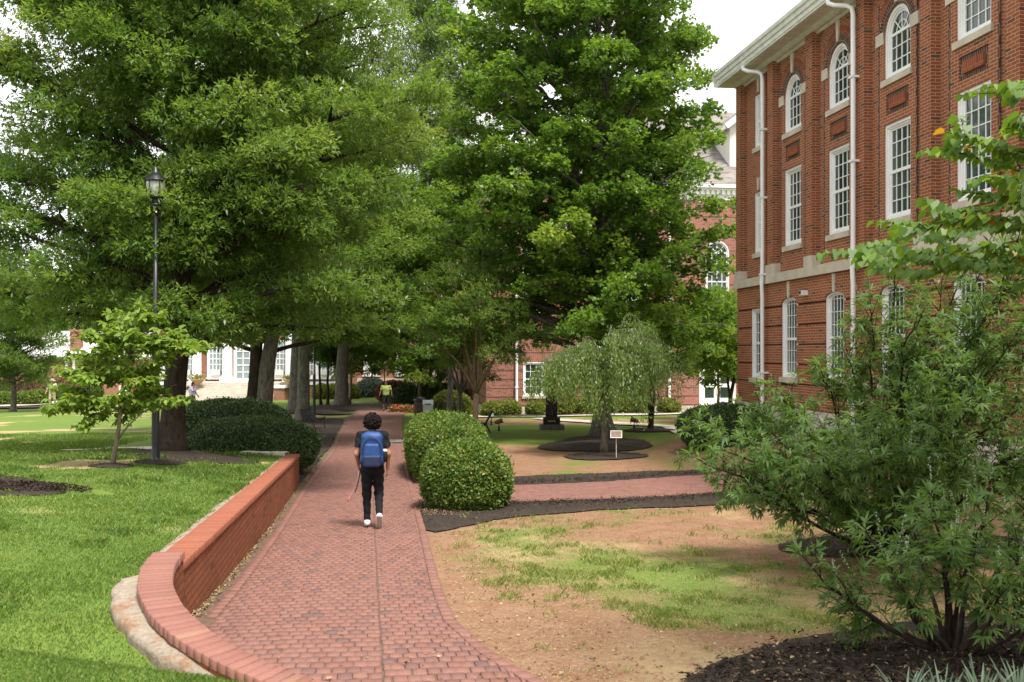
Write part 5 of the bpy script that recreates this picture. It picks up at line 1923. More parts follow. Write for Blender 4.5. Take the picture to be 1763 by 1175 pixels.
# young dogwood: flat layers on explicit limbs
def dogwood():
    g = np.random.default_rng(101)
    bx, by = gp(193, 803)
    t = empty('dogwood_tree', 'young dogwood with bright green layered leaves in front of the lamp post', 'tree', (bx, by, gz(bx, by)))
    z0 = t.location.z

    def W(u, v, dy=0.0):
        Y = by + dy
        return np.array([at(u, Y) - bx, dy, zat(v, Y) - z0])
    tr = [W(193, 806), W(199, 770), W(205, 735), W(207, 705), W(212, 660), W(222, 610), W(235, 560)]
    mb = MB()
    mb.tube([tuple(p) for p in tr], [0.05, 0.036, 0.032, 0.028, 0.022, 0.014, 0.006], 9)
    mb.tube([tuple(W(203, 757)), tuple(W(215, 740, -0.1)), tuple(W(232, 722, -0.2)), tuple(W(260, 700, -0.3))], [0.02, 0.016, 0.012, 0.006], 7)
    limbs = [(3, W(80, 705, -.3)), (3, W(100, 672, .2)), (3, W(140, 735, -.4)), (4, W(105, 640, -.2)), (4, W(130, 610, .3)), (5, W(150, 580, -.2)), (5, W(200, 545, .2)), (6, W(238, 537, 0)), (6, W(265, 550, -.2)),
             (5, W(310, 572, .1)), (5, W(352, 602, -.1)), (5, W(330, 590, .4)), (4, W(285, 615, -.3)), (3, W(318, 690, -.2)), (3, W(285, 672, .3)), (3, W(255, 655, -.5)), (4, W(180, 600, -.5)), (4, W(220, 600, .6)), (5, W(240, 575, -.5)),
             (4, W(160, 650, .5)), (3, W(190, 690, -.6)), (2, W(230, 700, .5)), (3, W(120, 690, -.6)), (4, W(262, 640, .5)), (5, W(190, 575, -.35)), (4, W(130, 655, -.5)), (4, W(200, 640, -.4)), (5, W(285, 590, -.35))]
    P, A = [], []
    for k, e in limbs:
        s = np.array(tr[k])
        Q = wander(bez(s, (s + e) / 2 + np.array([0, 0, 0.10]), e, 9), 0.03, g)
        mb.tube([tuple(p) for p in Q], list(np.linspace(0.013, 0.003, 9)), 5)
        d = unit(e - s)
        lat = unit(np.cross(d, [0, 0, 1.0]))
        Ln = np.linalg.norm(e - s)
        for j in range(int(26 + Ln * 40)):
            tt = g.uniform(0.25, 1.04) ** 0.75
            p = np.array([np.interp(min(1, tt), np.linspace(0, 1, 9), Q[:, q]) for q in range(3)])
            c = p + lat * g.normal(0, 0.13) + d * g.normal(0, 0.05) + np.array([0, 0, g.normal(0.02, 0.045)])
            for a in range(4):
                an = a * math.pi / 2 + g.normal(0, 0.35)
                P.append(c)
                A.append(d * math.cos(an) * 0.8 + lat * math.sin(an) + np.array([0, 0, g.normal(-0.42, 0.25)]))
    mb.build('trunk', M['bark_light'], t, smooth=True)
    P, A = np.array(P), np.array(A)
    up = unit(np.array([0, 0, 1.0]) + g.normal(size=P.shape) * 0.3)
    L = g.uniform(0.08, 0.14, len(P))
    leaves('crown', t, M['leaf_dogwood'], P, A, up, L, L * 0.60, T_WIDE, g.normal(0.5, 0.2, len(P)))


dogwood()


# redbud whose branches reach in from the right
def redbud():
    g = np.random.default_rng(111)
    Y0 = 8.6
    bx, by = 6.3, 9.0
    t = empty('redbud_tree', 'heart leaved tree whose bright branches reach in from the right edge', 'tree', (bx, by, gz(bx, by)))
    z0 = t.location.z

    def W(u, v, dy):
        Y = Y0 + dy
        return np.array([at(u, Y) - bx, Y - by, zat(v, Y) - z0])
    mb = MB()
    mb.tube([(0, 0, -0.1), (0, 0, 0.3), (0.05, 0, 1.2), (-0.05, 0, 2.4), (0.05, 0, 3.6), (0, 0, 4.9)], [0.13, 0.10, 0.09, 0.075, 0.05, 0.02], 10)
    br = [[(1840, 285), (1740, 262), (1680, 240), (1630, 228)], [(1840, 320), (1760, 290), (1690, 272), (1620, 258)], [(1850, 345), (1770, 322), (1705, 312)],
          [(1880, 400), (1720, 372), (1640, 385), (1560, 405), (1478, 450)], [(1880, 450), (1740, 425), (1640, 425), (1560, 445), (1500, 468)], [(1880, 380), (1760, 350), (1690, 360), (1610, 380)],
          [(1850, 130), (1790, 145), (1738, 175)], [(1880, 490), (1740, 460), (1650, 462), (1580, 478)], [(1880, 420), (1780, 395), (1700, 395), (1630, 410)], [(1870, 470), (1770, 440), (1700, 440), (1620, 455), (1540, 440)],
          [(1900, 360), (1800, 345), (1740, 335), (1690, 345)], [(1880, 250), (1820, 235), (1775, 222), (1730, 222)]]
    P, A, U, TN = [], [], [], []
    for i, b in enumerate(br):
        dy = g.uniform(-0.7, 0.9) if i != 3 else -0.4
        pts = [W(u, v, dy + 0.1 * g.normal()) for u, v in b]
        s = np.array([0.0, 0, pts[0][2] - 0.5])
        Q = np.concatenate([bez(s, pts[0] * 0.5 + s * 0.5, pts[0], 4)[:-1], np.array(pts)])
        seg = np.concatenate([[0], np.cumsum(np.linalg.norm(np.diff(Q, axis=0), axis=1))])
        R_ = np.linspace(0, seg[-1], 26)
        Q = np.stack([np.interp(R_, seg, Q[:, k]) for k in range(3)], -1)
        for _ in range(2):
            Q[1:-1] = 0.25 * Q[:-2] + 0.5 * Q[1:-1] + 0.25 * Q[2:]
        Q = wander(Q, 0.008, g)
        mb.tube([tuple(p) for p in Q], list(np.linspace(0.022, 0.003, 26)), 6)
        seg = np.concatenate([[0], np.cumsum(np.linalg.norm(np.diff(Q, axis=0), axis=1))])
        d = unit(Q[-1] - Q[8])
        lat = unit(np.cross(d, [0, 0, 1.0]))
        k = 0
        # leafy side sprays as well as the main branch
        runs = [(Q, seg)]
        for tt in np.linspace(0.36, 0.95, 13):
            p = np.array([np.interp(tt * seg[-1], seg, Q[:, q]) for q in range(3)])
            sd = lat * g.choice([-1, 1]) * g.uniform(0.3, 0.9) + d * 0.6 + np.array([0, 0, g.uniform(-0.15, 0.2)])
            q2 = bez(p, p + unit(sd) * 0.2 + np.array([0, 0, 0.03]), p + unit(sd) * g.uniform(0.25, 0.55), 6)
            mb.tube([tuple(x) for x in q2], list(np.linspace(0.007, 0.002, 6)), 5)
            runs.append((q2, np.concatenate([[0], np.cumsum(np.linalg.norm(np.diff(q2, axis=0), axis=1))])))
        for ri, (q, sg) in enumerate(runs):
            for s in np.arange(sg[-1] * (0.42 if ri == 0 else 0.1), sg[-1], 0.033):
                k += 1
                p = np.array([np.interp(s, sg, q[:, c]) for c in range(3)])
                sd = lat * (1 if k % 2 else -1)
                pet = p + sd * 0.035 + np.array([0, 0, 0.012])
                mb.tube([tuple(p), tuple(pet)], [0.002, 0.0015], 4, False)
                P.append(pet)
                A.append(sd * 0.5 + d * 0.45 + np.array([0, 0, -0.55 + g.normal(0, 0.28)]))
                U.append(np.array([0, 0, 1.0]) + sd * 0.5 + g.normal(size=3) * 0.25)
                TN.append(g.normal(0.45, 0.2) if g.random() > 0.003 else 1.0)
    # the rest of the crown, above and beside the view
    cl = []
    for i in range(46):
        a, r = i * 2.4, 2.0 * math.sqrt((i + 0.5) / 46)
        c = np.array([4.9 + r * math.cos(a) * 1.15 - bx, 4.1 + r * math.sin(a) - by, 3.9 + 0.9 * (1 - (r / 2.0) ** 2) + g.normal(0, 0.25) - z0])
        if c[2] + z0 < 0.353 * (c[1] + by) + 1.0 and c[0] + bx < 0.54 * (c[1] + by):
            continue
        s = np.array([0.0, 0, 3.2 + 0.03 * i])
        Q = wander(bez(s, (s + c) / 2 + np.array([0, 0, 0.5]), c, 8), 0.03, g)
        mb.tube([tuple(q) for q in Q], list(np.linspace(0.03, 0.005, 8)), 6)
        cl.append(c)
    for c in cl:
        for _ in range(150):
            P.append(c + g.normal(size=3) * np.array([0.36, 0.36, 0.16]))
            A.append(np.append(g.normal(size=2), -0.5))
            U.append(np.array([0, 0, 1.0]) + g.normal(size=3) * 0.3)
            TN.append(g.normal(0.45, 0.2))
    mb.build('trunk', M['bark_dark'], t, smooth=True)
    P, A, U = np.array(P), np.array(A), unit(np.array(U))
    L = g.uniform(0.065, 0.108, len(P))
    leaves('crown', t, M['leaf_redbud'], P, A, U, L, L * 0.92, T_HEART, np.minimum(np.array(TN), 1))


redbud()


# loose shrubs of palmate leaves
def palm_shrub(label, base, stems, seed, n_side, lf=(0.075, 0.125), spikes=40, stem_r=0.03, trunk=None, tw=(0.25, 0.6), low=0.3):
    g = np.random.default_rng(seed)
    t = empty('chaste_shrub', label, 'shrub', (*base, gz(*base)))
    z0 = t.location.z
    mb = MB()
    P, A, U, Ls, TN = [], [], [], [], []
    FP, FA = [], []

    def leaf(p, d):
        sz = g.uniform(*lf)
        ax = unit(d)
        pet = p + ax * sz * 0.35
        mb.tube([tuple(p), tuple(pet)], [0.0018, 0.0012], 3, False)
        n = unit(np.array([0, 0, 1.0]) + g.normal(size=3) * 0.35)
        sd = unit(np.cross(ax, n))
        tn = g.normal(0.45, 0.17)
        for k, (an, f) in enumerate(((0, 1.0), (38, 0.86), (-38, 0.86), (78, 0.55), (-78, 0.55))):
            a = R(an)
            P.append(pet)
            A.append(ax * math.cos(a) + sd * math.sin(a) + np.array([0, 0, -0.22 + g.normal(0, 0.08)]))
            U.append(n)
            Ls.append(sz * f)
            TN.append(tn + g.normal(0, 0.06))

    def twig(p, d, L, depth):
        e = p + unit(d) * L + np.array([0, 0, 0.12 * L])
        Q = wander(bez(p, (p + e) / 2 + np.array([0, 0, 0.06 * L]), e, 6), 0.04, g)
        mb.tube([tuple(x) for x in Q], list(np.linspace(0.0065, 0.002, 6)), 5)
        dd = unit(e - p)
        lat = unit(np.cross(dd, [0, 0.2, 1.0]))
        nrm = np.cross(lat, dd)
        k = 0
        for tt in np.arange(0.12, 1.0, 0.075 / L):
            k += 1
            q = np.array([np.interp(tt, np.linspace(0, 1, 6), Q[:, c]) for c in range(3)])
            v = lat if k % 2 else nrm
            for s in (-1, 1):
                leaf(q, v * s + dd * 0.55 + g.normal(size=3) * 0.2)
        for _ in range(3):
            leaf(e, dd + g.normal(size=3) * 0.45)
        if g.random() < spikes:
            h = g.uniform(0.08, 0.2)
            for s in np.linspace(0, h, 16):
                for _ in range(2):
                    FP.append(e + dd * s * 0.5 + np.array([0, 0, s * 0.85]))
                    FA.append(g.normal(size=3) + np.array([0, 0, 0.4]))
            mb.tube([tuple(e), tuple(e + dd * h * 0.5 + np.array([0, 0, h * 0.85]))], [0.002, 0.001], 4, False)

    for e, bend in stems:
        e = np.array(e, float) - np.array([base[0], base[1], z0])
        s = np.array([g.normal(0, 0.05), g.normal(0, 0.05), -0.05])
        mid = s * 0.45 + e * 0.55 + np.array([bend * 0.1 * e[0], 0, 0]) + np.array([0, 0, bend])
        n = 14
        Q = wander(bez(s, mid, e, n), 0.025, g)
        Ln = np.linalg.norm(e)
        mb.tube([tuple(x) for x in Q], list(np.linspace(stem_r * g.uniform(0.7, 1.1), 0.006, n)), 7)
        for k in range(n_side):
            tt = low + (1 - low) * g.random() ** 0.8
            p = np.array([np.interp(tt, np.linspace(0, 1, n), Q[:, c]) for c in range(3)])
            d = unit(e) * 0.5 + rdirs(1, g)[0] * 0.9 + np.array([0, 0, 0.15])
            twig(p, d, g.uniform(*tw) * (1.1 - 0.4 * tt), 0)
        twig(Q[-1], Q[-1] - Q[-3], tw[0], 0)
    if trunk:
        mb.tube([tuple(np.array(p) - np.array([base[0], base[1], z0])) for p in trunk[0]], trunk[1], 12)
    mb.build('stems', M['bark_dark'], t, smooth=True)
    P, A, U, Ls, TN = map(np.array, (P, A, U, Ls, TN))
    leaves('foliage', t, M['leaf_vitex'], P, A, U, Ls, Ls * 0.225, T_LANCE, TN)
    if FP:
        FP, FA = np.array(FP), np.array(FA)
        leaves('flower_spikes', t, M['flower'], FP, FA, rdirs(len(FP), g), 0.016, 0.011, T_RHOMB, g.random(len(FP)))
    return t


def Wp(u, v, Y):
    return (at(u, Y), Y, zat(v, Y))


b1 = gp(1645, 1128)
palm_shrub('open many stemmed shrub with palmate leaves in the mulch nearest the camera', b1,
           [(Wp(1405, 985, 6.9), -0.10), (Wp(1500, 930, 6.6), -0.1), (Wp(1570, 905, 7.3), 0.05), (Wp(1610, 900, 6.6), 0.1), (Wp(1680, 930, 6.5), 0.1), (Wp(1760, 960, 6.9), 0.1), (Wp(1810, 990, 6.7), 0.0),
            (Wp(1700, 860, 7.4), 0.1), (Wp(1780, 860, 7.2), 0.1), (Wp(1850, 900, 7.3), 0.1), (Wp(1460, 1050, 7.2), -0.05), (Wp(1540, 1000, 6.3), 0.0), (Wp(1790, 1060, 6.6), 0.0), (Wp(1640, 950, 6.3), 0.1), (Wp(1720, 1000, 6.2), 0.05)],
           121, 10, (0.07, 0.115), 0.3, 0.026, low=0.5, tw=(0.15, 0.38))
b2 = gp(1512, 945)
palm_shrub('broad tall shrub with palmate leaves and pale flower spikes before the brick hall', b2,
           [(Wp(u, v, Y), b) for u, v, Y, b in ((1215, 800, 11.2, 0.3), (1260, 760, 11.8, 0.4), (1300, 720, 12.3, 0.4), (1350, 690, 11.4, 0.4), (1330, 800, 10.8, 0.2), (1390, 740, 10.6, 0.3), (1420, 660, 11.6, 0.4), (1460, 610, 12.2, 0.4),
                                              (1500, 540, 11.6, 0.4), (1540, 480, 12.0, 0.3), (1580, 560, 11.0, 0.3), (1620, 500, 11.8, 0.3), (1660, 470, 12.3, 0.3), (1700, 540, 11.2, 0.3), (1740, 480, 11.8, 0.3), (1780, 560, 11.6, 0.3),
                                              (1450, 760, 10.4, 0.2), (1520, 700, 10.2, 0.2), (1600, 720, 10.2, 0.2), (1680, 700, 10.4, 0.2), (1760, 700, 10.6, 0.2), (1820, 640, 11.4, 0.3), (1700, 440, 12.6, 0.3), (1750, 420, 12.2, 0.3), (1620, 580, 12.6, 0.3), (1690, 620, 11.0, 0.2), (1740, 590, 10.8, 0.2), (1640, 640, 10.6, 0.2), (1570, 620, 11.4, 0.3), (1500, 790, 9.8, 0.1), (1210, 760, 12.0, 0.35), (1420, 800, 9.9, 0.15), (1840, 520, 12, 0.3), (1560, 800, 10.0, 0.1),
                                              (1660, 800, 10.2, 0.1), (1750, 800, 10.4, 0.1), (1390, 820, 10.4, 0.1), (1480, 650, 13.2, 0.3), (1580, 640, 13.6, 0.3), (1700, 620, 13.4, 0.3), (1310, 850, 11.0, 0.1), (1460, 850, 10.2, 0.05), (1250, 830, 11.6, 0.1), (1760, 830, 11.6, 0.1), (1715, 800, 11.8, 0.1), (1800, 760, 11.2, 0.1))],
           131, 18, (0.085, 0.140), 0.4, 0.034, trunk=([(b2[0], b2[1], gz(*b2) - 0.1), (b2[0], b2[1], gz(*b2) + 0.3), (b2[0] + 0.03, b2[1], gz(*b2) + 0.8), (b2[0] + 0.02, b2[1], gz(*b2) + 1.6)], [0.15, 0.12, 0.105, 0.06]), tw=(0.3, 0.65), low=0.35)


# clipped hedges
def hedge(label, c, a, b, h, n, mat, rz=0.0, p=2.6, leaf=0.045, seed=1, group=None, name='clipped_hedge', cat='hedge', wob=0.05, aspect=0.55, zb=None, shag=0.3):
    g = np.random.default_rng(seed)
    z = gz(*c) if zb is None else zb
    t = empty(name, label, cat, (c[0], c[1], z), rz, group)
    zc, hz = h * 0.45, h * 0.55

    def surf(d):
        q = np.stack([d[:, 0] / a, d[:, 1] / b, d[:, 2] / hz], -1)
        r = 1.0 / np.sum(np.abs(q) ** p, axis=1) ** (1 / p)
        w = 1 + wob * (fbm(d[:, 0] * 2.2 + 9, d[:, 1] * 2.2 + d[:, 2] * 3.1, seed + 5, 4) - 0.5) * 2.4
        pos = d * (r * w)[:, None]
        nr = unit(np.sign(pos) * np.abs(pos / np.array([a, b, hz])) ** (p - 1) / np.array([a, b, hz]))
        return pos, nr
    # inner core of twigs
    th = np.linspace(0, math.pi, 14)
    ph = np.linspace(0, 2 * math.pi, 29)[:-1]
    Th, Ph = np.meshgrid(th, ph, indexing='ij')
    D = np.stack([np.sin(Th) * np.cos(Ph), np.sin(Th) * np.sin(Ph), np.cos(Th)], -1).reshape(-1, 3)
    V, _ = surf(D)
    V = V * 0.90
    V[:, 2] = np.maximum(V[:, 2] + zc, -0.04)
    i = np.arange(13)[:, None] * 28 + np.arange(28)[None]
    j = np.arange(13)[:, None] * 28 + (np.arange(28)[None] + 1) % 28
    F = np.stack([i, i + 28, j + 28, j], -1).reshape(-1, 4)
    np_mesh('twig_core', V, F, M['twig_core'], t, smooth=True)
    # area-even sampling
    d = rdirs(n * 3, g)
    pos, nr = surf(d)
    keep = (pos[:, 2] + zc > 0.02)
    wgt = np.linalg.norm(pos, axis=1) ** 2 / np.maximum(0.2, np.abs(np.sum(unit(pos) * nr, 1)))
    wgt = np.where(keep, wgt, 0)
    idx = g.choice(len(pos), n, p=wgt / wgt.sum())
    pos, nr = pos[idx], nr[idx]
    dep = np.abs(g.normal(0, 0.035, n)) * 1.3 - 0.02 - np.where(g.random(n) < 0.03, g.uniform(0.02, 0.09, n), 0)
    pos = pos - nr * dep[:, None] + g.normal(size=pos.shape) * 0.012
    pos[:, 2] += zc
    ax = unit(nr * 0.7 + rdirs(n, g) * 0.9 + np.array([0, 0, 0.15]))
    up = unit(nr + g.normal(size=pos.shape) * 0.5 + np.array([0, 0, 0.3]))
    pt = fbm(pos[:, 0] * 3 + 3, pos[:, 1] * 3 + pos[:, 2] * 4, seed + 9, 3)
    tint = 0.40 + 0.5 * (pt - 0.5) + g.normal(0, 0.21, n) + np.where(g.random(n) < 0.04, 0.4, 0)
    L = leaf * g.uniform(0.7, 1.35, n)
    leaves('foliage', t, M[mat], pos, ax, up, L, L * aspect, T_RHOMB, tint)
    return t


c1 = gp(800, 884)
hedge('round clipped ball hedge at the fork of the brick paths', (c1[0] + 0.0, c1[1] + 0.70), 0.77, 0.78, 1.17, 24000, 'leaf_hedge', p=2.45, seed=201, leaf=0.060)
hedge('long clipped hedge with flat top behind the round ball hedge', (-1.62, 24.2), 0.93, 2.7, 1.43, 38000, 'leaf_hedge', rz=math.atan(0.1445), p=2.7, seed=202, leaf=0.062)
hedge('rounded clipped hedge ending at the far end of the garden wall', (-6.20, 23.7), 1.55, 1.1, 1.24, 36000, 'leaf_holly', rz=-0.25, p=2.6, seed=203, leaf=0.055, zb=-2.85, name='clipped_hedge')
hedge('taller dark hedge mass between the oak trunk and the twin trunks', (at(396, 25.7), 25.7), 1.62, 1.3, 1.66, 40000, 'leaf_holly', rz=-0.2, p=2.5, seed=204, leaf=0.06, zb=-2.95)
hedge('low dark bush hiding the foot of the brick hall corner', (6.0, 28.2), 1.25, 1.0, 1.2, 22000, 'leaf_holly', p=2.4, seed=205, leaf=0.06, name='bush', cat='bush', zb=-2.75, wob=0.12)
hedge('long dark clipped hedge right of the man in lime', (at(738, 63), 63.5), 2.4, 1.3, 1.5, 16000, 'leaf_holly', p=3, seed=206, leaf=0.10)
hedge('loose bright green bush behind the bike racks', (at(778, 51), 51.2), 1.0, 0.9, 1.35, 9000, 'leaf_yellow', p=2.2, seed=207, leaf=0.10, name='bush', cat='bush', wob=0.14)
for k, (u, Y, a, h, lab) in enumerate(((850, 52.6, 0.62, 0.75, 'yellow green shrub at the left corner of the pink hall wall'), (876, 52.8, 0.60, 0.85, 'yellow green shrub at the foot of the left downpipe of the pink hall'),
                                     (925, 52.9, 0.55, 0.8, 'yellow green shrub seen left of the black monument'), (970, 53.0, 0.75, 1.05, 'yellow green shrub seen right of the black monument'),
                                     (1010, 53.1, 0.65, 0.9, 'yellow green shrub left of the maple trunk'), (1068, 53.2, 0.8, 1.15, 'yellow green shrub right of the maple trunk under the sill'), (1098, 53.3, 0.7, 1.0, 'yellow green shrub right of the largest shrub by the wall'),
                                     (1152, 53.6, 0.6, 0.75, 'small yellow green shrub at the foot of the right downpipe'))):
    hedge(lab, (at(u, Y), Y), a, 0.55, h, 4200, 'leaf_yellow', p=2.1, seed=220 + k, leaf=0.10, name='yellow_shrub', cat='shrub', group='yellow shrubs along the pink hall', wob=0.16)
for k, (u, Y, a, h, m, lab) in enumerate(((22, 70, 2.0, 1.5, 'leaf_red', 'burgundy mound shrub behind the far left tree trunk'), (8, 66, 1.2, 0.8, 'leaf_hedge', 'low green mound shrub left of the far left tree trunk'),
                                        (45, 66, 0.9, 0.85, 'leaf_hedge', 'low green mound shrub just right of the far left tree trunk'), (66, 67, 0.8, 0.9, 'leaf_hedge', 'low green mound shrub beside the person in the pale hat'),
                                        (135, 78, 0.8, 1.5, 'leaf_holly', 'dark upright shrub against the low wing'), (165, 82, 0.55, 0.9, 'leaf_hedge', 'small clipped shrub by the basement window of the wing'),
                                        (318, 76, 1.1, 0.9, 'leaf_holly', 'dark shrub at the left end of the pale steps'), (98, 74, 1.8, 1.6, 'leaf_red', 'dark red shrub against the wing behind the person in the hat'),
                                        (556, 78, 0.8, 1.1, 'leaf_yellow', 'clipped green box shrub seen left of the flared trunk'), (577, 78, 0.9, 1.1, 'leaf_yellow', 'clipped green box shrub touching the flared trunk in view'), (600, 79, 0.9, 1.1, 'leaf_yellow', 'clipped green box shrub seen right of the flared trunk'),
                                        (640, 82, 1.2, 1.5, 'leaf_blue', 'blue grey shrub before the end hall left of the man'), (684, 72, 1.5, 1.5, 'leaf_red', 'purple mound shrub behind the long far hedge'))):
    hedge(lab, (at(u, Y), Y), a, a * 0.7, h, 3200, m, p=2.2, seed=240 + k, leaf=0.15, name='mound_shrub', cat='shrub', wob=0.10)


# strap leaved tuft at the lower right
def strap_tuft(label, c, n, seed, L=(0.25, 0.42)):
    g = np.random.default_rng(seed)
    z = gz(*c)
    V, F, T = [], [], []
    for i in range(n):
        a, r = g.uniform(0, 6.28), g.uniform(0, 0.09)
        ln, w = g.uniform(*L), g.uniform(0.006, 0.010)
        d = np.array([math.cos(a), math.sin(a), 0])
        s = np.array([-d[1], d[0], 0])
        b = d * r
        lean = g.uniform(0.25, 0.95)
        i0 = len(V)
        for k in range(6):
            t = k / 5
            p = b + d * ln * lean * t ** 1.5 + np.array([0, 0, ln * (t - 0.45 * lean * t * t)])
            ww = w * (1 - t ** 2.5) + 0.0008
            V += [p + s * ww, p - s * ww]
        for k in range(5):
            F.append((i0 + 2 * k, i0 + 2 * k + 1, i0 + 2 * k + 3, i0 + 2 * k + 2))
        T += [g.random()] * 12
    o = np_mesh('strap_leaf_tuft', np.array(V), np.array(F), M['blade_liriope'], tint=np.array(T))
    o.location = (c[0], c[1], z)
    tag(o, label, 'plant')


for k, (u, v, lab) in enumerate(((1560, 1232, 'pale striped strap leaf tuft, leftmost at the bottom edge of the mulch'), (1625, 1238, 'pale striped strap leaf tuft right of the leftmost one'), (1690, 1230, 'pale striped strap leaf tuft between the middle one and the corner'), (1755, 1222, 'pale striped strap leaf tuft in the bottom right corner'))):
    strap_tuft(lab, gp(u, v), 45, 300 + k, (0.2, 0.34))


# ------------------------------------------------------------------ grass and litter
def grass():
    g = np.random.default_rng(401)
    n = 760000
    # more blades near the lens, fewer far away
    Y = 4.6 * (32 / 4.6) ** g.random(n)
    X = (g.uniform(-60, 1823, n) - CU) / FPX * Y
    gm, cl = zones(X, Y)
    t = X - x_wall(Y)
    e = X - x_pr(Y)
    left = (t < -0.16)
    # keep the curved footing and the mulch patches clear
    fx = np.interp(Y, [5.7, 5.9, 6.08, 6.14, 6.21, 6.28, 6.5, 6.75, 7.03, 7.35, 7.6, 7.62], [-0.8, -1.3, -1.72, -1.88, -2.05, -2.21, -2.45, -2.68, -2.83, -2.95, -2.98, -2.6])
    foot = (Y < 8.2) & (X > fx - 0.01)
    clump = fbm(X * 2.6, Y * 2.6, 77, 3)
    px, py = gp(60, 842)
    bare = ((X - px) / 1.0) ** 2 + ((Y - py) / 0.42) ** 2 < 1
    for (u, v, r1, r2) in ((193, 803, 0.33, 0.42), (275, 797, 0.42, 0.5)):
        qx, qy = gp(u, v)
        bare |= ((X - qx) / r1) ** 2 + ((Y - qy) / r2) ** 2 < 1
    br = np.array(BR_TOP + BR_BOT[::-1])
    keepR = (e > 0.10) & (gm + 1.3 * (clump - 0.5) > g.uniform(0.15, 1.2, n))
    # not on the side path or the mulch round it
    lo = np.interp(X, [p[0] for p in BR_BOT], [p[1] for p in BR_BOT])
    hi = np.interp(X, [p[0] for p in BR_TOP], [p[1] for p in BR_TOP])
    keepR &= ~((Y > lo - 1.35) & (Y < hi + 1.4) & (X > -2.6))
    keepR &= ~((Y < 7.0) & (X > 1.35 + (Y - 5.5) * 0.4)) & ~((X > 3.2) & (Y > 12.0) & (Y < 14.3) & (X < 7))
    keepL = left & ~foot & ~bare & (gm + 0.4 * (clump - 0.5) > g.uniform(0.25, 0.55, n)) & (Y < 21.6 + 10 * (t < -4.5))
    k = (keepL | (keepR & (Y < 22)))
    X, Y, gm, clump, left = X[k], Y[k], gm[k], clump[k], left[k]
    n = len(X)
    Z = ground_z(X, Y) - 0.004
    lush = np.where(left, 0.6 + 0.8 * fbm(X * 0.7, Y * 0.7, 88, 3), 0.35 + 0.6 * clump)
    H = g.uniform(0.018, 0.042, n) * lush * np.clip(0.8 + 0.03 * Y, 0.8, 1.4)
    tall = fbm(X * 1.3, Y * 1.3, 99, 3)
    H *= np.where(left & (tall > 0.60) & (Y > 9), 2.0, 1.0)
    tuft = fbm(X * 4.2, Y * 3.4, 111, 3)
    H *= np.where(left, 0.55 + 0.5 * tuft, 0.50 + 1.9 * sstep(tuft, 0.42, 0.72))
    a = g.uniform(0, 6.28, n)
    ln = g.uniform(0.2, 1.0, n) * H
    W = g.uniform(0.0016, 0.0030, n) * np.clip(Y / 8, 1, 2.4)
    d = np.stack([np.cos(a), np.sin(a), np.zeros(n)], -1)
    s = np.stack([-np.sin(a), np.cos(a), np.zeros(n)], -1)
    b = np.stack([X, Y, Z], -1)
    up = np.array([0, 0, 1.0])
    V = np.stack([b + s * W[:, None], b - s * W[:, None], b + d * (0.4 * ln)[:, None] + up * (H * 0.65)[:, None] - s * (W * 0.6)[:, None], b + d * ln[:, None] + up * H[:, None]], 1)
    F = np.arange(n * 4).reshape(n, 4)
    tint = np.where(left, 0.42 + 0.5 * (fbm(X * 0.5, Y * 0.5, 41, 3) - 0.5), 0.58) + 0.45 * (clump - 0.5) + g.normal(0, 0.13, n)
    dry = np.where(left, 0.05, 0.38)
    tint = np.where(g.random(n) < dry, g.uniform(0.8, 1.0, n), np.minimum(tint, 0.85))
    o = np_mesh('grass', V.reshape(-1, 3), F, M['blade'], tint=np.repeat(tint, 4))
    tag(o, 'short green grass growing on the lawns', 'grass', kind='stuff')

    # dry thatch lying on the worn right lawn
    g = np.random.default_rng(402)
    n = 150000
    Y = 5.2 * (23 / 5.2) ** g.random(n)
    X = (g.uniform(700, 1823, n) - CU) / FPX * Y
    e = X - x_pr(Y)
    lo = np.interp(X, [p[0] for p in BR_BOT], [p[1] for p in BR_BOT])
    hi = np.interp(X, [p[0] for p in BR_TOP], [p[1] for p in BR_TOP])
    pat = fbm(X * 1.1, Y * 0.9, 131, 4)
    k = (e > 0.05) & ~((Y > lo - 1.2) & (Y < hi + 1.2) & (X > -2.6)) & ~((Y < 7.0) & (X > 1.35 + (Y - 5.5) * 0.4)) & (pat + 0.25 * sstep(e, 0, 0.9) > g.uniform(0.3, 0.95, n))
    X, Y = X[k], Y[k]
    n = len(X)
    P = np.stack([X, Y, ground_z(X, Y) + g.uniform(0.002, 0.012, n)], -1)
    ax = unit(np.concatenate([g.normal(size=(n, 2)), g.normal(0.05, 0.18, (n, 1))], 1))
    L = g.uniform(0.015, 0.06, n)
    o = leaves('dry_thatch', None, M['thatch'], P, ax, unit(np.array([0, 0, 1.0]) + g.normal(size=(n, 3)) * 0.3), L, 0.0028 * np.clip(Y / 8, 1, 2.4), T_RHOMB, g.random(n))
    tag(o, 'dry straw coloured thatch lying on the worn right lawn', 'dry grass', kind='stuff')


M['thatch'] = tint_mat('dry thatch', [(0.0, (0.16, 0.10, 0.055)), (0.5, (0.34, 0.245, 0.13)), (1.0, (0.50, 0.40, 0.24))], 0.9, 0.1, 30, 0.2, 0)
grass()


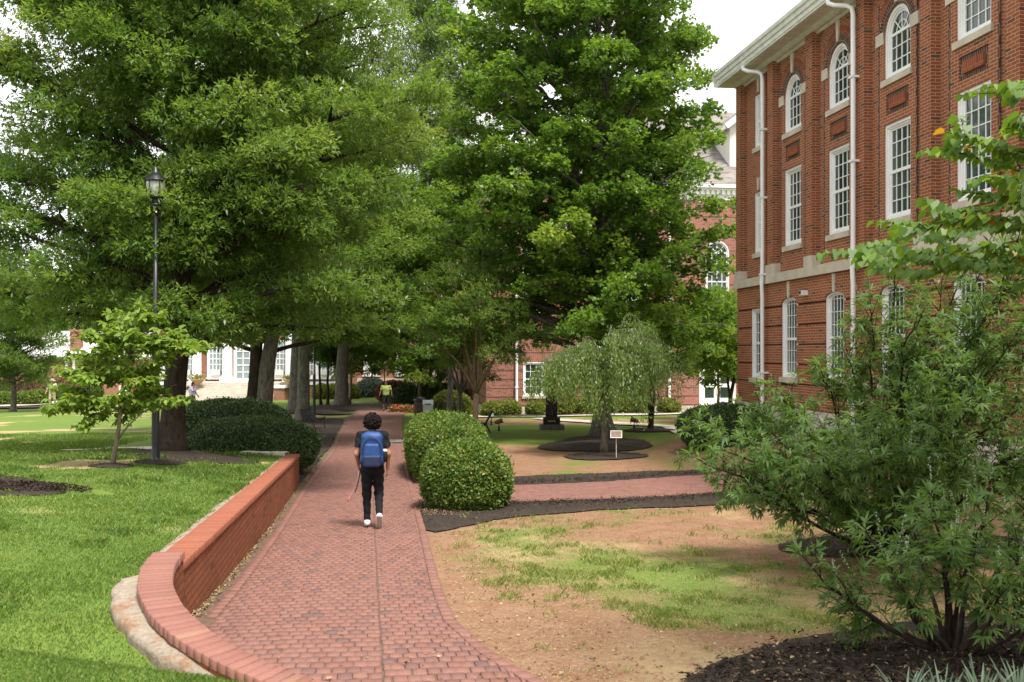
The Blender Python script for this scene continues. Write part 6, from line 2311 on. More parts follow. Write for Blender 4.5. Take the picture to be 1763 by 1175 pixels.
def litter():
    g = np.random.default_rng(501)
    P = []

    def add(x, y, off=0.02):
        P.append((x, y, off))
    # along the foot of the garden wall
    for _ in range(3600):
        y = 8.6 + 13 * g.random() ** 1.3
        x = float(x_wall(y)) + 0.12 + abs(g.normal(0, 0.038))
        add(x, y, 0.016 + g.random() * 0.012)
    for _ in range(1500):                                            # soil beside the path on the right
        y = 6 + 16 * g.random() ** 1.6
        x = float(x_pr(y)) + abs(g.normal(0, 0.9)) + 0.02
        add(x, y, 0.008)
    for _ in range(600):                                            # on the front mulch
        y = g.uniform(5.9, 8.2)
        add(g.uniform(1.4, 4.2), y, 0.05)
    for _ in range(1200):
        y = g.uniform(16.6, 19.0)
        add(float(x_pr(y)) + abs(g.normal(0.3, 0.3)), y, 0.06)
    for _ in range(900):
        y = g.uniform(22, 26)
        add(float(x_pl(y)) - abs(g.normal(0.1, 0.25)), y, 0.05)
    for _ in range(260):
        y = 6.2 + 15 * g.random() ** 1.4
        add(g.uniform(float(x_pl(y)) + 0.1, float(x_pr(y))), y, 0.034)
    for _ in range(500):
        y = g.uniform(6, 16)
        add(float(x_pr(y)) + g.uniform(0.5, 5), y, 0.01)
    P = np.array(P)
    P[:, 2] += ground_z(P[:, 0], P[:, 1])
    n = len(P)
    ax = unit(np.concatenate([g.normal(size=(n, 2)), g.normal(0, 0.25, (n, 1))], 1))
    up = unit(np.array([0, 0, 1.0]) + g.normal(size=(n, 3)) * 0.3)
    L = g.uniform(0.012, 0.042, n)
    o = leaves('leaf_litter', None, M['chip'], P, ax, up, L, L * g.uniform(0.3, 0.8, n), T_WIDE, g.random(n))
    tag(o, 'pale dry leaf litter and bark chips scattered on soil and mulch', 'leaf litter', kind='stuff')
    # bark chips over the near mulch
    Q = []
    for _ in range(9000):
        y = g.uniform(5.7, 8.3)
        x = g.uniform(1.1, 4.6)
        u, v = CU + FPX * x / y, HV + FPX * 2.12 / y
        lim = np.interp(u, [1150, 1215, 1290, 1370, 1450, 1560, 1700], [1190, 1150, 1122, 1102, 1092, 1072, 1062])
        if v > lim + 4:
            Q.append((x, y, 0.030 + g.random() * 0.02))
    px, py = gp(50, 842)
    for _ in range(3500):
        a, r = g.uniform(0, 6.28), math.sqrt(g.random())
        x, y = px - 0.4 + math.cos(a) * r * 1.2, py + math.sin(a) * r * 0.5
        Q.append((x, y, 0.035 + 0.02 * (1 - r)))
    for _ in range(5000):
        x = g.uniform(-1.8, 4.6)
        y = np.interp(x, [p[0] for p in BR_BOT], [p[1] for p in BR_BOT]) - abs(g.normal(0.45, 0.3)) if g.random() < 0.6 else np.interp(x, [p[0] for p in BR_TOP], [p[1] for p in BR_TOP]) + abs(g.normal(0.5, 0.3))
        Q.append((x, y, 0.055))
    for k, poly in enumerate(MULCH):
        lo, hi = poly.min(0), poly.max(0)
        d_ = max(4.0, float(lo[1]))
        nn = int(min(2600, np.prod(hi - lo) * 9000 / d_ ** 1.6))
        xy = lo - 0.04 + (hi - lo + 0.08) * g.random((nn, 2))
        ins = np.zeros(nn, bool)
        for a, b in zip(poly, np.roll(poly, -1, axis=0)):
            c = (a[1] > xy[:, 1]) != (b[1] > xy[:, 1])
            ins ^= c & (xy[:, 0] < (b[0] - a[0]) * (xy[:, 1] - a[1]) / (b[1] - a[1] + 1e-12) + a[0])
        Q += [(x, y, 0.03 + 0.0008 * y + 0.02 * g.random()) for x, y in xy[ins]]
    Q = np.array(Q)
    Q[:, 2] += ground_z(Q[:, 0], Q[:, 1])
    n = len(Q)
    ax = unit(np.concatenate([g.normal(size=(n, 2)), g.normal(0, 0.35, (n, 1))], 1))
    up = unit(np.array([0, 0, 1.0]) + g.normal(size=(n, 3)) * 0.45)
    L = g.uniform(0.02, 0.065, n)
    o = leaves('bark_chips', None, M['chip_dark'], Q, ax, up, L, L * 0.3, T_RHOMB, g.random(n))
    tag(o, 'dark shredded bark chips covering the mulch beds', 'bark chips', kind='stuff')


M['chip_dark'] = tint_mat('shredded bark', [(0.0, (0.016, 0.011, 0.008)), (0.85, (0.055, 0.037, 0.028)), (1.0, (0.15, 0.105, 0.075))], 0.9, 0.15, 30, 0.2, 0)
litter()


def flower_bed():
    g = np.random.default_rng(511)
    n = 3500
    x = g.uniform(at(672, 57.5), at(724, 57.5), n)
    y = g.uniform(56.6, 59.2, n)
    z = ground_z(x, y) + g.random(n) * 0.38
    P = np.stack([x, y, z], -1)
    o = leaves('bedding_flowers', None, M['flower_red'], P, rdirs(n, g), rdirs(n, g), 0.12, 0.09, T_WIDE, g.random(n) * 0.85)
    tag(o, 'coral red bedding flowers along the far hedge', 'flowers', kind='stuff')


flower_bed()


# ------------------------------------------------------------------ smooth bodies: distance fields turned into one continuous mesh
def sd_caps(P, a, b, ra, rb, sc=(1, 1, 1)):
    s = np.array(sc, float)
    a, b = np.array(a, float) / s, np.array(b, float) / s
    p = P / s
    ab = b - a
    h = np.clip(((p - a) @ ab) / max(1e-9, ab @ ab), 0, 1)
    return (np.linalg.norm(p - a - h[..., None] * ab, axis=-1) - (ra + (rb - ra) * h)) * float(s.min())


def sd_box(P, c, half, r, taper=0.0):
    q = P - np.array(c)
    hw = np.array(half, float)
    k = 1 - taper * np.clip(q[..., 2] / hw[2], -1, 1)
    d = np.stack([np.abs(q[..., 0]) / k, np.abs(q[..., 1]), np.abs(q[..., 2])], -1) - hw + r
    return np.linalg.norm(np.maximum(d, 0), axis=-1) + np.minimum(d.max(-1), 0) - r


def smin(a, b, k):
    h = np.clip(0.5 + 0.5 * (b - a) / k, 0, 1)
    return b * (1 - h) + a * h - k * h * (1 - h)


def field_mesh(name, fn, lo, hi, h, mat, parent=None, tint=None):
    lo, hi = np.array(lo, float), np.array(hi, float)
    n = np.ceil((hi - lo) / h).astype(int) + 1
    ax = [lo[i] + h * np.arange(n[i]) for i in range(3)]
    P = np.stack(np.meshgrid(*ax, indexing='ij'), -1)
    Fv = fn(P)
    S = Fv < 0
    nx, ny, nz = n
    acc = np.zeros((nx - 1, ny - 1, nz - 1, 3))
    cnt = np.zeros((nx - 1, ny - 1, nz - 1))
    corners = [(i, j, k) for i in (0, 1) for j in (0, 1) for k in (0, 1)]

    def sl(A, c):
        return A[c[0]:nx - 1 + c[0], c[1]:ny - 1 + c[1], c[2]:nz - 1 + c[2]]
    base = P[:-1, :-1, :-1]
    for c in corners:
        for d in range(3):
            if c[d] == 0:
                e = list(c)
                e[d] = 1
                fa, fb = sl(Fv, c), sl(Fv, e)
                m = (fa < 0) != (fb < 0)
                t = np.where(m, fa / np.where(m, fa - fb, 1), 0)
                q = np.array(c, float) + t[..., None] * (np.array(e) - np.array(c))
                acc += np.where(m[..., None], q, 0)
                cnt += m
    act = cnt > 0
    idx = -np.ones(act.shape, int)
    idx[act] = np.arange(act.sum())
    V = base[act] + h * acc[act] / cnt[act][:, None]
    F = []
    for d in range(3):
        e = [0, 0, 0]
        e[d] = 1
        A = S[:nx - e[0], :ny - e[1], :nz - e[2]]
        B = S[e[0]:, e[1]:, e[2]:]
        m = A != B
        ii = np.argwhere(m)
        o1, o2 = [(1, 2), (2, 0), (0, 1)][d]
        ii = ii[(ii[:, o1] > 0) & (ii[:, o2] > 0) & (ii[:, o1] < n[o1] - 1) & (ii[:, o2] < n[o2] - 1)]

        def cell(a, b):
            q = ii.copy()
            q[:, o1] -= a
            q[:, o2] -= b
            return idx[q[:, 0], q[:, 1], q[:, 2]]
        quad = np.stack([cell(1, 1), cell(0, 1), cell(0, 0), cell(1, 0)], -1)
        ins = S[ii[:, 0], ii[:, 1], ii[:, 2]]
        quad[~ins] = quad[~ins][:, ::-1]
        F.append(quad)
    F = np.concatenate(F)
    F = F[(F >= 0).all(1)]
    return np_mesh(name, V, F, mat, parent, smooth=True, tint=None if tint is None else tint(V))


def chain(P, segs, k=0.02, base=None):
    """smooth union of tapered capsules, each worked out only near itself"""
    d = np.full(P.shape[:3], 0.5) if base is None else base.copy()
    o, h = P[0, 0, 0], P[1, 1, 1] - P[0, 0, 0]
    for s in segs:
        a, b = np.array(s[0], float), np.array(s[1], float)
        sc = np.array(s[4], float) if len(s) > 4 else np.ones(3)
        m = max(s[2], s[3]) * sc + k + 0.05
        i0 = np.maximum(0, np.floor((np.minimum(a, b) - m - o) / h).astype(int))
        i1 = np.minimum(P.shape[:3], np.ceil((np.maximum(a, b) + m - o) / h).astype(int) + 1)
        if (i1 <= i0).any():
            continue
        w = tuple(slice(i0[c], i1[c]) for c in range(3))
        d[w] = smin(d[w], sd_caps(P[w], *s), k)
    return d


def hand_segs(w, d, side, palm_n, curl=0.35, s=1.0):
    """palm, four unequal curled fingers and a thumb; w wrist, d direction, side towards the thumb"""
    w, d = np.array(w, float), unit(np.array(d, float))
    side = np.array(side, float)
    side = unit(side - d * side.dot(d))
    pn = np.array(palm_n, float)
    pn = unit(pn - d * pn.dot(d))
    out = []
    for k, (o, L) in enumerate(((0.030, 0.066), (0.010, 0.075), (-0.010, 0.070), (-0.029, 0.055))):
        kn = w + d * 0.085 * s + side * o * s
        out.append((w + d * 0.01 + side * o * 0.5 * s, kn, 0.0125 * s, 0.0115 * s))
        f1 = kn + (d + pn * curl * (0.6 + 0.1 * k)) * L * 0.55 * s
        f2 = f1 + unit(d * 0.8 + pn * curl * (2.0 + 0.2 * k)) * L * 0.5 * s
        out.append((kn, f1, 0.0092 * s, 0.0085 * s))
        out.append((f1, f2, 0.0085 * s, 0.0072 * s))
    t1 = w + d * 0.022 * s + side * 0.028 * s
    t2 = t1 + (d * 0.75 + side * 0.55) * 0.042 * s
    out.append((w + d * 0.012, t1, 0.014 * s, 0.012 * s))
    out.append((t1, t2, 0.0115 * s, 0.0098 * s))
    out.append((t2, t2 + unit(d + side * 0.1 + pn * 0.3) * 0.030 * s, 0.0095 * s, 0.008 * s))
    return out


def person(label, loc, rz, J, mats, h=0.009, hair='short', bulk=1.0, hem=0.88, shorts=None, group=None, hat=None, sleeve=0.72):
    """J holds the joints; the body is one skin-coloured surface, clothes and hair are its children"""
    t = empty('person', label, 'person', loc, rz, group)
    b = bulk
    hd = np.array(J['head'], float)
    fw = np.array(J.get('face', (0, 1, 0)), float)
    sd = np.array([fw[1], -fw[0], 0])
    nk = np.array(J['neck'], float)
    segs_t = [((J['pelvis'][0], J['pelvis'][1], J['pelvis'][2]), J['chest'], 0.125 * b, 0.135 * b, (1.25, 0.88, 1)),
              (J['chest'], nk - np.array([0, 0, 0.06]), 0.130 * b, 0.085, (1.3, 0.9, 1))]
    sh = [(J['chest'], J[s + '_sh'], 0.085, 0.062 * b) for s in 'lr']
    arm = []
    for s in 'lr':
        arm += [(J[s + '_sh'], J[s + '_el'], 0.052 * b, 0.040 * b), (J[s + '_el'], J[s + '_wr'], 0.040 * b, 0.026)]
    leg = []
    for s in 'lr':
        leg += [(J[s + '_hip'], J[s + '_kn'], 0.088 * b, 0.058 * b), (J[s + '_kn'], J[s + '_an'], 0.056 * b, 0.036)]
    foot = [(J[s + '_an'], J[s + '_toe'], 0.036, 0.028) for s in 'lr']
    hands = []
    for s in 'lr':
        dd = np.array(J[s + '_wr'], float) - np.array(J[s + '_el'], float)
        hands += hand_segs(J[s + '_wr'], J.get(s + '_hd', dd), fw * 0.8 + np.array([0, 0, 0.1]), -sd if s == 'r' else sd)
    head = [(hd + np.array([0, 0, 0.02]), hd + np.array([0, 0, -0.035]) + fw * 0.015, 0.098, 0.070, (0.85, 1.0, 1.08)), (hd - np.array([0, 0, 0.05]), nk - np.array([0, 0, 0.05]), 0.055, 0.062)]
    face = [(hd + fw * 0.088 + np.array([0, 0, 0.012]), hd + fw * 0.112 - np.array([0, 0, 0.026]), 0.010, 0.015), (hd + fw * 0.080 - np.array([0, 0, 0.085]), hd + fw * 0.060 - np.array([0, 0, 0.09]), 0.024, 0.03),
            (hd + fw * 0.080 + sd * 0.025 - np.array([0, 0, 0.060]), hd + fw * 0.080 - sd * 0.025 - np.array([0, 0, 0.060]), 0.013, 0.013), (hd + fw * 0.080 + sd * 0.035 + np.array([0, 0, 0.03]), hd + fw * 0.080 - sd * 0.035 + np.array([0, 0, 0.03]), 0.014, 0.014)]
    ears = [(hd + sd * s * 0.086 + np.array([0, 0, 0.02]), hd + sd * s * 0.086 - np.array([0, 0, 0.03]), 0.016, 0.012) for s in (-1, 1)]
    allp = np.array([np.array(v, float) for k, v in J.items() if k not in ('face', 'l_hd', 'r_hd')])
    lo, hi = allp.min(0) - 0.24, allp.max(0) + 0.24
    lo[2] = -0.02

    def body(P):
        d = chain(P, segs_t, 0.06)
        d = chain(P, sh, 0.05, d)
        d = chain(P, leg, 0.035, d)
        d = chain(P, foot, 0.03, d)
        d = chain(P, arm, 0.03, d)
        d = chain(P, hands, 0.010, d)
        d = chain(P, head, 0.03, d)
        d = chain(P, face, 0.014, d)
        return chain(P, ears, 0.008, d)
    field_mesh('body', body, lo, hi, h, mats['skin'], t)

    def shirt(P):
        g = lambda L, e: [(s[0], s[1], s[2] + e, s[3] + e) + tuple(s[4:]) for s in L]
        d = chain(P, g(segs_t, 0.016), 0.06)
        d = chain(P, g(sh, 0.014), 0.05, d)
        for s in 'lr':
            a, c = np.array(J[s + '_sh'], float), np.array(J[s + '_el'], float)
            e = a + (c - a) * sleeve
            dd = unit(c - a)
            q = sd_caps(P, a, e + dd * 0.06, 0.068 * b, 0.066 * b)
            q = np.maximum(q, (P - e) @ dd)
            d = smin(d, q, 0.03)
        d = d + 0.007 * np.sin(P[..., 2] * 38 + P[..., 0] * 21) * np.sin(P[..., 0] * 30 + P[..., 1] * 24)
        d = np.maximum(d, hem - P[..., 2])
        return np.maximum(d, P[..., 2] - nk[2] - 0.012)
    field_mesh('shirt', shirt, lo, hi, h, mats['shirt'], t)

    def pants(P):
        g = lambda L, e: [(s[0], s[1], s[2] + e, s[3] + e * 0.8) + tuple(s[4:]) for s in L]
        ext = 0.014 if not shorts else 0.03
        d = sd_caps(P, np.array(J['pelvis']) - np.array([0, 0, 0.05]), np.array(J['pelvis']) + np.array([0, 0, 0.08]), 0.132 * b, 0.120 * b, (1.25, 0.9, 1))
        d = chain(P, g(leg, ext), 0.035, d)
        d = d + 0.006 * np.sin(P[..., 2] * 46 + P[..., 0] * 17) * np.sin(P[..., 1] * 26 + P[..., 2] * 9)
        d = np.maximum(d, P[..., 2] - hem - 0.09)
        if shorts:
            return np.maximum(d, shorts - P[..., 2])
        for s in 'lr':
            a = np.array(J[s + '_an'], float)
            dd = unit(a - np.array(J[s + '_kn'], float))
            near = np.linalg.norm(P - a, axis=-1) < 0.16
            d = np.where(near, np.maximum(d, (P - a) @ dd + 0.005), d)
        return d
    field_mesh('trousers' if not shorts else 'shorts', pants, lo, hi, h, mats['pants'], t)
    for s in 'lr':
        a, e = np.array(J[s + '_an'], float), np.array(J[s + '_toe'], float)
        dn = unit(np.array(J.get(s + '_dn', (0, 0, -1)), float))
        f = unit(e - a)

        def shoe(P):
            heel = a + dn * 0.045 - f * 0.045
            d = smin(sd_caps(P, heel, e + dn * 0.012, 0.042, 0.036, (1.0, 1, 1)), sd_caps(P, a + dn * 0.01, a + (e - a) * 0.5, 0.047, 0.035), 0.03)
            return np.maximum(d, (P - (a + e) / 2) @ dn - (0.062 if s == 'l' else 0.062))
        q = np.stack([a, e])
        sh_ = field_mesh('shoe', shoe, q.min(0) - 0.14, q.max(0) + 0.14, h * 0.8, mats['shoe'], t)
        if mats.get('sole'):
            def sole(P):
                x = (P - (a + e) / 2) @ dn
                d = sd_caps(P, a + dn * 0.058 - f * 0.045, e + dn * 0.045, 0.043, 0.039)
                return np.maximum(np.maximum(d, x - 0.075), 0.058 - x)
            field_mesh('sole', sole, q.min(0) - 0.14, q.max(0) + 0.14, h * 0.6, mats['sole'], sh_)
    if hair == 'afro':
        g = np.random.default_rng(5)
        cs = unit(g.normal(size=(260, 3)))
        cs = cs[cs @ np.append(fw[:2], 0) < 0.55]
        cs = cs[cs[:, 2] > -0.72]
        c0 = hd + np.array([0, 0, 0.035]) - fw * 0.018

        def hf(P):
            d = sd_caps(P, c0, c0 - np.array([0, 0, 0.05]), 0.116, 0.096)
            for c in cs:
                p = c0 + c * np.array([0.118, 0.118, 0.125]) * g.uniform(0.92, 1.10)
                d = smin(d, np.linalg.norm(P - p, axis=-1) - g.uniform(0.014, 0.024), 0.006)
            return d
        field_mesh('hair', hf, c0 - 0.18, c0 + 0.18, 0.0055, mats['hair'], t)
    else:
        long_ = 0.10 if hair == 'long' else 0.0

        def hf(P):
            c0 = hd + np.array([0, 0, 0.035]) - fw * 0.012
            d = sd_caps(P, c0, c0 - fw * 0.02 - np.array([0, 0, long_]), 0.104, 0.098 if not long_ else 0.085, (0.88, 1.0, 1.05))
            return np.maximum(d, (P - hd) @ fw * 1.0 - (P[..., 2] - hd[2]) * 0.8 - 0.028)
        field_mesh('hair', hf, hd - 0.26, hd + 0.2, h, mats['hair'], t)
    mb = MB()
    for s in (-1, 1):
        c = hd + fw * 0.088 + sd * s * 0.033 + np.array([0, 0, 0.008])
        mb.lathe([(0.001, -0.007), (0.008, -0.004), (0.010, 0), (0.008, 0.004), (0.001, 0.007)], 8, tuple(c))
    mb.build('eyes', mats['hair'], t)
    if hat:
        mb = MB()
        mb.lathe([(0.23, 0.045), (0.225, 0.055), (0.115, 0.075), (0.105, 0.15), (0.06, 0.175), (0.001, 0.178)], 22, tuple(hd))
        mb.build('hat', hat, t, smooth=True)
    return t


def cloth(name, c, var=0.18, rough=0.85):
    return plain(name, c, rough, var, 9.0, spec=0.15, bumps=0.15)


SK1, SK2, SK3 = plain('warm brown skin', (0.33, 0.155, 0.085), 0.5, 0.06, 4), plain('dark brown skin', (0.15, 0.072, 0.045), 0.5, 0.06, 4), plain('light skin', (0.5, 0.3, 0.22), 0.5, 0.05, 4)
HAIR = plain('black hair', (0.012, 0.009, 0.008), 0.85, 0.4, 60, spec=0.08, bumps=0.3)
BLACK_CLOTH = cloth('black cotton', (0.013, 0.013, 0.015))
BLACK_KNIT = cloth('black track fabric', (0.011, 0.011, 0.013))
SHOE_W = plain('white trainer leather', (0.78, 0.78, 0.78), 0.5, 0.05, 8)
SOLE = plain('worn rubber sole', (0.42, 0.38, 0.34), 0.8, 0.15, 20)

# the student, seen from behind, mid stride
px, py = at(641, 15.3), 15.3
pz = gz(px, py) + 0.034
WALK = math.atan(0.1445) * 0.8
JN = dict(pelvis=(0, 0, 0.955), chest=(0, 0.01, 1.27), neck=(0, 0.02, 1.47), head=(0.0, 0.045, 1.585), face=(0.0, 1, 0),
          l_sh=(-0.175, 0.0, 1.405), r_sh=(0.175, 0.0, 1.405), l_el=(-0.235, -0.05, 1.13), r_el=(0.245, -0.045, 1.13), l_wr=(-0.215, 0.14, 0.945), r_wr=(0.235, 0.035, 0.895),
          l_hip=(-0.085, 0.0, 0.90), r_hip=(0.085, 0.0, 0.90), l_kn=(-0.085, 0.06, 0.505), r_kn=(0.10, 0.10, 0.50), l_an=(-0.078, 0.02, 0.10), r_an=(0.112, -0.25, 0.215),
          l_toe=(-0.088, 0.175, 0.048), r_toe=(0.118, -0.125, 0.066), r_dn=(0, -0.74, -0.67))
person('young person in black T-shirt and white trainers walking away under a blue backpack', (px, py, pz), WALK, JN,
       dict(skin=SK1, shirt=BLACK_CLOTH, pants=BLACK_KNIT, shoe=SHOE_W, sole=SOLE, hair=HAIR), h=0.0075, hair='afro', hem=0.93, bulk=0.97, sleeve=0.66)


def backpack():
    t = empty('backpack', 'bright blue backpack with dark navy base worn on the walking student\'s back', 'backpack', (px, py, pz), WALK)
    blue = plain('blue nylon', (0.013, 0.050, 0.180), 0.55, 0.25, 12, spec=0.4, bumps=0.25)
    navy = plain('navy nylon', (0.012, 0.020, 0.065), 0.6, 0.2, 12, spec=0.35)
    dark = plain('black webbing', (0.012, 0.012, 0.014), 0.7, 0.2, 30)
    lo, hi = (-0.26, -0.42, 0.86), (0.26, -0.02, 1.52)

    def shell(P):
        d = sd_box(P, (0, -0.205, 1.215), (0.170, 0.085, 0.255), 0.075, 0.10)
        d = smin(d, sd_caps(P, (-0.03, -0.20, 1.40), (0.03, -0.20, 1.40), 0.085, 0.085, (1.25, 0.9, 0.9)), 0.05)
        return d + 0.0035 * np.sin(P[..., 2] * 31 + P[..., 0] * 14) * np.sin(P[..., 0] * 25)
    o = field_mesh('shell', lambda P: np.maximum(shell(P), 1.075 - P[..., 2] - 0.10 * np.abs(P[..., 0])), lo, hi, 0.008, blue, t)
    field_mesh('base_panel', lambda P: np.maximum(shell(P) - 0.003, P[..., 2] + 0.10 * np.abs(P[..., 0]) - 1.078), lo, hi, 0.008, navy, t)
    field_mesh('front_pocket', lambda P: sd_box(P, (0, -0.285, 1.16), (0.125, 0.045, 0.150), 0.04, 0.12), lo, hi, 0.008, blue, t)
    field_mesh('lower_pocket', lambda P: sd_box(P, (0, -0.300, 1.045), (0.135, 0.042, 0.095), 0.04, -0.05), lo, hi, 0.008, navy, t)
    mb = MB()
    for s, zc, rx, rz in ((0, 1.20, 0.142, 0.19), (1, 1.17, 0.105, 0.13)):
        pts = [(rx * math.cos(a), -0.288 - 0.020 * s - 0.02 * math.sin(a) * (1 - s), zc + rz * math.sin(a)) for a in np.linspace(-0.3, math.pi + 0.3, 20)]
        mb.tube(pts, 0.0045, 6)
    mb.build('zip', dark, t)
    mb = MB()
    mb.tube([(-0.03, -0.17, 1.475), (-0.02, -0.18, 1.505), (0.02, -0.18, 1.505), (0.03, -0.17, 1.475)], 0.009, 6)
    mb.build('carry_loop', dark, t)
    for s in (-1, 1):
        mb = MB()
        pts = [(s * 0.085, -0.150, 1.44), (s * 0.105, -0.07, 1.475), (s * 0.115, 0.03, 1.475), (s * 0.12, 0.135, 1.40), (s * 0.135, 0.165, 1.28), (s * 0.165, 0.12, 1.14), (s * 0.185, 0.0, 1.05), (s * 0.165, -0.13, 1.0)]
        for p, q in zip(pts, pts[1:]):
            mb.bar(p, q, 0.048, 0.014, (0.3 * s, 0.6, 1) if abs(Vector(q).z - Vector(p).z) < 0.08 else (0, 1, 0.1))
        mb.build('strap', navy, t)
    mb = MB()
    mb.lathe([(0.0, 1.02), (0.036, 1.025), (0.036, 1.17), (0.028, 1.19), (0.022, 1.20)], 14, (0.195, -0.20, 0))
    bt = mb.build('bottle', dark, t, smooth=True)
    mb = MB()
    mb.lathe([(0.0375, 1.185), (0.0375, 1.205), (0.025, 1.215), (0.001, 1.217)], 14, (0.195, -0.20, 0))
    mb.build('bottle_cap', SHOE_W, bt)


backpack()


def lanyard():
    t = empty('lanyard', 'pink and black lanyard straps swinging from the student\'s left hand', 'lanyard', (px, py, pz), WALK)
    pink = plain('pink ribbon', (0.36, 0.15, 0.17), 0.7, 0.35, 40)
    for pts, m, nm in (([(-0.20, 0.24, 0.86), (-0.21, 0.19, 0.79), (-0.235, 0.12, 0.70), (-0.29, 0.05, 0.58), (-0.335, 0.0, 0.49), (-0.365, -0.02, 0.43)], pink, 'ribbon'),
                       ([(-0.19, 0.24, 0.87), (-0.20, 0.17, 0.78), (-0.215, 0.10, 0.68), (-0.24, 0.06, 0.60), (-0.265, 0.03, 0.53)], BLACK_CLOTH, 'strap'),
                       ([(-0.205, 0.25, 0.85), (-0.22, 0.20, 0.76), (-0.25, 0.11, 0.66), (-0.30, 0.04, 0.55), (-0.345, 0.0, 0.47)], SHOE_W, 'ribbon')):
        mb = MB()
        for p, q in zip(pts, pts[1:]):
            mb.bar(p, q, 0.014, 0.003, (0.5, 0.8, 0.2))
        mb.build(nm, m, t)
    mb = MB()
    mb.box((-0.385, -0.035, 0.40), (-0.352, -0.025, 0.435))
    mb.build('clip', plain('red clip', (0.4, 0.05, 0.06), 0.5), t)


lanyard()

# the man coming the other way
mx, my = at(664.5, 58.0), 58.0
JM = dict(pelvis=(0, 0, 0.95), chest=(0, 0.0, 1.28), neck=(0, 0.0, 1.48), head=(0.0, 0.0, 1.61), face=(0.12, -0.99, 0),
          l_sh=(-0.21, 0, 1.41), r_sh=(0.21, 0, 1.41), l_el=(-0.31, 0.02, 1.14), r_el=(0.31, 0.02, 1.14), l_wr=(-0.36, -0.06, 0.92), r_wr=(0.35, -0.05, 0.90),
          l_hip=(-0.10, 0, 0.90), r_hip=(0.10, 0, 0.90), l_kn=(-0.11, -0.10, 0.50), r_kn=(0.13, 0.02, 0.50), l_an=(-0.12, -0.10, 0.09), r_an=(0.15, 0.13, 0.12), l_toe=(-0.12, -0.27, 0.05), r_toe=(0.17, -0.03, 0.05))
person('man in lime green shirt and black shorts walking this way far up the path', (mx, my, gz(mx, my) + 0.07), 0.0, JM,
       dict(skin=SK2, shirt=cloth('lime shirt', (0.25, 0.32, 0.095)), pants=BLACK_CLOTH, shoe=cloth('black shoe', (0.012, 0.012, 0.012)), hair=HAIR), h=0.013, bulk=1.12, hem=0.86, shorts=0.44)
# person on the phone behind the hedge
lx, ly = at(331, 54), 54.0
JL = dict(pelvis=(0, 0, 0.92), chest=(0, 0.0, 1.22), neck=(0.03, 0.0, 1.40), head=(0.05, 0.0, 1.51), face=(0.95, -0.3, 0),
          l_sh=(0.04, 0.17, 1.34), r_sh=(-0.02, -0.17, 1.34), l_el=(0.1, 0.22, 1.1), r_el=(0.14, -0.24, 1.14), l_wr=(0.22, 0.2, 0.92), r_wr=(0.12, -0.14, 1.40),
          l_hip=(0, 0.09, 0.88), r_hip=(0, -0.09, 0.88), l_kn=(0.16, 0.09, 0.5), r_kn=(0.02, -0.09, 0.48), l_an=(0.2, 0.09, 0.09), r_an=(-0.2, -0.09, 0.12), l_toe=(0.36, 0.09, 0.05), r_toe=(-0.06, -0.09, 0.05))
person('person in lilac top holding a hand to the ear beyond the left hedge', (lx, ly, gz(lx, ly) + 0.03), 0.0, JL,
       dict(skin=SK2, shirt=cloth('lilac top', (0.52, 0.44, 0.66)), pants=cloth('dark trousers', (0.03, 0.03, 0.04)), shoe=BLACK_CLOTH, hair=HAIR), h=0.014, hair='long', hem=0.80, sleeve=0.95)
hx, hy = at(90, 62), 62.0
JH = dict(JM, face=(-0.5, -0.86, 0))
person('person in wide pale hat and cream clothes standing by the red shrubs far left', (hx, hy, gz(hx, hy) + 0.03), 0.0, JH,
       dict(skin=SK3, shirt=cloth('cream shirt', (0.62, 0.54, 0.42)), pants=cloth('tan trousers', (0.45, 0.37, 0.27)), shoe=BLACK_CLOTH, hair=HAIR), h=0.016, hem=0.84, hat=plain('straw hat', (0.62, 0.55, 0.42), 0.8), sleeve=1.0)


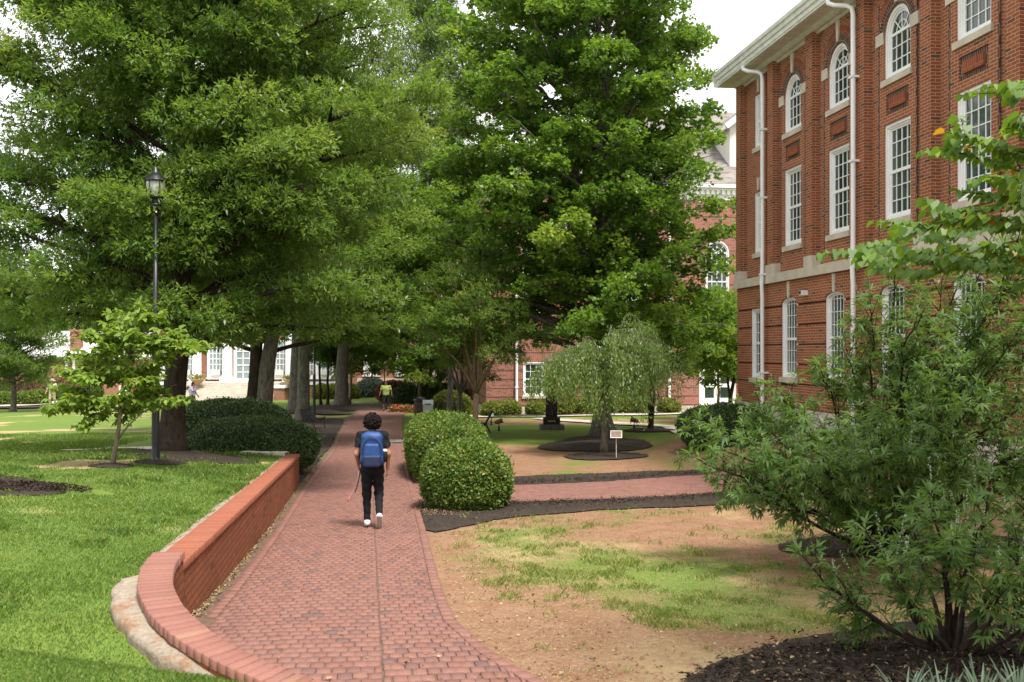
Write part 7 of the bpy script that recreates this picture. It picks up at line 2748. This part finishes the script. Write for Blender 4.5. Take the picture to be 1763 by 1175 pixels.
# ------------------------------------------------------------------ lamp posts
def lamp_post(u, v, label):
    x, y = gp(u, v)
    z = gz(x, y)
    t = empty('lamp_post', label, 'lamp post', (x, y, z), 0, 'black lantern posts')
    k = 1.0
    by_ = gp(268, 796)
    top = zat(283.5, by_[1]) - gz(*by_)
    D = lambda c: top - (c - 120) / 931.0                           # row in the close-up to height
    mb = MB()
    mb.lathe([(0.13, -0.08), (0.13, 0.02), (0.085, 0.05), (0.075, 0.10), (0.066, 0.30), (0.062, 1.0), (0.060, 2.2), (0.050, 2.24), (0.041, 2.30), (0.038, D(955))], 20)
    for a in range(10):
        an = a * math.pi / 5
        mb.bar((0.062 * math.cos(an), 0.062 * math.sin(an), 0.32), (0.060 * math.cos(an), 0.060 * math.sin(an), 2.18), 0.012, 0.012)
    mb.build('post', M['black_metal'], t, smooth=True)
    mb = MB()
    mb.lathe([(0.045, D(960)), (0.048, D(880)), (0.062, D(850)), (0.10, D(800)), (0.105, D(785)), (0.085, D(770)), (0.062, D(755)), (0.058, D(710)), (0.075, D(690)), (0.125, D(672)), (0.128, D(650)), (0.10, D(642))], 22)
    mb.build('lamp_base', M['black_metal'], t, smooth=True)
    mb = MB()
    mb.lathe([(0.195, D(408)), (0.20, D(385)), (0.185, D(372)), (0.165, D(340)), (0.120, D(295)), (0.092, D(280)), (0.072, D(262)), (0.060, D(240)), (0.040, D(200)), (0.020, D(165)), (0.010, D(145)), (0.016, D(138)), (0.004, D(118))], 22)
    mb.build('lamp_cap', M['black_metal'], t, smooth=True)
    mb = MB()
    for a in range(6):
        an = a * math.pi / 3 + 0.2
        pts = [(r * math.cos(an), r * math.sin(an), D(c)) for r, c in ((0.178, 405), (0.176, 450), (0.168, 510), (0.150, 570), (0.118, 640))]
        mb.tube(pts, 0.008, 6)
    mb.build('lamp_cage', M['black_metal'], t)
    m, n, l, b = new_mat('clear lamp glass')
    b.inputs['Base Color'].default_value = (0.86, 0.87, 0.78, 1)
    b.inputs['Roughness'].default_value = 0.15
    b.inputs['Transmission Weight'].default_value = 0.65
    b.inputs['IOR'].default_value = 1.2
    mb = MB()
    mb.lathe([(0.168, D(400)), (0.166, D(450)), (0.158, D(510)), (0.140, D(570)), (0.108, D(640))], 26)
    mb.build('lamp_glass', m, t, smooth=True)
    mb = MB()
    mb.lathe([(0.06, D(645)), (0.075, D(600)), (0.072, D(570)), (0.055, D(560)), (0.05, D(480)), (0.03, D(440))], 16)
    mb.build('bulb', plain('frosted bulb', (0.8, 0.8, 0.76), 0.4, 0.02), t, smooth=True)
    mb = MB()
    mb.tube([(0.03, -0.05, D(912)), (0.033, -0.068, D(912))], 0.014, 8)
    mb.build('bolt', M['white'], t)
    return t


lamp_post(268, 796, 'tall black lantern post standing in the lawn before the big oak')
lp2 = lamp_post(541, 722, 'black lantern post partly hidden in leaves beside the bench left of the path')


# ------------------------------------------------------------------ bench, bins, racks, monument, lights
def bench():
    x, y = gp(541, 741)
    t = empty('park_bench', 'black metal slatted bench on the mulch left of the brick path', 'bench', (x, y, gz(x, y) + 0.02), math.atan(0.1445) - R(14))
    L = 1.5
    mb = MB()
    for k in range(9):
        mb.box((-0.24 + 0.052 * k, -L / 2, 0.43), (-0.24 + 0.052 * k + 0.034, L / 2, 0.448))
    mb.build('seat', M['black_metal'], t)
    mb = MB()
    for k in range(14):
        yy = -L / 2 + 0.06 + k * (L - 0.12) / 13
        mb.bar((-0.27, yy, 0.47), (-0.37, yy, 0.84), 0.03, 0.012, (0, 1, 0))
    mb.bar((-0.375, -L / 2, 0.85), (-0.375, L / 2, 0.85), 0.035)
    mb.bar((-0.27, -L / 2, 0.47), (-0.27, L / 2, 0.47), 0.03)
    mb.build('backrest', M['black_metal'], t)
    for s in (-1, 1):
        mb = MB()
        yy = s * (L / 2 - 0.05)
        mb.tube([(0.24, yy, -0.02), (0.21, yy, 0.2), (0.23, yy, 0.43), (0.25, yy, 0.62), (0.15, yy, 0.66), (-0.31, yy, 0.64)], 0.022, 8)
        mb.tube([(-0.36, yy, -0.02), (-0.27, yy, 0.25), (-0.27, yy, 0.47)], 0.022, 8)
        mb.tube([(0.22, yy, 0.42), (0.0, yy, 0.34), (-0.27, yy, 0.42)], 0.018, 8)
        mb.build('leg', M['black_metal'], t)


bench()


def low_chair():
    x, y = gp(834, 745)
    t = empty('metal_chair', 'low black metal chair with slanted back on the grass left of the monument', 'chair', (x, y, gz(x, y)), 0.1)
    mb = MB()
    for k in range(8):
        mb.box((-0.40, -0.24 + 0.062 * k, 0.36), (0.10, -0.24 + 0.062 * k + 0.04, 0.38))
    mb.build('seat', M['black_metal'], t)
    mb = MB()
    for k in range(8):
        mb.bar((0.06, -0.22 + 0.062 * k, 0.38), (0.32, -0.22 + 0.062 * k, 0.86), 0.04, 0.016, (0, 1, 0))
    mb.bar((0.325, -0.25, 0.87), (0.325, 0.25, 0.87), 0.04)
    mb.build('backrest', M['black_metal'], t)
    for s in (-1, 1):
        for a, c in (((0.08, 0.36), (-0.36, -0.02)), ((0.06, 0.36), (0.24, -0.04))):
            mb = MB()
            mb.tube([(a[0], s * 0.24, a[1]), (c[0], s * 0.24, c[1])], 0.024, 8)
            mb.build('leg', M['black_metal'], t)


low_chair()


def floodlight(u, v, hh, label, mat, aim, lens):
    x, y = gp(u, v)
    t = empty('floodlight', label, 'garden light', (x, y, gz(x, y)), 0, 'ground lights by the monument')
    mb = MB()
    mb.lathe([(0.09, -0.03), (0.09, 0.02), (0.05, 0.04), (0.045, hh * 0.55), (0.018, hh * 0.6), (0.016, hh)], 12)
    mb.build('stem', M['black_metal'], t, smooth=True)
    d = Vector(aim).normalized()
    c = Vector((0, 0, hh + 0.08))
    mb = MB()
    mb.tube([c - d * 0.19, c - d * 0.15, c + d * 0.08, c + d * 0.15], [0.03, 0.075, 0.10, 0.105], 14)
    hd = mb.build('lamp_head', mat, t, smooth=True)
    mb = MB()
    mb.tube([c + d * 0.152, c + d * 0.158], 0.085, 14)
    mb.build('lens', lens, hd)


LENS = glass_mat('floodlight lens', (0.3, 0.33, 0.36), 0.1)
floodlight(846, 732, 0.34, 'ground floodlight with pale glass lens just right of the low chair', M['black_metal'], (0.25, -0.85, 0.25), LENS)
floodlight(859, 742, 0.30, 'rusty ground floodlight nearest the low black chair', M['rust'], (0.95, 0.1, 0.3), LENS)
floodlight(1092, 740, 0.30, 'rusty ground floodlight between the plaque and the dark crooked trunk', M['rust'], (-0.95, 0.1, 0.3), LENS)


def monument():
    x, y = gp(950, 741)
    y += 0.4
    t = empty('monument', 'black granite pillar on a rough grey base with gold letters behind the weeping cherry', 'monument', (x, y, gz(x, y)), 0.0)
    mb = MB()
    r = random.Random(3)
    for k in range(1):
        q = [(-0.5, -0.42), (0.5, -0.42), (0.5, 0.42), (-0.5, 0.42)]
        q2 = densify(q, 0.12, 0.018, 2)
        n = len(q2)
        lo_ = [(a * 1.02, b * 1.02, -0.1) for a, b in q2]
        md = [(a * r.uniform(0.99, 1.03), b * r.uniform(0.99, 1.03), 0.12) for a, b in q2]
        hi_ = [(a * 0.97, b * 0.97, 0.225) for a, b in q2]
        for A, B in ((lo_, md), (md, hi_)):
            for i in range(n):
                j = (i + 1) % n
                mb.face([A[i], A[j], B[j], B[i]])
        mb.face(hi_)
    mb.build('base', M['granite_rough'], t)
    mb = MB()
    mb.box((-0.35, -0.30, 0.222), (0.35, 0.30, 0.53))
    mb.build('plinth', M['granite'], t)
    mb = MB()
    mb.box((-0.24, -0.2, 0.528), (-0.085, 0.2, 2.25))
    mb.box((0.085, -0.2, 0.528), (0.24, 0.2, 2.25))
    mb.box((-0.0848, -0.165, 0.528), (0.0848, 0.165, 2.25))
    mb.box((-0.25, -0.21, 2.25), (0.25, 0.21, 2.36))
    mb.build('pillar', M['granite'], t)
    mb = MB()
    mb.box((-0.05, -0.168, 0.6), (0.05, -0.1652, 2.2))
    mb.build('inlay', M['bronze'], t)
    cu = bpy.data.curves.new('lettering', 'FONT')
    cu.body = 'ALPHA'
    cu.size = 0.10
    cu.align_x, cu.align_y = 'CENTER', 'CENTER'
    cu.extrude = 0.004
    cu.offset = 0.004
    tmp = bpy.data.objects.new('lettering_curve', cu)
    COL.objects.link(tmp)
    bpy.context.view_layer.update()
    me = bpy.data.meshes.new_from_object(tmp.evaluated_get(bpy.context.evaluated_depsgraph_get()))
    bpy.data.objects.remove(tmp)
    o = link_mesh(me, 'lettering', None, t)
    o.data.materials.clear()
    o.data.materials.append(M['gold'])
    o.rotation_euler = (R(90), 0, 0)
    o.location = (0, -0.304, 0.375)


monument()


def plaque():
    x, y = gp(1061, 791)
    t = empty('plaque_sign', 'small bronze plaque in a pale frame on a thin stake beside the weeping cherry', 'sign', (x, y, gz(x, y)), -0.12)
    mb = MB()
    mb.tube([(0, 0, -0.1), (0, 0, 0.62)], 0.011, 8)
    mb.build('stake', M['cream'], t)
    Mx = Matrix.Translation((0, 0.0, 0.70)) @ Matrix.Rotation(R(-38), 4, 'X')
    mb = MB()
    mb.box((-0.165, -0.012, -0.125), (0.165, 0.0, 0.125), Mx)
    mb.build('frame', M['cream'], t)
    mb = MB()
    mb.box((-0.14, -0.0155, -0.10), (0.14, -0.0115, 0.10), Mx)
    mb.build('plate', plain('dull bronze plate', (0.17, 0.12, 0.09), 0.5, 0.2, 30, metal=0.3), t)


plaque()


def bins():
    Y = 50.5
    t = empty('trash_bin', 'brown bin under a dark domed lid beyond the long hedge', 'bin', (at(723, Y), Y, gz(at(723, Y), Y) + 0.03))
    mb = MB()
    for k in range(18):
        a = 2 * math.pi * k / 18
        mb.bar((0.27 * math.cos(a), 0.27 * math.sin(a), 0.03), (0.29 * math.cos(a), 0.29 * math.sin(a), 0.84), 0.07, 0.02, (math.cos(a), math.sin(a), 0))
    mb.lathe([(0.255, 0.0), (0.27, 0.82)], 18)
    mb.build('body', plain('brown slats', (0.10, 0.065, 0.045), 0.6, 0.2, 20), t)
    mb = MB()
    mb.lathe([(0.33, 0.86), (0.34, 0.92), (0.28, 1.02), (0.16, 1.10), (0.02, 1.13)], 20)
    mb.build('lid', M['black_metal'], t, smooth=True)
    x = at(737, Y - 1)
    t = empty('recycling_bin', 'pale grey bin with a slotted lid right of the brown bin', 'bin', (x, Y - 1, gz(x, Y - 1) + 0.03), 0.05)
    mb = MB()
    mb.box((-0.24, -0.22, 0.0), (0.24, 0.22, 0.72))
    mb.build('body', plain('pale grey plastic', (0.50, 0.51, 0.52), 0.5, 0.08, 5), t)
    mb = MB()
    pr = [(-0.26, 0.72), (-0.26, 0.80), (-0.18, 0.93), (0.20, 0.95), (0.26, 0.80), (0.26, 0.72)]
    for p, q in zip(pr, pr[1:] + pr[:1]):
        mb.face([(-0.26, p[0], p[1]), (-0.26, q[0], q[1]), (0.26, q[0], q[1]), (0.26, p[0], p[1])])
    mb.face([(-0.26, p[0], p[1]) for p in pr])
    mb.face([(0.26, p[0], p[1]) for p in pr][::-1])
    mb.build('lid', plain('pale lid', (0.62, 0.63, 0.64), 0.5, 0.05, 5), t)
    mb = MB()
    mb.box((-0.15, -0.272, 0.735), (0.15, -0.258, 0.785))
    mb.build('slot', M['black_metal'], t)


bins()
for u, lab in ((760, 'black hoop bike rack nearest the bins'), (779, 'black hoop bike rack beside the bent grey trunk')):
    Y = 47.5
    x = at(u, Y)
    o = MB()
    w, h_ = 0.15, 0.90
    o.tube([(-w, 0, -0.1), (-w, 0, h_ - w)] + [(w * math.cos(a), 0, h_ - w + w * math.sin(a)) for a in np.linspace(math.pi, 0, 10)[1:-1]] + [(w, 0, h_ - w), (w, 0, -0.1)], 0.03, 10)
    ob = o.build('bike_rack', M['black_metal'], None, smooth=True, loc=(x, Y, gz(x, Y)))
    tag(ob, lab, 'bike rack', 'hoop bike racks')


def puddle():
    m, n, l, b = new_mat('shallow water with painted sky sheen')
    b.inputs['Base Color'].default_value = (0.42, 0.42, 0.41, 1)  # pale base colour stands in for the bright sky mirrored in the water
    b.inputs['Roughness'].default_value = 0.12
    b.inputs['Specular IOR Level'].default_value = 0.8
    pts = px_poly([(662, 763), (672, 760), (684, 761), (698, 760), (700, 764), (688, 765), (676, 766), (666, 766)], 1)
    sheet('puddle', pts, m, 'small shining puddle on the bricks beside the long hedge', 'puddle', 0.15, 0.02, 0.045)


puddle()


def planter(u, Y, z, label):
    x = at(u, Y)
    t = empty('planter', label, 'planter', (x, Y, z))
    mb = MB()
    mb.lathe([(0.25, 0), (0.22, 0.1), (0.30, 0.18), (0.5, 0.38), (0.55, 0.5), (0.48, 0.5)], 18)
    mb.build('bowl', plain('terracotta bowl', (0.36, 0.22, 0.12), 0.8), t, smooth=True)
    g = np.random.default_rng(int(u))
    n = 260
    P = np.stack([g.normal(0, 0.26, n), g.normal(0, 0.26, n), 0.5 + np.abs(g.normal(0, 0.16, n))], -1)
    leaves('foliage', t, M['leaf_yellow'], P, rdirs(n, g), rdirs(n, g), 0.16, 0.08, T_WIDE, g.random(n))


planter(340, 75.6, -2.61, 'terracotta bowl planter on the left cheek wall of the pale steps')
planter(499, 75.6, -2.61, 'terracotta bowl planter on the right cheek wall of the pale steps')
